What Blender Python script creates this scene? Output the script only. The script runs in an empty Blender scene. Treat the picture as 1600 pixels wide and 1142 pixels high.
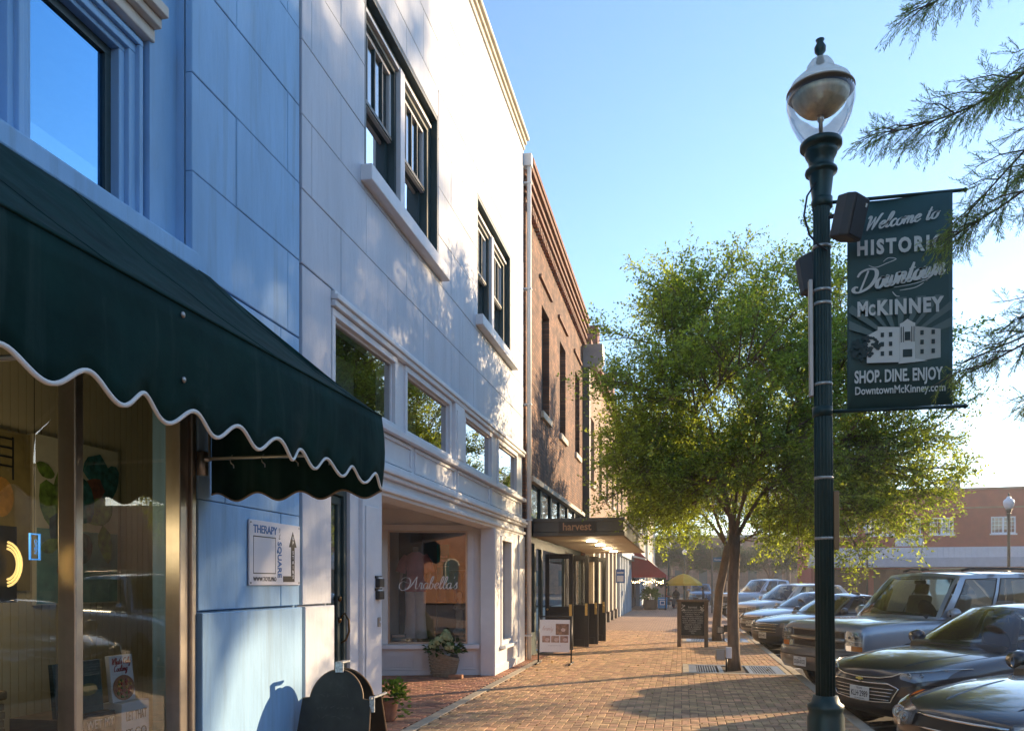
import bpy, bmesh, math, random
import numpy as np
from mathutils import Vector, Matrix
from mathutils.bvhtree import BVHTree

R = math.radians
SC = bpy.context.scene
COL = SC.collection
rnd = random.Random(7)

# ------------------------------------------------------------------ camera
cam_d = bpy.data.cameras.new('camera')
cam = bpy.data.objects.new('camera', cam_d)
COL.objects.link(cam)
cam.location = (0, 0, 1.6)
cam.rotation_euler = (R(90), 0, math.atan(265 / 1240))
cam_d.sensor_width = 36
cam_d.lens = 36 * 1240 / 1600
cam_d.shift_y = 340 / 1600
cam_d.clip_start = 0.05
cam_d.clip_end = 3000
SC.camera = cam

# ------------------------------------------------------------------ sky and sun
SUN_EL, SUN_AZ = R(15.0), R(45.5)          # azimuth measured from +Y (the street) towards +X
world = bpy.data.worlds.new('World')
SC.world = world
world.use_nodes = True
wn = world.node_tree
wn.nodes.clear()
sky = wn.nodes.new('ShaderNodeTexSky')
sky.sky_type = 'NISHITA'
sky.sun_disc = False
sky.sun_elevation = SUN_EL
sky.sun_rotation = SUN_AZ
sky.altitude = 200
sky.air_density = 1.0
sky.dust_density = 0.2
sky.ozone_density = 2.6
bg = wn.nodes.new('ShaderNodeBackground')
bg.inputs['Strength'].default_value = 0.098
wo = wn.nodes.new('ShaderNodeOutputWorld')
wn.links.new(sky.outputs[0], bg.inputs['Color'])
wn.links.new(bg.outputs[0], wo.inputs['Surface'])

sun_d = bpy.data.lights.new('sun', 'SUN')
sun_d.energy = 2.7
sun_d.angle = R(0.53)
sun_d.color = (1.0, 0.72, 0.43)
sun = bpy.data.objects.new('sun', sun_d)
COL.objects.link(sun)
sdir = Vector((math.sin(SUN_AZ) * math.cos(SUN_EL), math.cos(SUN_AZ) * math.cos(SUN_EL), math.sin(SUN_EL)))
sun.rotation_euler = sdir.to_track_quat('Z', 'Y').to_euler()
sun.location = sdir * 60

SC.view_settings.view_transform = 'Standard'
SC.view_settings.look = 'None'
SC.view_settings.gamma = 1
SC.view_settings.use_curve_mapping = False
SC.view_settings.exposure = 2.0
SC.render.engine = 'CYCLES'
SC.cycles.use_denoising = True
SC.cycles.max_bounces = 10
SC.cycles.transparent_max_bounces = 24
SC.cycles.sample_clamp_indirect = 6
SC.cycles.caustics_reflective = False
SC.cycles.caustics_refractive = False

# ------------------------------------------------------------------ materials
MATS = {}
def nodes_of(m):
    m.use_nodes = True
    return m.node_tree.nodes, m.node_tree.links
def M(name, col, rough=0.6, metal=0.0, var=0.0, vscale=3.0, bump=0.0, bscale=40.0, coat=0.0, stretch=(1, 1, 1), spec=0.5, island=0.0, dirt=None, dscale=1.2, streak=None):
    """Principled with object-space colour variation, per-piece tint, stains with their own shape and fine relief."""
    if name in MATS: return MATS[name]
    m = bpy.data.materials.new(name); N, L = nodes_of(m)
    b = N['Principled BSDF']
    b.inputs['Roughness'].default_value = rough
    b.inputs['Metallic'].default_value = metal
    b.inputs['Specular IOR Level'].default_value = spec
    b.inputs['Coat Weight'].default_value = coat
    b.inputs['Coat Roughness'].default_value = 0.03
    c4 = (*col, 1)
    tc = N.new('ShaderNodeNewGeometry')
    mp = N.new('ShaderNodeMapping'); mp.inputs['Scale'].default_value = stretch
    L.new(tc.outputs['Position'], mp.inputs['Vector'])
    src = None
    if var or island or dirt or streak:
        rgb = N.new('ShaderNodeRGB'); rgb.outputs[0].default_value = c4; src = rgb.outputs[0]
        if var:
            n = N.new('ShaderNodeTexNoise'); n.inputs['Scale'].default_value = vscale; n.inputs['Detail'].default_value = 6; n.inputs['Roughness'].default_value = 0.62
            L.new(mp.outputs[0], n.inputs['Vector'])
            mr = N.new('ShaderNodeMapRange'); mr.inputs[1].default_value = 0.3; mr.inputs[2].default_value = 0.7; mr.inputs[3].default_value = 1 - var; mr.inputs[4].default_value = 1 + var
            L.new(n.outputs['Fac'], mr.inputs[0])
            mx = N.new('ShaderNodeMix'); mx.data_type = 'RGBA'; mx.blend_type = 'MULTIPLY'; mx.inputs[0].default_value = 1
            L.new(src, mx.inputs[6]); L.new(mr.outputs[0], mx.inputs[7]); src = mx.outputs[2]
        if island:
            oi = N.new('ShaderNodeObjectInfo'); ad = N.new('ShaderNodeMath'); ad.operation = 'ADD'
            L.new(tc.outputs['Random Per Island'], ad.inputs[0]); L.new(oi.outputs['Random'], ad.inputs[1])
            fr = N.new('ShaderNodeMath'); fr.operation = 'FRACT'; L.new(ad.outputs[0], fr.inputs[0])
            hs = N.new('ShaderNodeHueSaturation')
            m1 = N.new('ShaderNodeMapRange'); m1.inputs[3].default_value = 1 - island; m1.inputs[4].default_value = 1 + island
            L.new(fr.outputs[0], m1.inputs[0]); L.new(m1.outputs[0], hs.inputs['Value'])
            f2 = N.new('ShaderNodeMath'); f2.operation = 'MULTIPLY'; f2.inputs[1].default_value = 7.31; L.new(fr.outputs[0], f2.inputs[0])
            f3 = N.new('ShaderNodeMath'); f3.operation = 'FRACT'; L.new(f2.outputs[0], f3.inputs[0])
            m2 = N.new('ShaderNodeMapRange'); m2.inputs[3].default_value = 0.5 - island * 0.05; m2.inputs[4].default_value = 0.5 + island * 0.05
            L.new(f3.outputs[0], m2.inputs[0]); L.new(m2.outputs[0], hs.inputs['Hue'])
            L.new(src, hs.inputs['Color']); src = hs.outputs[0]
        if dirt:
            dcol, dstart, damt = dirt
            n = N.new('ShaderNodeTexNoise'); n.inputs['Scale'].default_value = dscale; n.inputs['Detail'].default_value = 9; n.inputs['Roughness'].default_value = 0.72
            L.new(mp.outputs[0], n.inputs['Vector'])
            mr = N.new('ShaderNodeMapRange'); mr.inputs[1].default_value = dstart; mr.inputs[2].default_value = dstart + 0.16; mr.inputs[3].default_value = 0; mr.inputs[4].default_value = damt
            L.new(n.outputs['Fac'], mr.inputs[0])
            mx = N.new('ShaderNodeMix'); mx.data_type = 'RGBA'
            L.new(mr.outputs[0], mx.inputs[0]); L.new(src, mx.inputs[6]); mx.inputs[7].default_value = (*dcol, 1); src = mx.outputs[2]
        if streak:
            scol, sstart, samt = streak
            m3 = N.new('ShaderNodeMapping'); m3.inputs['Scale'].default_value = (6, 6, .35); L.new(tc.outputs['Position'], m3.inputs['Vector'])
            n = N.new('ShaderNodeTexNoise'); n.inputs['Scale'].default_value = 1.6; n.inputs['Detail'].default_value = 7; n.inputs['Roughness'].default_value = .65; L.new(m3.outputs[0], n.inputs['Vector'])
            mr = N.new('ShaderNodeMapRange'); mr.inputs[1].default_value = sstart; mr.inputs[2].default_value = sstart + .2; mr.inputs[3].default_value = 0; mr.inputs[4].default_value = samt
            L.new(n.outputs['Fac'], mr.inputs[0])
            mx = N.new('ShaderNodeMix'); mx.data_type = 'RGBA'
            L.new(mr.outputs[0], mx.inputs[0]); L.new(src, mx.inputs[6]); mx.inputs[7].default_value = (*scol, 1); src = mx.outputs[2]
        L.new(src, b.inputs['Base Color'])
    else:
        b.inputs['Base Color'].default_value = c4
    if bump:
        n = N.new('ShaderNodeTexNoise'); n.inputs['Scale'].default_value = bscale; n.inputs['Detail'].default_value = 5
        L.new(mp.outputs[0], n.inputs['Vector'])
        bp = N.new('ShaderNodeBump'); bp.inputs['Strength'].default_value = min(1, bump); bp.inputs['Distance'].default_value = 0.01
        L.new(n.outputs['Fac'], bp.inputs['Height']); L.new(bp.outputs[0], b.inputs['Normal'])
    MATS[name] = m
    return m

def glass(name, tint=(0.9, 0.95, 0.95), refl=1.0, rough=0.0, ripple=0.0, gcol=(1, 1, 1)):
    if name in MATS: return MATS[name]
    m = bpy.data.materials.new(name); N, L = nodes_of(m)
    N.remove(N['Principled BSDF']); out = N['Material Output']
    tr = N.new('ShaderNodeBsdfTransparent'); tr.inputs[0].default_value = (*tint, 1)
    gl = N.new('ShaderNodeBsdfGlossy'); gl.inputs['Roughness'].default_value = rough; gl.inputs[0].default_value = (*gcol, 1)
    fr = N.new('ShaderNodeFresnel'); fr.inputs[0].default_value = 1.52
    mu = N.new('ShaderNodeMath'); mu.operation = 'MULTIPLY'; mu.inputs[1].default_value = refl; mu.use_clamp = True
    mx = N.new('ShaderNodeMixShader')
    L.new(fr.outputs[0], mu.inputs[0]); L.new(mu.outputs[0], mx.inputs[0])
    L.new(tr.outputs[0], mx.inputs[1]); L.new(gl.outputs[0], mx.inputs[2]); L.new(mx.outputs[0], out.inputs['Surface'])
    if ripple:
        n = N.new('ShaderNodeTexNoise'); n.inputs['Scale'].default_value = 1.6; n.inputs['Detail'].default_value = 1
        tc = N.new('ShaderNodeNewGeometry'); L.new(tc.outputs['Position'], n.inputs['Vector'])
        bp = N.new('ShaderNodeBump'); bp.inputs['Strength'].default_value = ripple; bp.inputs['Distance'].default_value = 0.02
        L.new(n.outputs['Fac'], bp.inputs['Height']); L.new(bp.outputs[0], gl.inputs['Normal']); L.new(bp.outputs[0], fr.inputs['Normal'])
    MATS[name] = m
    return m

def emis(name, col, s):
    if name in MATS: return MATS[name]
    m = bpy.data.materials.new(name); N, L = nodes_of(m)
    b = N['Principled BSDF']; b.inputs['Base Color'].default_value = (*col, 1)
    b.inputs['Emission Color'].default_value = (*col, 1); b.inputs['Emission Strength'].default_value = s
    MATS[name] = m
    return m

def leafmat(name, col, tcol, var=0.3, tr=0.5):
    if name in MATS: return MATS[name]
    m = bpy.data.materials.new(name); N, L = nodes_of(m)
    N.remove(N['Principled BSDF']); out = N['Material Output']
    g = N.new('ShaderNodeNewGeometry')
    mr = N.new('ShaderNodeMapRange'); mr.inputs[3].default_value = 1 - var; mr.inputs[4].default_value = 1 + var
    L.new(g.outputs['Random Per Island'], mr.inputs[0])
    def tinted(c):
        hs = N.new('ShaderNodeHueSaturation'); hs.inputs['Color'].default_value = (*c, 1)
        L.new(mr.outputs[0], hs.inputs['Value'])
        return hs.outputs[0]
    d = N.new('ShaderNodeBsdfDiffuse'); L.new(tinted(col), d.inputs[0])
    t = N.new('ShaderNodeBsdfTranslucent'); L.new(tinted(tcol), t.inputs[0])
    gl = N.new('ShaderNodeBsdfGlossy'); gl.inputs['Roughness'].default_value = 0.4; gl.inputs[0].default_value = (0.6, 0.65, 0.6, 1)
    m1 = N.new('ShaderNodeMixShader'); m1.inputs[0].default_value = tr
    m2 = N.new('ShaderNodeMixShader'); m2.inputs[0].default_value = 0.05
    L.new(d.outputs[0], m1.inputs[1]); L.new(t.outputs[0], m1.inputs[2])
    L.new(m1.outputs[0], m2.inputs[1]); L.new(gl.outputs[0], m2.inputs[2]); L.new(m2.outputs[0], out.inputs['Surface'])
    MATS[name] = m
    return m

def brickmat(name, c1, c2, mortar, axes='YZ', size=(0.215, 0.072), bump=0.6, var=0.25):
    """Fine brickwork too far off to pick apart: object-space bricks with recessed joints."""
    if name in MATS: return MATS[name]
    m = bpy.data.materials.new(name); N, L = nodes_of(m)
    b = N['Principled BSDF']; b.inputs['Roughness'].default_value = 0.85
    g = N.new('ShaderNodeNewGeometry'); sp = N.new('ShaderNodeSeparateXYZ'); cb = N.new('ShaderNodeCombineXYZ')
    L.new(g.outputs['Position'], sp.inputs[0])
    if axes == 'ZX':
        ad = N.new('ShaderNodeMath'); ad.operation = 'ADD'
    L.new(sp.outputs['XYZ'.index(axes[0])], cb.inputs[0]); L.new(sp.outputs['XYZ'.index(axes[1])], cb.inputs[1])
    br = N.new('ShaderNodeTexBrick'); L.new(cb.outputs[0], br.inputs['Vector'])
    br.inputs['Color1'].default_value = (*c1, 1); br.inputs['Color2'].default_value = (*c2, 1); br.inputs['Mortar'].default_value = (*mortar, 1)
    br.inputs['Scale'].default_value = 1; br.inputs['Mortar Size'].default_value = 0.011; br.inputs['Brick Width'].default_value = size[0]; br.inputs['Row Height'].default_value = size[1]
    n = N.new('ShaderNodeTexNoise'); n.inputs['Scale'].default_value = 2.3; n.inputs['Detail'].default_value = 8; L.new(g.outputs['Position'], n.inputs['Vector'])
    mr = N.new('ShaderNodeMapRange'); mr.inputs[1].default_value = .3; mr.inputs[2].default_value = .7; mr.inputs[3].default_value = 1 - var; mr.inputs[4].default_value = 1 + var
    L.new(n.outputs['Fac'], mr.inputs[0])
    mx = N.new('ShaderNodeMix'); mx.data_type = 'RGBA'; mx.blend_type = 'MULTIPLY'; mx.inputs[0].default_value = 1
    L.new(br.outputs['Color'], mx.inputs[6]); L.new(mr.outputs[0], mx.inputs[7]); L.new(mx.outputs[2], b.inputs['Base Color'])
    bp = N.new('ShaderNodeBump'); bp.inputs['Strength'].default_value = bump; bp.inputs['Distance'].default_value = 0.012; bp.invert = True
    L.new(br.outputs['Fac'], bp.inputs['Height']); L.new(bp.outputs[0], b.inputs['Normal'])
    MATS[name] = m
    return m

# ------------------------------------------------------------------ builders
ORG = {}
def tag(o, label, cat, group=None):
    o['label'] = label; o['category'] = cat
    if group: o['group'] = group
    return o
def thing(name, label, cat, loc=(0, 0, 0), group=None, local=False):
    o = bpy.data.objects.new(name, None); o.empty_display_size = 0.2
    COL.objects.link(o); o.location = loc
    ORG[o.name] = Vector((0, 0, 0)) if local else Vector(loc)
    return tag(o, label, cat, group)
def link(name, me, parent=None, at=None):
    o = bpy.data.objects.new(name, me); COL.objects.link(o)
    if parent is not None:
        o.parent = parent; ORG[o.name] = ORG.get(parent.name, Vector())
    else:
        ORG[o.name] = Vector()
    return o

class MB:
    def __init__(s): s.v = []; s.f = []
    def add(s, vs, fs):
        n = len(s.v); s.v.extend([tuple(p) for p in vs]); s.f.extend([tuple(i + n for i in q) for q in fs]); return s
    def box(s, x0, x1, y0, y1, z0, z1):
        x0, x1 = min(x0, x1), max(x0, x1); y0, y1 = min(y0, y1), max(y0, y1); z0, z1 = min(z0, z1), max(z0, z1)
        return s.add([(x0, y0, z0), (x1, y0, z0), (x1, y1, z0), (x0, y1, z0), (x0, y0, z1), (x1, y0, z1), (x1, y1, z1), (x0, y1, z1)],
                     [(0, 3, 2, 1), (4, 5, 6, 7), (0, 1, 5, 4), (1, 2, 6, 5), (2, 3, 7, 6), (3, 0, 4, 7)])
    def obox(s, mat, sx, sy, sz):
        t = MB().box(-sx / 2, sx / 2, -sy / 2, sy / 2, -sz / 2, sz / 2)
        return s.add([mat @ Vector(p) for p in t.v], t.f)
    def prism(s, poly, d, mat=None):
        """poly: list of (u, v) counter-clockwise; extruded by d along w; mat maps (u, v, w)."""
        n = len(poly); mat = mat or Matrix()
        vs = [mat @ Vector((u, v, 0)) for u, v in poly] + [mat @ Vector((u, v, d)) for u, v in poly]
        fs = [tuple(range(n - 1, -1, -1)), tuple(range(n, 2 * n))] + [(i, (i + 1) % n, (i + 1) % n + n, i + n) for i in range(n)]
        return s.add(vs, fs)
    def tube(s, pts, r, k=8, cap=True):
        pts = [Vector(p) for p in pts]; n = len(pts)
        rs = r if isinstance(r, (list, tuple)) else [r] * n
        d0 = (pts[1] - pts[0]).normalized()
        a = d0.orthogonal().normalized(); rings = []
        for i, p in enumerate(pts):
            d = ((pts[min(i + 1, n - 1)] - pts[max(i - 1, 0)])).normalized()
            a = (a - d * a.dot(d)); a = a.normalized() if a.length > 1e-6 else d.orthogonal().normalized()
            b = d.cross(a)
            rings.append([p + (a * math.cos(2 * math.pi * j / k) + b * math.sin(2 * math.pi * j / k)) * rs[i] for j in range(k)])
        vs = [q for rg in rings for q in rg]
        fs = [(i * k + j, i * k + (j + 1) % k, (i + 1) * k + (j + 1) % k, (i + 1) * k + j) for i in range(n - 1) for j in range(k)]
        if cap: fs += [tuple(range(k - 1, -1, -1)), tuple(range((n - 1) * k, n * k))]
        return s.add(vs, fs)
    def lathe(s, prof, k=24, at=(0, 0, 0), mat=None, flute=0, depth=0.0):
        """prof: (r, z) from the bottom up; optional fluting."""
        mat = mat or Matrix.Translation(at)
        vs = []
        for r, z in prof:
            for j in range(k):
                a = 2 * math.pi * j / k
                rr = r - (depth * (0.5 + 0.5 * math.cos(a * flute)) if flute and r > 0 else 0)
                vs.append(mat @ Vector((rr * math.cos(a), rr * math.sin(a), z)))
        n = len(prof)
        fs = [(i * k + j, i * k + (j + 1) % k, (i + 1) * k + (j + 1) % k, (i + 1) * k + j) for i in range(n - 1) for j in range(k)]
        if prof[0][0] > 1e-5: fs.append(tuple(range(k - 1, -1, -1)))
        if prof[-1][0] > 1e-5: fs.append(tuple(range((n - 1) * k, n * k)))
        return s.add(vs, fs)
    def grid(s, rows, closed=False):
        n, k = len(rows), len(rows[0])
        vs = [p for r in rows for p in r]
        fs = [(i * k + j, i * k + (j + 1) % k, (i + 1) * k + (j + 1) % k, (i + 1) * k + j) for i in range(n - 1) for j in range(k if closed else k - 1)]
        return s.add(vs, fs)
    def build(s, name, mat, parent=None, smooth=False, bevel=0, solid=0, subsurf=0, kind=None, seg=2):
        o_ = ORG.get(parent.name, Vector()) if parent is not None else Vector()
        me = bpy.data.meshes.new(name)
        me.from_pydata([(p[0] - o_[0], p[1] - o_[1], p[2] - o_[2]) for p in s.v], [], s.f)
        bm = bmesh.new(); bm.from_mesh(me)
        bmesh.ops.remove_doubles(bm, verts=bm.verts, dist=1e-6)
        if not solid: bmesh.ops.recalc_face_normals(bm, faces=bm.faces)
        bm.to_mesh(me); bm.free()
        if smooth: me.polygons.foreach_set('use_smooth', [True] * len(me.polygons))
        if mat: me.materials.append(mat if not isinstance(mat, str) else MATS[mat])
        o = link(name, me, parent)
        if solid:
            q = o.modifiers.new('s', 'SOLIDIFY'); q.thickness = solid; q.offset = 0
        if subsurf:
            q = o.modifiers.new('u', 'SUBSURF'); q.levels = subsurf; q.render_levels = subsurf
        if bevel:
            q = o.modifiers.new('b', 'BEVEL'); q.width = bevel; q.segments = seg; q.limit_method = 'ANGLE'; q.angle_limit = R(35)
        if kind: o['kind'] = kind
        return o

def bx(name, mat, parent, x0, x1, y0, y1, z0, z1, bevel=0):
    return MB().box(x0, x1, y0, y1, z0, z1).build(name, mat, parent, bevel=bevel)
def inst(src, name, parent, loc=None, rot=None, scale=None):
    o = bpy.data.objects.new(name, src.data if hasattr(src, 'data') else src); COL.objects.link(o)
    o.parent = parent; ORG[o.name] = ORG.get(parent.name, Vector()) if parent else Vector()
    if loc is not None: o.location = Vector(loc) - (ORG[o.name] if parent else Vector())
    if rot: o.rotation_euler = rot
    if scale: o.scale = scale
    return o
def copy_tree(o, parent=None):
    c = o.copy(); COL.objects.link(c); c.parent = parent
    for ch in o.children: copy_tree(ch, c)
    return c

def frame(origin, right, up):
    r = Vector(right).normalized(); u = Vector(up).normalized(); n = r.cross(u)
    return Matrix(((r.x, u.x, n.x, origin[0]), (r.y, u.y, n.y, origin[1]), (r.z, u.z, n.z, origin[2]), (0, 0, 0, 1)))
def text(name, s, size, mat, parent, mtx, align='CENTER', xs=1.0, bold=0.0, shear=0.0, space=1.0, ext=0.0012, width=None):
    cu = bpy.data.curves.new('t', 'FONT'); cu.body = s; cu.size = size; cu.align_x = align; cu.align_y = 'CENTER'
    cu.extrude = ext; cu.offset = bold; cu.shear = shear; cu.space_character = space; cu.resolution_u = 3
    t = bpy.data.objects.new('t', cu); COL.objects.link(t)
    dg = bpy.context.evaluated_depsgraph_get(); dg.update()
    me = bpy.data.meshes.new_from_object(t.evaluated_get(dg))
    bpy.data.objects.remove(t); bpy.data.curves.remove(cu)
    if width and len(me.vertices):
        w = max(v.co.x for v in me.vertices) - min(v.co.x for v in me.vertices); xs = width / max(w, 1e-6)
    o_ = ORG.get(parent.name, Vector()) if parent is not None else Vector()
    me.transform(Matrix.Translation(-o_) @ mtx @ Matrix.Diagonal((xs, 1, 1, 1)))
    me.materials.clear(); me.materials.append(MATS[mat] if isinstance(mat, str) else mat)
    me.name = name
    return link(name, me, parent)

# brush lettering: centre lines per letter, x-height 1
GL = {
 'e': (.66, [[(.02, .42), (.42, .58), (.55, .84), (.36, 1.0), (.12, .7), (.12, .3), (.34, .02), (.72, .34)]]),
 'l': (.5, [[(.0, .3), (.34, 1.1), (.45, 1.8), (.32, 2.0), (.18, 1.5), (.14, .4), (.28, .02), (.56, .34)]]),
 'c': (.6, [[(.55, .8), (.38, 1.0), (.12, .7), (.12, .3), (.34, .02), (.66, .34)]]),
 'o': (.74, [[(.4, 1.0), (.12, .72), (.14, .22), (.38, .02), (.62, .3), (.62, .75), (.42, 1.0), (.55, .86), (.82, .92)]]),
 'm': (1.12, [[(0, .8), (.12, 1.0), (.14, .0)], [(.14, .45), (.34, .95), (.5, .85), (.5, .0)], [(.5, .45), (.7, .95), (.87, .85), (.86, .2), (.96, .02), (1.18, .34)]]),
 'n': (.8, [[(0, .8), (.12, 1.0), (.14, .0)], [(.14, .45), (.36, .95), (.54, .85), (.53, .2), (.62, .02), (.86, .36)]]),
 't': (.52, [[(.26, 1.7), (.18, .3), (.3, .02), (.56, .34)], [(.0, 1.15), (.5, 1.2)]]),
 'w': (1.02, [[(0, .86), (.1, 1.0), (.12, .3), (.28, .02), (.46, .3), (.5, .95)], [(.5, .95), (.52, .3), (.68, .02), (.9, .4), (.92, 1.0), (1.08, .86)]]),
 'W': (1.4, [[(-.05, 1.6), (.1, 1.9), (.24, 1.7), (.24, 1.0), (.26, .0)], [(.26, 0), (.72, 1.7)], [(.72, 1.7), (.76, 0)], [(.76, 0), (1.2, 1.8), (1.42, 2.0)]]),
 'D': (1.5, [[(.5, 1.85), (.3, .05)], [(-.3, 1.45), (-.1, 1.85), (.5, 2.0), (1.15, 1.75), (1.35, 1.1), (1.05, .35), (.4, .0), (-.1, .05), (-.35, .35), (-.2, .55), (.02, .45)]]),
 'A': (1.35, [[(-.5, .1), (-.1, .0), (.35, .7), (.85, 2.0)], [(.85, 2.0), (.9, .6), (1.0, .05), (1.3, .2)], [(.15, .75), (1.2, .82)], [(-.1, .9), (-.9, 1.2), (-1.3, .8), (-1.2, .1), (-.7, -.2), (-.1, .2), (.1, 1.0), (-.2, 1.7), (-.9, 1.8), (-1.2, 1.4)]]),
 'r': (.55, [[(0, .3), (.12, 1.0), (.2, .9), (.36, .95), (.34, .2), (.42, .02), (.6, .3)]]),
 'a': (.78, [[(.58, .85), (.4, 1.0), (.12, .7), (.14, .2), (.34, .02), (.56, .35), (.62, .95)], [(.62, .95), (.58, .25), (.68, .02), (.86, .34)]]),
 'b': (.72, [[(0, .3), (.34, 1.2), (.42, 1.9), (.28, 2.0), (.16, 1.4), (.14, .3), (.34, .02), (.56, .3), (.52, .8), (.36, .9), (.74, .8)]]),
 's': (.55, [[(.0, .2), (.34, 1.05), (.36, .7), (.46, .3), (.3, .02), (.1, .1)]]),
 "'": (.25, [[(.16, 2.0), (.08, 1.65)]]),
 ' ': (.55, []),
 'G': (1.1, [[(.95, 1.7), (.7, 2.0), (.2, 1.5), (.1, .6), (.4, .05), (.85, .3), (.9, .9)], [(.6, .9), (1.05, .92)]]),
 'C': (.95, [[(.9, 1.7), (.65, 2.0), (.2, 1.5), (.1, .6), (.4, .02), (.9, .35)]]),
 'y': (.72, [[(.05, .95), (.1, .3), (.28, .05), (.52, .4), (.58, 1.0)], [(.58, 1.0), (.5, -.4), (.25, -.9), (.08, -.6), (.4, -.1), (.75, .3)]]),
 'h': (.78, [[(0, .3), (.34, 1.2), (.4, 1.9), (.26, 2.0), (.14, 1.4), (.1, .0)], [(.1, .4), (.34, .95), (.52, .8), (.5, .2), (.6, .02), (.82, .34)]]),
 'k': (.75, [[(0, .3), (.34, 1.2), (.4, 1.9), (.26, 2.0), (.14, 1.4), (.1, .0)], [(.12, .45), (.5, 1.0), (.2, .5), (.55, .02), (.78, .3)]]),
 'i': (.4, [[(0, .4), (.14, 1.0), (.12, .2), (.22, .02), (.42, .34)], [(.18, 1.4), (.2, 1.45)]]),
 'g': (.76, [[(.58, .85), (.4, 1.0), (.12, .7), (.14, .2), (.34, .02), (.56, .35), (.62, .95)], [(.62, .95), (.54, -.4), (.28, -.9), (.1, -.6), (.4, -.1), (.78, .3)]]),
}
def catmull(p, n=6):
    p = [Vector((q[0], q[1], 0)) for q in p]
    if len(p) < 3: return p
    out = []
    for i in range(len(p) - 1):
        a, b, c, d = p[max(i - 1, 0)], p[i], p[i + 1], p[min(i + 2, len(p) - 1)]
        for k in range(n):
            t = k / n
            out.append(0.5 * ((2 * b) + (c - a) * t + (2 * a - 5 * b + 4 * c - d) * t * t + (3 * b - a - 3 * c + d) * t ** 3))
    out.append(p[-1])
    return out
def ribbon(mb, pts, w0, w1, mtx, lift=0.0):
    n = len(pts); rows = []
    for i, p in enumerate(pts):
        d = (pts[min(i + 1, n - 1)] - pts[max(i - 1, 0)])
        if d.length < 1e-9: continue
        d.normalize(); nrm = Vector((-d.y, d.x, 0))
        w = w0 + (w1 - w0) * abs(d.y) ** 1.3
        w *= 0.35 + 0.65 * min(1, 4 * min(i, n - 1 - i) / n + 0.25)
        rows.append((mtx @ (p + nrm * w / 2 + Vector((0, 0, lift))), mtx @ (p - nrm * w / 2 + Vector((0, 0, lift)))))
    if len(rows) > 1: mb.grid(rows)
def brush(name, s, xh, mat, parent, mtx, slant=0.25, thin=.07, thick=.2, width=None, rise=0.0, solid=0.0015):
    mb = MB(); x = 0; strokes = []
    for ch in s:
        adv, st = GL[ch]
        for k in st: strokes.append([(x + px + slant * py, py) for px, py in k])
        x += adv
    x0 = min(q[0] for k in strokes for q in k); x1 = max(q[0] for k in strokes for q in k)
    sx = width / (x1 - x0) if width else xh
    for i, k in enumerate(strokes):
        pts = [Vector(((p.x - (x0 + x1) / 2) * sx, p.y * xh + (p.x - (x0 + x1) / 2) * sx * rise, 0)) for p in catmull(k)]
        ribbon(mb, pts, thin * xh, thick * xh, mtx, lift=0.0004 * (i % 3))
    return mb.build(name, mat, parent, solid=solid)
# ================================================================== material set
M('paver', (0.51, 0.31, 0.165), 0.8, var=0.35, vscale=5, island=0.24, bump=0.5, bscale=90, dirt=((0.17, 0.12, 0.095), 0.56, 0.55), dscale=1.6)
M('red_paver', (0.38, 0.19, 0.115), 0.8, var=0.25, vscale=6, island=0.22, bump=0.6, bscale=80, dirt=((0.13, 0.09, 0.08), 0.6, 0.5))
M('joint_sand', (0.085, 0.07, 0.058), 0.95, var=0.3, vscale=9)
M('concrete', (0.42, 0.36, 0.27), 0.85, var=0.18, vscale=4, bump=0.35, bscale=60, dirt=((0.2, 0.18, 0.15), 0.58, 0.6), dscale=1.7)
M('asphalt', (0.055, 0.053, 0.052), 0.9, var=0.25, vscale=2.2, bump=0.8, bscale=160, dirt=((0.025, 0.024, 0.023), 0.6, 0.7), dscale=0.7)
M('line_paint', (0.62, 0.61, 0.58), 0.75, var=0.2, vscale=14, dirt=((0.09, 0.085, 0.08), 0.6, 0.7), dscale=7)
M('earth', (0.16, 0.15, 0.09), 0.95, var=0.3, vscale=0.6)
M('blue_paint', (0.26, 0.47, 0.70), 0.62, var=0.13, vscale=2.2, bump=0.5, bscale=16, stretch=(1, 1, .25), dirt=((0.20, 0.31, 0.42), 0.58, 0.5), dscale=1.9, streak=((.16, .25, .33), .52, .5))
M('white_paint', (0.52, 0.56, 0.62), 0.62, var=0.09, vscale=2.4, bump=0.5, bscale=16, stretch=(1, 1, .25), dirt=((0.37, 0.39, 0.42), 0.6, 0.5), dscale=1.7, streak=((.35, .36, .385), .56, .4))
M('white_trim', (0.68, 0.695, 0.71), 0.5, var=0.05, vscale=4, bump=0.12, bscale=30, dirt=((0.55, 0.51, 0.46), 0.64, 0.5), dscale=3.5)
M('cap_stone', (0.62, 0.57, 0.48), 0.75, var=0.15, vscale=5, bump=0.3)
M('green_paint', (0.030, 0.055, 0.055), 0.45, var=0.15, vscale=5, bump=0.1)
M('black_paint', (0.022, 0.022, 0.021), 0.4, var=0.2, vscale=6, bump=0.08)
M('aluminium', (0.55, 0.50, 0.43), 0.33, metal=0.9, var=0.1, vscale=9)
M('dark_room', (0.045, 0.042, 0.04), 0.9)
M('room_beige', (0.62, 0.54, 0.36), 0.85, var=0.08, vscale=2)
M('blind', (0.55, 0.55, 0.52), 0.7)
glass('shop_glass', (0.95, 0.96, 0.93), 2.0, ripple=0.02)
glass('window_glass', (0.55, 0.62, 0.66), 2.6, ripple=0.10)
glass('sky_tinted_glass', (0.2, 0.26, 0.32), 9.0, ripple=0.03, gcol=(.16, .42, .72))  # blue of the reflected sky is put into the gloss colour
glass('transom_glass', (0.5, 0.55, 0.53), 2.4, ripple=0.05)
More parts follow.
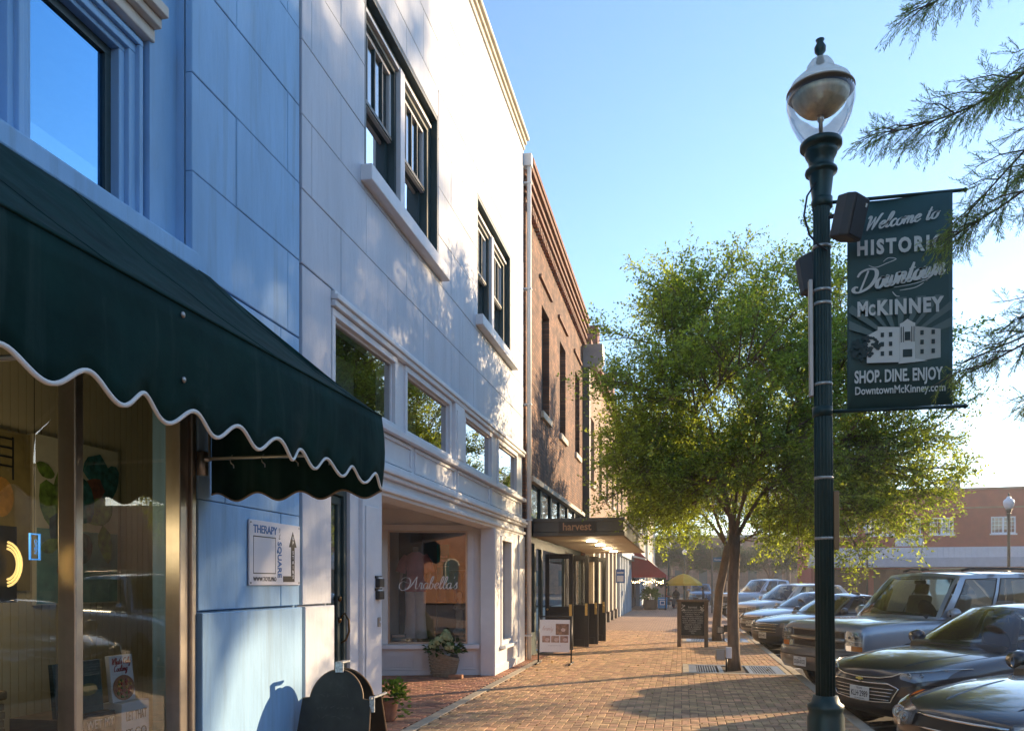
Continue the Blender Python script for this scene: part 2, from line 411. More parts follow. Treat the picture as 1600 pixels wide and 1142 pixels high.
brickmat('brown_brick', (0.27, 0.13, 0.07), (0.12, 0.055, 0.032), (0.10, 0.075, 0.055), bump=1.0, var=.5)
brickmat('dark_brick', (0.27, 0.125, 0.075), (0.20, 0.09, 0.055), (0.24, 0.18, 0.13))
brickmat('tan_brick', (0.38, 0.24, 0.15), (0.31, 0.19, 0.115), (0.36, 0.30, 0.24))
brickmat('red_brick', (0.30, 0.085, 0.055), (0.25, 0.07, 0.045), (0.26, 0.16, 0.12), axes='XZ', bump=0.3)
brickmat('orange_brick', (0.36, 0.14, 0.06), (0.30, 0.11, 0.045), (0.30, 0.2, 0.12), axes='XZ', bump=0.3)
brickmat('paver_texture', (0.46, 0.29, 0.175), (0.38, 0.235, 0.14), (0.15, 0.115, 0.09), axes='XY', size=(0.2, 0.1), bump=0.35, var=0.15)

# ================================================================== ground, road, kerb, sidewalk
def structure(o): o['kind'] = 'structure'; return o
structure(MB().box(-330, 330, -250, 420, -0.6, -0.30).build('ground', 'earth'))
structure(MB().box(2.07, 60, -60, 62, -0.3, -0.14).build('road', 'asphalt'))
structure(MB().box(-60, 9, 62.0, 400, -0.3, -0.146).build('cross_road', 'asphalt'))
road_o = bpy.data.objects['road']
for k in range(14):                                       # stall lines at sixty degrees to the kerb
    y = 0.2 + k * 3.35
    m = frame((2.2, y, -0.136), (math.sin(R(60)), math.cos(R(60)), 0), (-math.cos(R(60)), math.sin(R(60)), 0))
    MB().add([m @ Vector(p) for p in ((0, -.05, 0), (5.4, -.05, 0), (5.4, .05, 0), (0, .05, 0))], [(0, 1, 2, 3)]).build('stall_line', 'line_paint', road_o)
kerb = structure(MB().box(1.90, 2.05, -30, 58, -.3, -0.02).build('kerb', 'concrete'))
for k in range(40):
    y0 = -6 + k * 1.62
    MB().box(1.905, 2.06, y0, y0 + 1.61, -0.3, 0.007 + rnd.uniform(-.002, .002)).build('kerb_stone', 'concrete', kerb, bevel=0.018)
walk = structure(MB().box(-9, 1.90, -30, 62, -0.3, -0.014).build('sidewalk', 'joint_sand'))
structure(MB().box(-9, -3.2, -30, 62, -0.013, -0.010).build('subfloor', 'concrete'))
MB().box(-3.22, 1.897, 27.2, 61.9, -0.012, 0.0).build('far_paving', 'paver_texture', walk)
MB().box(-3.22, 1.897, -29.9, 6.0, -0.012, 0.0).build('near_paving', 'paver_texture', walk)
for k in range(9):
    MB().box(-2.98, -2.84, 2.0 + k * 1.6, 3.59 + k * 1.6, -0.013, 0.007).build('concrete_band', 'concrete', walk, bevel=0.006)

GRATES = [(0.13, 1.80, 14.62, 16.02), (0.13, 1.80, 22.40, 23.80)]
def paver_mesh(sx, sy):
    mb = MB(); e = 0.006
    x, y = sx / 2 - 0.003, sy / 2 - 0.003
    mb.add([(-x, -y, -.012), (x, -y, -.012), (x, y, -.012), (-x, y, -.012), (-x, -y, -.005), (x, -y, -.005), (x, y, -.005), (-x, y, -.005),
            (-x + e, -y + e, 0), (x - e, -y + e, 0), (x - e, y - e, 0), (-x + e, y - e, 0)],
           [(0, 1, 5, 4), (1, 2, 6, 5), (2, 3, 7, 6), (3, 0, 4, 7), (4, 5, 9, 8), (5, 6, 10, 9), (6, 7, 11, 10), (7, 4, 8, 11), (8, 9, 10, 11)])
    return mb
s_ = 0.1
herr = []
for j in range(60, 272):
    for i in range(-31, 20):
        r_ = (i - j) % 4
        if r_ == 0: herr.append((0, (i + 1) * s_, (j + .5) * s_))
        elif r_ == 3: herr.append((1, (i + .5) * s_, (j + 1) * s_))
def clear(x, y): return not any(a - .03 < x < b + .03 and c - .03 < y < d + .03 for a, b, c, d in GRATES)
herr = [(k, x, y) for k, x, y in herr if -2.90 < x < 1.96 and clear(x, y)]
PV = [paver_mesh(.2, .1), paver_mesh(.1, .2)]
pv_me = []
for k in (0, 1):
    o = PV[k].build('paver', 'paver', walk); pv_me.append(o.data); bpy.data.objects.remove(o)
cth, sth = math.cos(cam.rotation_euler.z), math.sin(cam.rotation_euler.z)
def in_view(x, y):
    a, b = x * cth + y * sth, -x * sth + y * cth
    return b > 1 and abs(a / b) < .66 and 1.6 / b < .19
near = sorted([h for h in herr if in_view(h[1], h[2])], key=lambda h: h[2] * 1.0)[:300]
nset = set(near)
for k, x, y in near:
    o = inst(pv_me[k], 'paver', walk, (x, y, rnd.uniform(-.0015, .0015)), (rnd.uniform(-.008, .008), rnd.uniform(-.008, .008), rnd.uniform(-.01, .01)))
mb = MB()
for h in herr:
    if h in nset: continue
    k, x, y = h; dz = rnd.uniform(-.0015, .0015); tx, ty = rnd.uniform(-.012, .012), rnd.uniform(-.012, .012)
    mb.add([(px + x, py + y, pz + dz + px * tx + py * ty) for px, py, pz in PV[k].v], PV[k].f)
mb.build('paver_field', 'paver', walk, kind='stuff')
mb = MB()                                                  # redder running bond by the shop fronts
P2 = paver_mesh(.2, .1)
for j in range(60, 176):
    y = j * .1 + .05
    xx = -3.02 - (.1 if j % 2 else 0)
    while xx > -5.4:
        if not (y < 8.05 and xx < -3.2) and not (y > 13.45 and xx < -3.25) :
            dz = rnd.uniform(-.004, .002); tx, ty = rnd.uniform(-.02, .02), rnd.uniform(-.02, .02)
            mb.add([(px + xx, py + y, pz + dz + px * tx + py * ty) for px, py, pz in P2.v], P2.f)
        xx -= .2
mb.build('entry_paving', 'red_paver', walk, kind='stuff')

# ================================================================== wall helpers (facades face +X)
def cells(y0, y1, z0, z1, holes):
    ys = sorted({y0, y1, *[max(y0, min(y1, v)) for h in holes for v in h[:2]]}); zs = sorted({z0, z1, *[max(z0, min(z1, v)) for h in holes for v in h[2:4]]})
    out = []
    for a, b in zip(ys, ys[1:]):
        run = None
        for c, d in zip(zs, zs[1:]):
            my, mz = (a + b) / 2, (c + d) / 2
            if any(h[0] < my < h[1] and h[2] < mz < h[3] for h in holes):
                if run: out.append((a, b, *run)); run = None
            else:
                run = (run[0], d) if run else (c, d)
        if run: out.append((a, b, *run))
    return out
def wall(parent, mat, X, depth, y0, y1, z0, z1, holes=(), name='wall'):
    mb = MB()
    for a, b, c, d in cells(y0, y1, z0, z1, holes): mb.box(X - depth, X, a, b, c, d)
    return mb.build(name, mat, parent)
def rect_minus(rs, h):
    out = []
    for a, b, c, d in rs:
        if h[1] <= a or h[0] >= b or h[3] <= c or h[2] >= d: out.append((a, b, c, d)); continue
        if h[0] > a: out.append((a, h[0], c, d))
        if h[1] < b: out.append((h[1], b, c, d))
        m0, m1 = max(a, h[0]), min(b, h[1])
        if h[2] > c: out.append((m0, m1, c, h[2]))
        if h[3] < d: out.append((m0, m1, h[3], d))
    return out
def blocks(parent, mat, X, y0, y1, z0, z1, course, length, holes=(), phase=0.0, thick=0.05):
    r = 0; z = z0
    while z < z1 - .05:
        zt = min(z + course, z1)
        y = y0 - (length * ((r % 2) * .5 + phase) % length)
        while y < y1:
            rs = [(max(y, y0), min(y + length, y1), z, zt)]
            if rs[0][1] - rs[0][0] > .08:
                for h in holes: rs = rect_minus(rs, h)
                for a, b, c, d in rs:
                    if b - a < .05 or d - c < .05: continue
                    g, e, dx = .0028, .005, rnd.uniform(-.0022, .0022)
                    x1, x0 = X + dx, X - thick
                    vs = [(x0, a + g, c + g), (x0, b - g, c + g), (x0, b - g, d - g), (x0, a + g, d - g),
                          (x1 - e, a + g, c + g), (x1 - e, b - g, c + g), (x1 - e, b - g, d - g), (x1 - e, a + g, d - g),
                          (x1, a + g + e, c + g + e), (x1, b - g - e, c + g + e), (x1, b - g - e, d - g - e), (x1, a + g + e, d - g - e)]
                    fs = [(4, 5, 9, 8), (5, 6, 10, 9), (6, 7, 11, 10), (7, 4, 8, 11), (8, 9, 10, 11), (0, 1, 5, 4), (1, 2, 6, 5), (2, 3, 7, 6), (3, 0, 4, 7)]
                    MB().add(vs, fs).build('stone_block', mat, parent)
            y += length
        z = zt; r += 1
def casing(X, y0, y1, z0, z1, w, d, mb=None):
    """four bars round an opening, in the plane X (front face), depth d"""
    mb = mb or MB()
    mb.box(X - d, X, y0, y1, z1 - w, z1); mb.box(X - d, X, y0, y1, z0, z0 + w)
    mb.box(X - d, X - .0015, y0, y0 + w, z0 + w, z1 - w); mb.box(X - d, X - .0015, y1 - w, y1, z0 + w, z1 - w)
    return mb
def pane(name, mat, parent, X, y0, y1, z0, z1):
    return MB().add([(X, y0, z0), (X, y1, z0), (X, y1, z1), (X, y0, z1)], [(0, 1, 2, 3)]).build(name, mat, parent)

# ================================================================== left shop with the awning (blue-white stone)
A = thing('painted_stone_shop', 'pale blue painted stone shop behind the green awning', 'building', (-3.2, 3.0, 0))
wall(A, 'blue_paint', -3.25, .3, 4.81, 6.27, 0, 10.7)
blocks(A, 'blue_paint', -3.20, 4.81, 6.265, 1.412, 3.70, .76, 1.62, phase=.3)
blocks(A, 'blue_paint', -3.175, 4.815, 6.268, 0.0, 1.406, 1.4, 1.62)
blocks(A, 'blue_paint', -3.20, 4.74, 6.265, 3.70, 10.7, .66, 1.55, phase=.15)
wall(A, 'blue_paint', -3.26, .3, 4.74, 4.81, 3.70, 10.7, name='pier_return')
wall(A, 'blue_paint', -3.32, .3, 4.47, 4.74, 3.80, 10.7, name='pier_step')
wall(A, 'blue_paint', -3.42, .3, -8, 4.47, 3.80, 10.7, [(3.53, 4.55, 3.8, 5.08), (0.9, 2.4, 3.8, 5.08)], name='upper_wall')
wall(A, 'blue_paint', -3.3, .3, -8, 4.64, 3.15, 3.68, name='awning_beam')
MB().box(-3.5, -3.15, -8, 4.745, 3.68, 3.802).build('window_ledge', 'blue_paint', A, bevel=.012)
for y in (-8, -4.9, -1.9):
    wall(A, 'blue_paint', -3.2, .3, y, y + .8, 0, 3.14, name='shop_pier')
wall(A, 'blue_paint', -3.24, .28, -7.2, 4.64, 0, .38, name='stall_riser')
def big_window(y0, y1):
    w = casing(-3.36, y0 - .0, y1, 3.802, 5.06, .13, .14)
    casing(-3.39, y0 + .13, y1 - .13, 3.84, 4.95, .05, .1, w)
    casing(-3.33, y0 + .04, y1 - .035, 3.81, 5.02, .035, .05, w)
    o = w.build('window', 'blue_paint', A, bevel=.006)
    casing(-3.45, y0 + .175, y1 - .175, 3.85, 4.9, .055, .06).build('sash', 'green_paint', o)
    pane('pane', 'sky_tinted_glass', o, -3.47, y0 + .2, y1 - .2, 3.88, 4.88)
    hood = MB()
    for x, z0, z1 in ((-3.30, 5.06, 5.14), (-3.25, 5.14, 5.2), (-3.2, 5.2, 5.27)): hood.box(-3.45, x, y0 - .08, y1 + .04, z0, z1 - .001)
    hood.build('hood_moulding', 'cap_stone', o, bevel=.008)
big_window(3.42, 4.46); big_window(.9, 2.4)
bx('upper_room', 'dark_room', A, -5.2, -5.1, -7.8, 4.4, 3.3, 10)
MB().box(-9, -3.35, -8, 6.26, 10.5, 10.62).build('roof', 'concrete', A)
cp = MB(); cp.box(-3.6, -3.1, -8, 6.28, 10.72, 10.86); cp.box(-3.6, -3.15, -8, 6.279, 10.6, 10.719); cp.build('parapet_cap', 'blue_paint', A, bevel=.015)
# shop window under the awning
sf = MB()
sf.box(-3.33, -3.22, 4.64, 4.70, .38, 3.149); sf.box(-3.31, -3.235, 4.702, 4.755, .38, 3.149); sf.box(-3.33, -3.21, 4.757, 4.805, 0.0, 3.149)
sf.box(-3.32, -3.24, -1.05, 4.639, 3.09, 3.148); sf.box(-3.32, -3.24, -1.05, 4.639, .381, .45)
shopwin = sf.build('window', 'aluminium', A, bevel=.006)
MB().box(-3.33, -3.215, 3.715, 3.775, .451, 3.089).build('mullion', 'aluminium', shopwin, bevel=.008)
MB().box(-3.33, -3.215, 1.6, 1.66, .451, 3.089).build('mullion', 'aluminium', shopwin, bevel=.008)
pane('pane', 'shop_glass', shopwin, -3.28, 3.775, 4.64, .45, 3.09)
pane('pane', 'shop_glass', shopwin, -3.28, 1.66, 3.715, .45, 3.09)
pane('pane', 'shop_glass', shopwin, -3.28, -1.0, 1.6, .45, 3.09)
# display recess inside
wall(A, 'room_beige', -4.35, .05, -1.2, 6.25, .4, 3.25, name='display_back')
bd = MB()
for k in range(110):
    y = -1.1 + k * .066
    bd.box(-4.349, -4.343, y, y + .058, .42, 3.2)
bd.build('beadboard', 'room_beige', A, kind='stuff')
bx('display_floor', 'room_beige', A, -4.35, -3.34, -1.2, 4.8, .36, .4)
bx('display_side', 'room_beige', A, -4.34, -3.56, 6.2, 6.25, .4, 3.25)
bx('display_floor', 'room_beige', A, -4.35, -3.56, 4.801, 6.25, .36, .4)
bx('display_ceiling', 'white_trim', A, -4.35, -3.34, -1.2, 4.8, 3.16, 3.22)
bx('display_ceiling', 'white_trim', A, -4.35, -3.56, 4.801, 6.25, 3.16, 3.22)

# ================================================================== white building
B = thing('white_stone_building', 'two storey white painted stone building with recessed shop entrance', 'building', (-3.2, 11, 0))
W1 = (7.70, 10.24, 5.88, 7.85); W2 = (12.32, 14.86, 5.88, 7.85)
wall(B, 'white_paint', -3.25, .3, 6.31, 16.12, 4.35, 10.55, [W1, W2])
blocks(B, 'white_paint', -3.20, 6.31, 16.12, 4.36, 10.55, .645, 1.24, [W1, W2], phase=.35)
wall(B, 'white_paint', -3.25, .3, 6.31, 6.9, 0, 4.35, name='pier')
blocks(B, 'white_paint', -3.20, 6.315, 6.895, 1.412, 4.35, 1.0, 1.3)
blocks(B, 'white_paint', -3.175, 6.318, 6.91, 0, 1.406, 1.4, 1.3)
cp = MB(); cp.box(-3.5, -3.13, 6.29, 16.14, 10.66, 10.74); cp.box(-3.5, -3.08, 6.285, 16.145, 10.741, 10.82); cp.box(-3.5, -3.17, 6.3, 16.13, 10.55, 10.659)
cp.build('parapet_cap', 'cap_stone', B, bevel=.012)
MB().box(-12, -3.3, 6.3, 16.1, 10.3, 10.4).build('roof', 'concrete', B)
MB().box(-12, -3.3, 16.0, 16.12, 0, 10.3).build('side_wall', 'white_paint', B)
def sash_pair(h):
    y0, y1, z0, z1 = h; ym = (y0 + y1) / 2
    rv = MB()                                               # deep painted reveal
    rv.box(-3.46, -3.203, y0 + .001, y0 + .05, z0, z1); rv.box(-3.46, -3.203, y1 - .05, y1 - .001, z0, z1); rv.box(-3.46, -3.203, y0 + .051, y1 - .051, z1 - .06, z1 - .001)
    rv.box(-3.46, -3.30, y1 - .13, y1 - .051, z0, z1 - .061); rv.box(-3.46, -3.30, y0 + .051, y0 + .1, z0, z1 - .061); rv.box(-3.46, -3.29, y0 + .101, y1 - .131, z1 - .16, z1 - .062)
    win = rv.build('window', 'green_paint', B, bevel=.005)
    MB().box(-3.46, -3.245, ym - .075, ym + .075, z0, z1 - .161).build('mullion', 'white_trim', win, bevel=.006)
    MB().box(-3.40, -3.26, y0 + .101, y1 - .131, z1 - .20, z1 - .162).build('head_trim', 'white_trim', win)
    for a, b in ((y0 + .1, ym - .075), (ym + .075, y1 - .13)):
        zm = z0 + (z1 - z0) * .47
        casing(-3.30, a, b, z0, z1 - .2, .055, .12).build('jamb', 'green_paint', win)
        u = casing(-3.345, a + .055, b - .055, zm - .03, z1 - .255, .045, .045)
        up = u.build('sash', 'white_trim', win)
        for k in (1, 2, 3):
            y = a + .1 + (b - a - .2) * k / 4
            MB().box(-3.385, -3.347, y - .011, y + .011, zm + .015, z1 - .30).build('muntin', 'green_paint', win)
        casing(-3.395, a + .055, b - .055, z0 + .02, zm + .03, .06, .045).build('sash', 'green_paint', win)
        MB().box(-3.40, -3.33, a + .056, b - .056, zm - .02, zm + .02).build('meeting_rail', 'green_paint', win)
        pane('pane', 'window_glass', win, -3.37, a + .1, b - .1, zm, z1 - .29)
        pane('pane', 'window_glass', win, -3.42, a + .1, b - .1, z0 + .07, zm)
        bl = MB()
        for k in range(34):
            z = z0 + .1 + k * .05
            bl.add([(-3.52, a + .16, z), (-3.52, b - .08, z), (-3.50, b - .08, z + .035), (-3.50, a + .16, z + .035)], [(0, 1, 2, 3)])
        bl.build('blind', 'blind', win, kind='stuff')
    sl = MB().box(-3.45, -3.08, y0 - .1, y1 + .16, z0 - .17, z0 - .002)
    sl.build('sill', 'white_trim', B, bevel=.01)
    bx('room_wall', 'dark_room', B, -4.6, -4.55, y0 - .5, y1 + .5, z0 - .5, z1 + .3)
sash_pair(W1); sash_pair(W2)
# transom band
TR = [(6.98, 8.62), (9.0, 10.82), (11.62, 13.34), (13.86, 15.48)]
wall(B, 'white_trim', -3.23, .22, 6.9, 16.12, 3.28, 4.35, [(a, b, 3.40, 4.14) for a, b in TR], name='transom_wall')
for a, b in TR:
    tw = casing(-3.20, a - .05, b + .05, 3.35, 4.19, .07, .10)
    casing(-3.245, a + .018, b - .018, 3.418, 4.122, .03, .04, tw)
    o = tw.build('transom_window', 'white_trim', B, bevel=.006)
    pane('pane', 'transom_glass', o, -3.27, a + .02, b - .02, 3.42, 4.12)
    MB().box(-3.75, -3.7, a + .95, b - .05, 3.42, 4.1).build('curtain', 'blind', o)
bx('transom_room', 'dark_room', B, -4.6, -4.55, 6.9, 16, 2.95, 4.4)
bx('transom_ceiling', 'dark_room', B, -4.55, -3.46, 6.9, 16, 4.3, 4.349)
hd = MB(); hd.box(-3.3, -3.165, 6.92, 16.1, 4.20, 4.26); hd.box(-3.3, -3.14, 6.915, 16.11, 4.261, 4.31); hd.box(-3.3, -3.175, 6.93, 16.1, 4.311, 4.352)
hd.build('lintel_moulding', 'white_trim', B, bevel=.008)
MB().box(-3.3, -3.17, 10.98, 11.46, 3.30, 4.199).build('pilaster_strip', 'white_trim', B, bevel=.008)
MB().box(-3.3, -3.16, 11.05, 11.39, 3.40, 4.1).build('pilaster_panel', 'white_trim', B, bevel=.006)
fa = MB(); fa.box(-3.5, -3.14, 6.905, 16.115, 3.275, 3.345)
fa.build('sill_band', 'white_trim', B, bevel=.008)
wall(B, 'white_trim', -3.23, .24, 6.9, 16.12, 2.92, 3.28, name='fascia')
for a, b in ((7.1, 9.2), (9.32, 11.1), (11.22, 13.2), (13.32, 15.9)):
    casing(-3.205, a, b, 2.95, 3.262, .045, .04).build('fascia_panel', 'white_trim', B, bevel=.006)
co = MB()
for x, z0, z1 in ((-3.15, 2.86, 2.92), (-3.10, 2.80, 2.859), (-3.135, 2.75, 2.799)): co.box(-3.48, x, 6.903, 16.118, z0, z1)
co.build('cornice', 'white_trim', B, bevel=.012)
MB().box(-3.47, -3.19, 6.905, 16.117, 2.56, 2.749).build('lower_fascia', 'white_trim', B, bevel=.01)
MB().box(-3.47, -3.15, 6.906, 16.116, 2.60, 2.66).build('fascia_bead', 'white_trim', B, bevel=.015)
# green street door, post and recess
dr = MB(); dr.box(-3.33, -3.24, 6.9, 6.965, 0, 2.56); dr.box(-3.33, -3.24, 7.27, 7.34, 0, 2.56); dr.box(-3.33, -3.24, 6.966, 7.269, 2.45, 2.559)
casing(-3.27, 6.97, 7.27, .02, 2.44, .075, .045, dr)
door = dr.build('door', 'green_paint', B, bevel=.005)
MB().box(-3.31, -3.275, 7.045, 7.195, .09, .75).build('door_panel', 'green_paint', door)
pane('door_glass', 'transom_glass', door, -3.29, 7.045, 7.195, .75, 2.36)
MB().tube([(-3.25, 7.225, 1.02), (-3.20, 7.225, 1.05), (-3.165, 7.225, 1.13), (-3.17, 7.225, 1.24), (-3.21, 7.225, 1.31), (-3.25, 7.225, 1.27)], .011, 8).build('door_pull', M('brass_dark', (.12, .075, .035), .35, metal=.9), door, smooth=True)
for z in (1.45, 1.24): MB().lathe([(.0, 0), (.028, .0), (.028, .012), (.014, .02), (0, .022)], 14, mat=frame((-3.268, 7.225, z), (0, 1, 0), (0, 0, 1))).build('lock', 'brass_dark', door, smooth=True)
ps = MB(); ps.box(-3.5, -3.205, 7.341, 7.56, 0, 2.56); ps.box(-3.50, -3.165, 7.561, 8.09, 0, 2.56)
ps.build('door_post', 'white_trim', B, bevel=.006)
MB().box(-3.164, -3.15, 7.62, 8.03, .15, 2.4).build('post_panel', 'white_trim', B, bevel=.006)
bx('stair_hall', 'dark_room', B, -4.6, -4.55, 6.6, 8.1, 0, 2.56)
wall(B, 'white_trim', -3.5, 2.4, 8.0, 8.09, 0, 2.95, name='entry_side')
bx('entry_ceiling', 'white_trim', B, -5.6, -3.48, 8.09, 14.3, 2.90, 2.95)
wall(B, 'white_trim', -5.22, .1, 8.09, 14.2, 0, 2.9, [(9.4, 10.6, 0, 2.2), (11.2, 13.0, .6, 2.4)], name='entry_back')
pane('shop_door', 'transom_glass', B, -5.35, 9.4, 10.6, 0.02, 2.2)
pane('side_light', 'transom_glass', B, -5.35, 11.2, 13.0, .6, 2.4)
# display window wall facing the camera at Y 13.5
dw = MB()
for a, b, c, d in cells(-5.32, -3.43, 0, 2.9, [(-5.06, -3.68, .54, 2.52)]): dw.box(a, b, 13.5, 13.6, c, d)
dwo = dw.build('display_wall', 'white_trim', B)
db = MB()
for x0, x1 in ((-5.16, -5.06), (-3.68, -3.58)): db.box(x0, x1, 13.46, 13.5, .54, 2.52)
db.box(-5.16, -3.58, 13.455, 13.499, 2.521, 2.62); db.box(-5.26, -3.47, 13.40, 13.499, .46, .538)
db.build('window_casing', 'white_trim', dwo, bevel=.008)
casing_in = MB()
for x0, x1, z0, z1 in ((-5.06, -5.03, .541, 2.519), (-3.71, -3.68, .541, 2.519), (-5.029, -3.711, .541, .575), (-5.029, -3.711, 2.485, 2.519)): casing_in.box(x0, x1, 13.51, 13.58, z0, z1)
casing_in.build('sash', 'aluminium', dwo)
MB().add([(-5.03, 13.55, .57), (-3.71, 13.55, .57), (-3.71, 13.55, 2.49), (-5.03, 13.55, 2.49)], [(0, 1, 2, 3)]).build('pane', glass('display_glass', (.97, .97, .95), 3.6, ripple=.02), dwo)
for x0, x1 in ((-5.18, -4.62), (-4.5, -3.55)):
    pn = MB(); pn.box(x0, x1, 13.478, 13.499, .34, .38); pn.box(x0, x1, 13.478, 13.499, .1, .14); pn.box(x0, x0 + .04, 13.479, 13.499, .141, .339); pn.box(x1 - .04, x1, 13.479, 13.499, .141, .339)
    k = x0 + .06
    while k < x1 - .06: pn.box(k, k + .035, 13.488, 13.499, .142, .338); k += .045
    pn.build('beaded_panel', 'white_trim', dwo)
MB().box(-5.32, -3.43, 13.47, 13.4995, 0, .09).build('skirting', 'white_trim', dwo, bevel=.005)
bx('display_back', M('shop_brown', (.16, .12, .085), .8, var=.2), B, -5.3, -3.3, 15.75, 15.8, .3, 2.9)
bx('display_floor', 'shop_brown', B, -5.3, -3.5, 15.71, 15.75, .5, .54)
bx('display_side', 'shop_brown', B, -5.32, -5.27, 13.2, 15.75, .3, 2.9)
piv = Vector((-3.43, 13.5, 0)) - ORG[B.name]
for o in [dwo, *dwo.children]:                              # the display front is splayed towards the street
    o.data.transform(Matrix.Translation(piv) @ Matrix.Rotation(R(16), 4, 'Z') @ Matrix.Translation(-piv))
MB().prism([(-3.44, 13.59), (-3.44, 15.7), (-5.24, 15.7), (-5.24, 13.1)], .04, Matrix.Translation((0, 0, .495))).build('display_base', 'shop_brown', B)
# front with the narrow side light
wall(B, 'white_trim', -3.2, .22, 13.39, 16.12, 0, 2.56, [(14.05, 14.85, .55, 2.40)], name='front_pier')
wo_ = casing(-3.175, 13.98, 14.92, .48, 2.46, .08, .06).build('side_window', 'white_trim', B, bevel=.006)
pane('pane', 'transom_glass', wo_, -3.31, 14.05, 14.85, .55, 2.40)
MB().box(-3.3, -3.09, 13.93, 14.97, .42, .479).build('sill', 'white_trim', wo_, bevel=.008)
MB().box(-3.21, -3.16, 13.385, 13.46, 0, 2.555).build('corner_bead', 'white_trim', B, bevel=.006)
MB().box(-3.21, -3.172, 13.38, 16.125, 0, .14).build('skirting', 'white_trim', B, bevel=.005)
MB().box(-3.3, -3.17, 15.55, 16.10, .141, 2.559).build('end_pilaster', 'white_trim', B, bevel=.008)
dp = thing('downpipe', 'slim white downpipe where the white front meets the brick', 'downpipe', (-3.1, 16.22, 0))
MB().tube([(-3.10, 16.22, 0.02), (-3.10, 16.22, 10.2), (-3.16, 16.22, 10.34)], .045, 12).build('pipe', 'white_trim', dp, smooth=True)
for z in (.5, 2.9, 5.3, 7.7, 9.9): MB().box(-3.25, -3.045, 16.165, 16.275, z, z + .03).build('strap', 'white_trim', dp)
MB().box(-3.22, -3.04, 16.13, 16.31, 10.25, 10.5).build('hopper', 'white_trim', dp, bevel=.01)

# ================================================================== brown brick building with the flat canopy
C = thing('brown_brick_building', 'sunlit brown brick building with stepped cornice above the flat canopy', 'building', (-3.2, 21.5, 0))
CW = [(18.30, 19.38, 5.62, 8.12), (21.12, 22.2, 5.62, 8.12), (24.25, 25.33, 5.62, 8.12)]
TB = [(17.05, 18.35), (18.55, 19.85), (20.05, 21.35), (21.55, 22.85), (23.05, 24.35), (24.55, 25.85)]
wall(C, 'brown_brick', -3.2, .35, 16.36, 26.9, 3.9, 10.2, CW)
wall(C, 'brown_brick', -3.2, .35, 16.36, 16.85, 0, 3.9, name='pier'); wall(C, 'brown_brick', -3.2, .35, 26.2, 26.9, 0, 3.9, name='pier')
for k, (x, z0, z1) in enumerate(((-3.165, 9.70, 9.80), (-3.13, 9.88, 9.98), (-3.10, 10.06, 10.16), (-3.06, 10.26, 10.38), (-3.03, 10.40, 10.52))):
    MB().box(-3.5, x, 16.36, 26.9, z0, z1).build('corbel_band', 'dark_brick', C, bevel=.006)
dn = MB()
for k in range(52): dn.box(-3.2, -3.10, 16.42 + k * .2, 16.52 + k * .2, 9.45, 9.619)
dn.build('dentil_row', 'dark_brick', C, kind='stuff')
wall(C, 'dark_brick', -3.2, .3, 16.36, 26.9, 10.2, 10.3, name='parapet')
for a, b, c, d in CW:
    f = casing(-3.36, a, b, c, d, .09, .1)
    f.box(-3.44, -3.37, a + .09, b - .09, (c + d) / 2 - .04, (c + d) / 2 + .04)
    o = f.build('window', 'green_paint', C)
    pane('pane', 'window_glass', o, -3.41, a + .09, b - .09, c + .09, (c + d) / 2 - .04); pane('pane', 'window_glass', o, -3.41, a + .09, b - .09, (c + d) / 2 + .04, d - .09)
    MB().box(-3.3, -3.13, a - .1, b + .1, c - .16, c - .002).build('sill', 'cap_stone', C, bevel=.01)
    MB().box(-3.25, -3.14, a - .35, b + .25, 8.62, 8.70).build('label_mould', 'dark_brick', C)
    bx('room_wall', 'dark_room', C, -4.6, -4.55, a - .5, b + .5, c - .5, d + .3)
wall(C, 'green_paint', -3.24, .1, 16.85, 26.2, 2.66, 3.9, [(a, b, 3.08, 3.78) for a, b in TB], name='transom_frame')
for a, b in TB: pane('transom_pane', 'transom_glass', C, -3.28, a, b, 3.08, 3.78)
MB().box(-3.3, -3.12, 16.85, 26.2, 3.80, 3.92).build('beam', 'cap_stone', C, bevel=.01)
bx('shop_room', M('shop_warm', (.30, .20, .11), .8, var=.2), C, -7.1, -7, 16.4, 26.8, 0, 3.9)
bx('shop_floor', 'shop_warm', C, -7, -3.3, 16.9, 26.2, -.005, .004)
wall(C, 'green_paint', -3.26, .08, 16.85, 26.2, 0, 2.66, [(16.98, 17.7, .5, 2.5), (17.9, 18.6, .05, 2.4), (18.8, 22.4, 0.0, 2.4), (22.6, 24.3, .5, 2.5), (24.5, 26.1, .5, 2.5)], name='shopfront_frame')
for a, b in ((16.98, 17.7), (22.6, 24.3), (24.5, 26.1)): pane('shop_pane', 'shop_glass', C, -3.3, a, b, .5, 2.5)
M('grey_metal', (.155, .15, .125), .5, metal=.3, var=.1, vscale=5, dirt=((.09, .085, .07), .6, .6))
cn = MB().box(-3.2, -1.22, 17.2, 27.1, 2.72, 3.0)
cano = cn.build('canopy', 'grey_metal', C, bevel=.01)
MB().box(-3.2, -1.19, 17.17, 27.13, 2.94, 3.02).build('canopy_rim', 'grey_metal', cano, bevel=.008)
MB().box(-3.2, -1.20, 17.18, 27.12, 2.63, 2.715).build('canopy_edge', 'grey_metal', cano, bevel=.006)
M('soffit', (.36, .31, .22), .6, var=.1)
for k in range(8): MB().box(-3.19, -1.24, 17.22 + k * 1.235, 17.22 + k * 1.235 + 1.225, 2.619, 2.629).build('soffit_panel', 'soffit', cano)
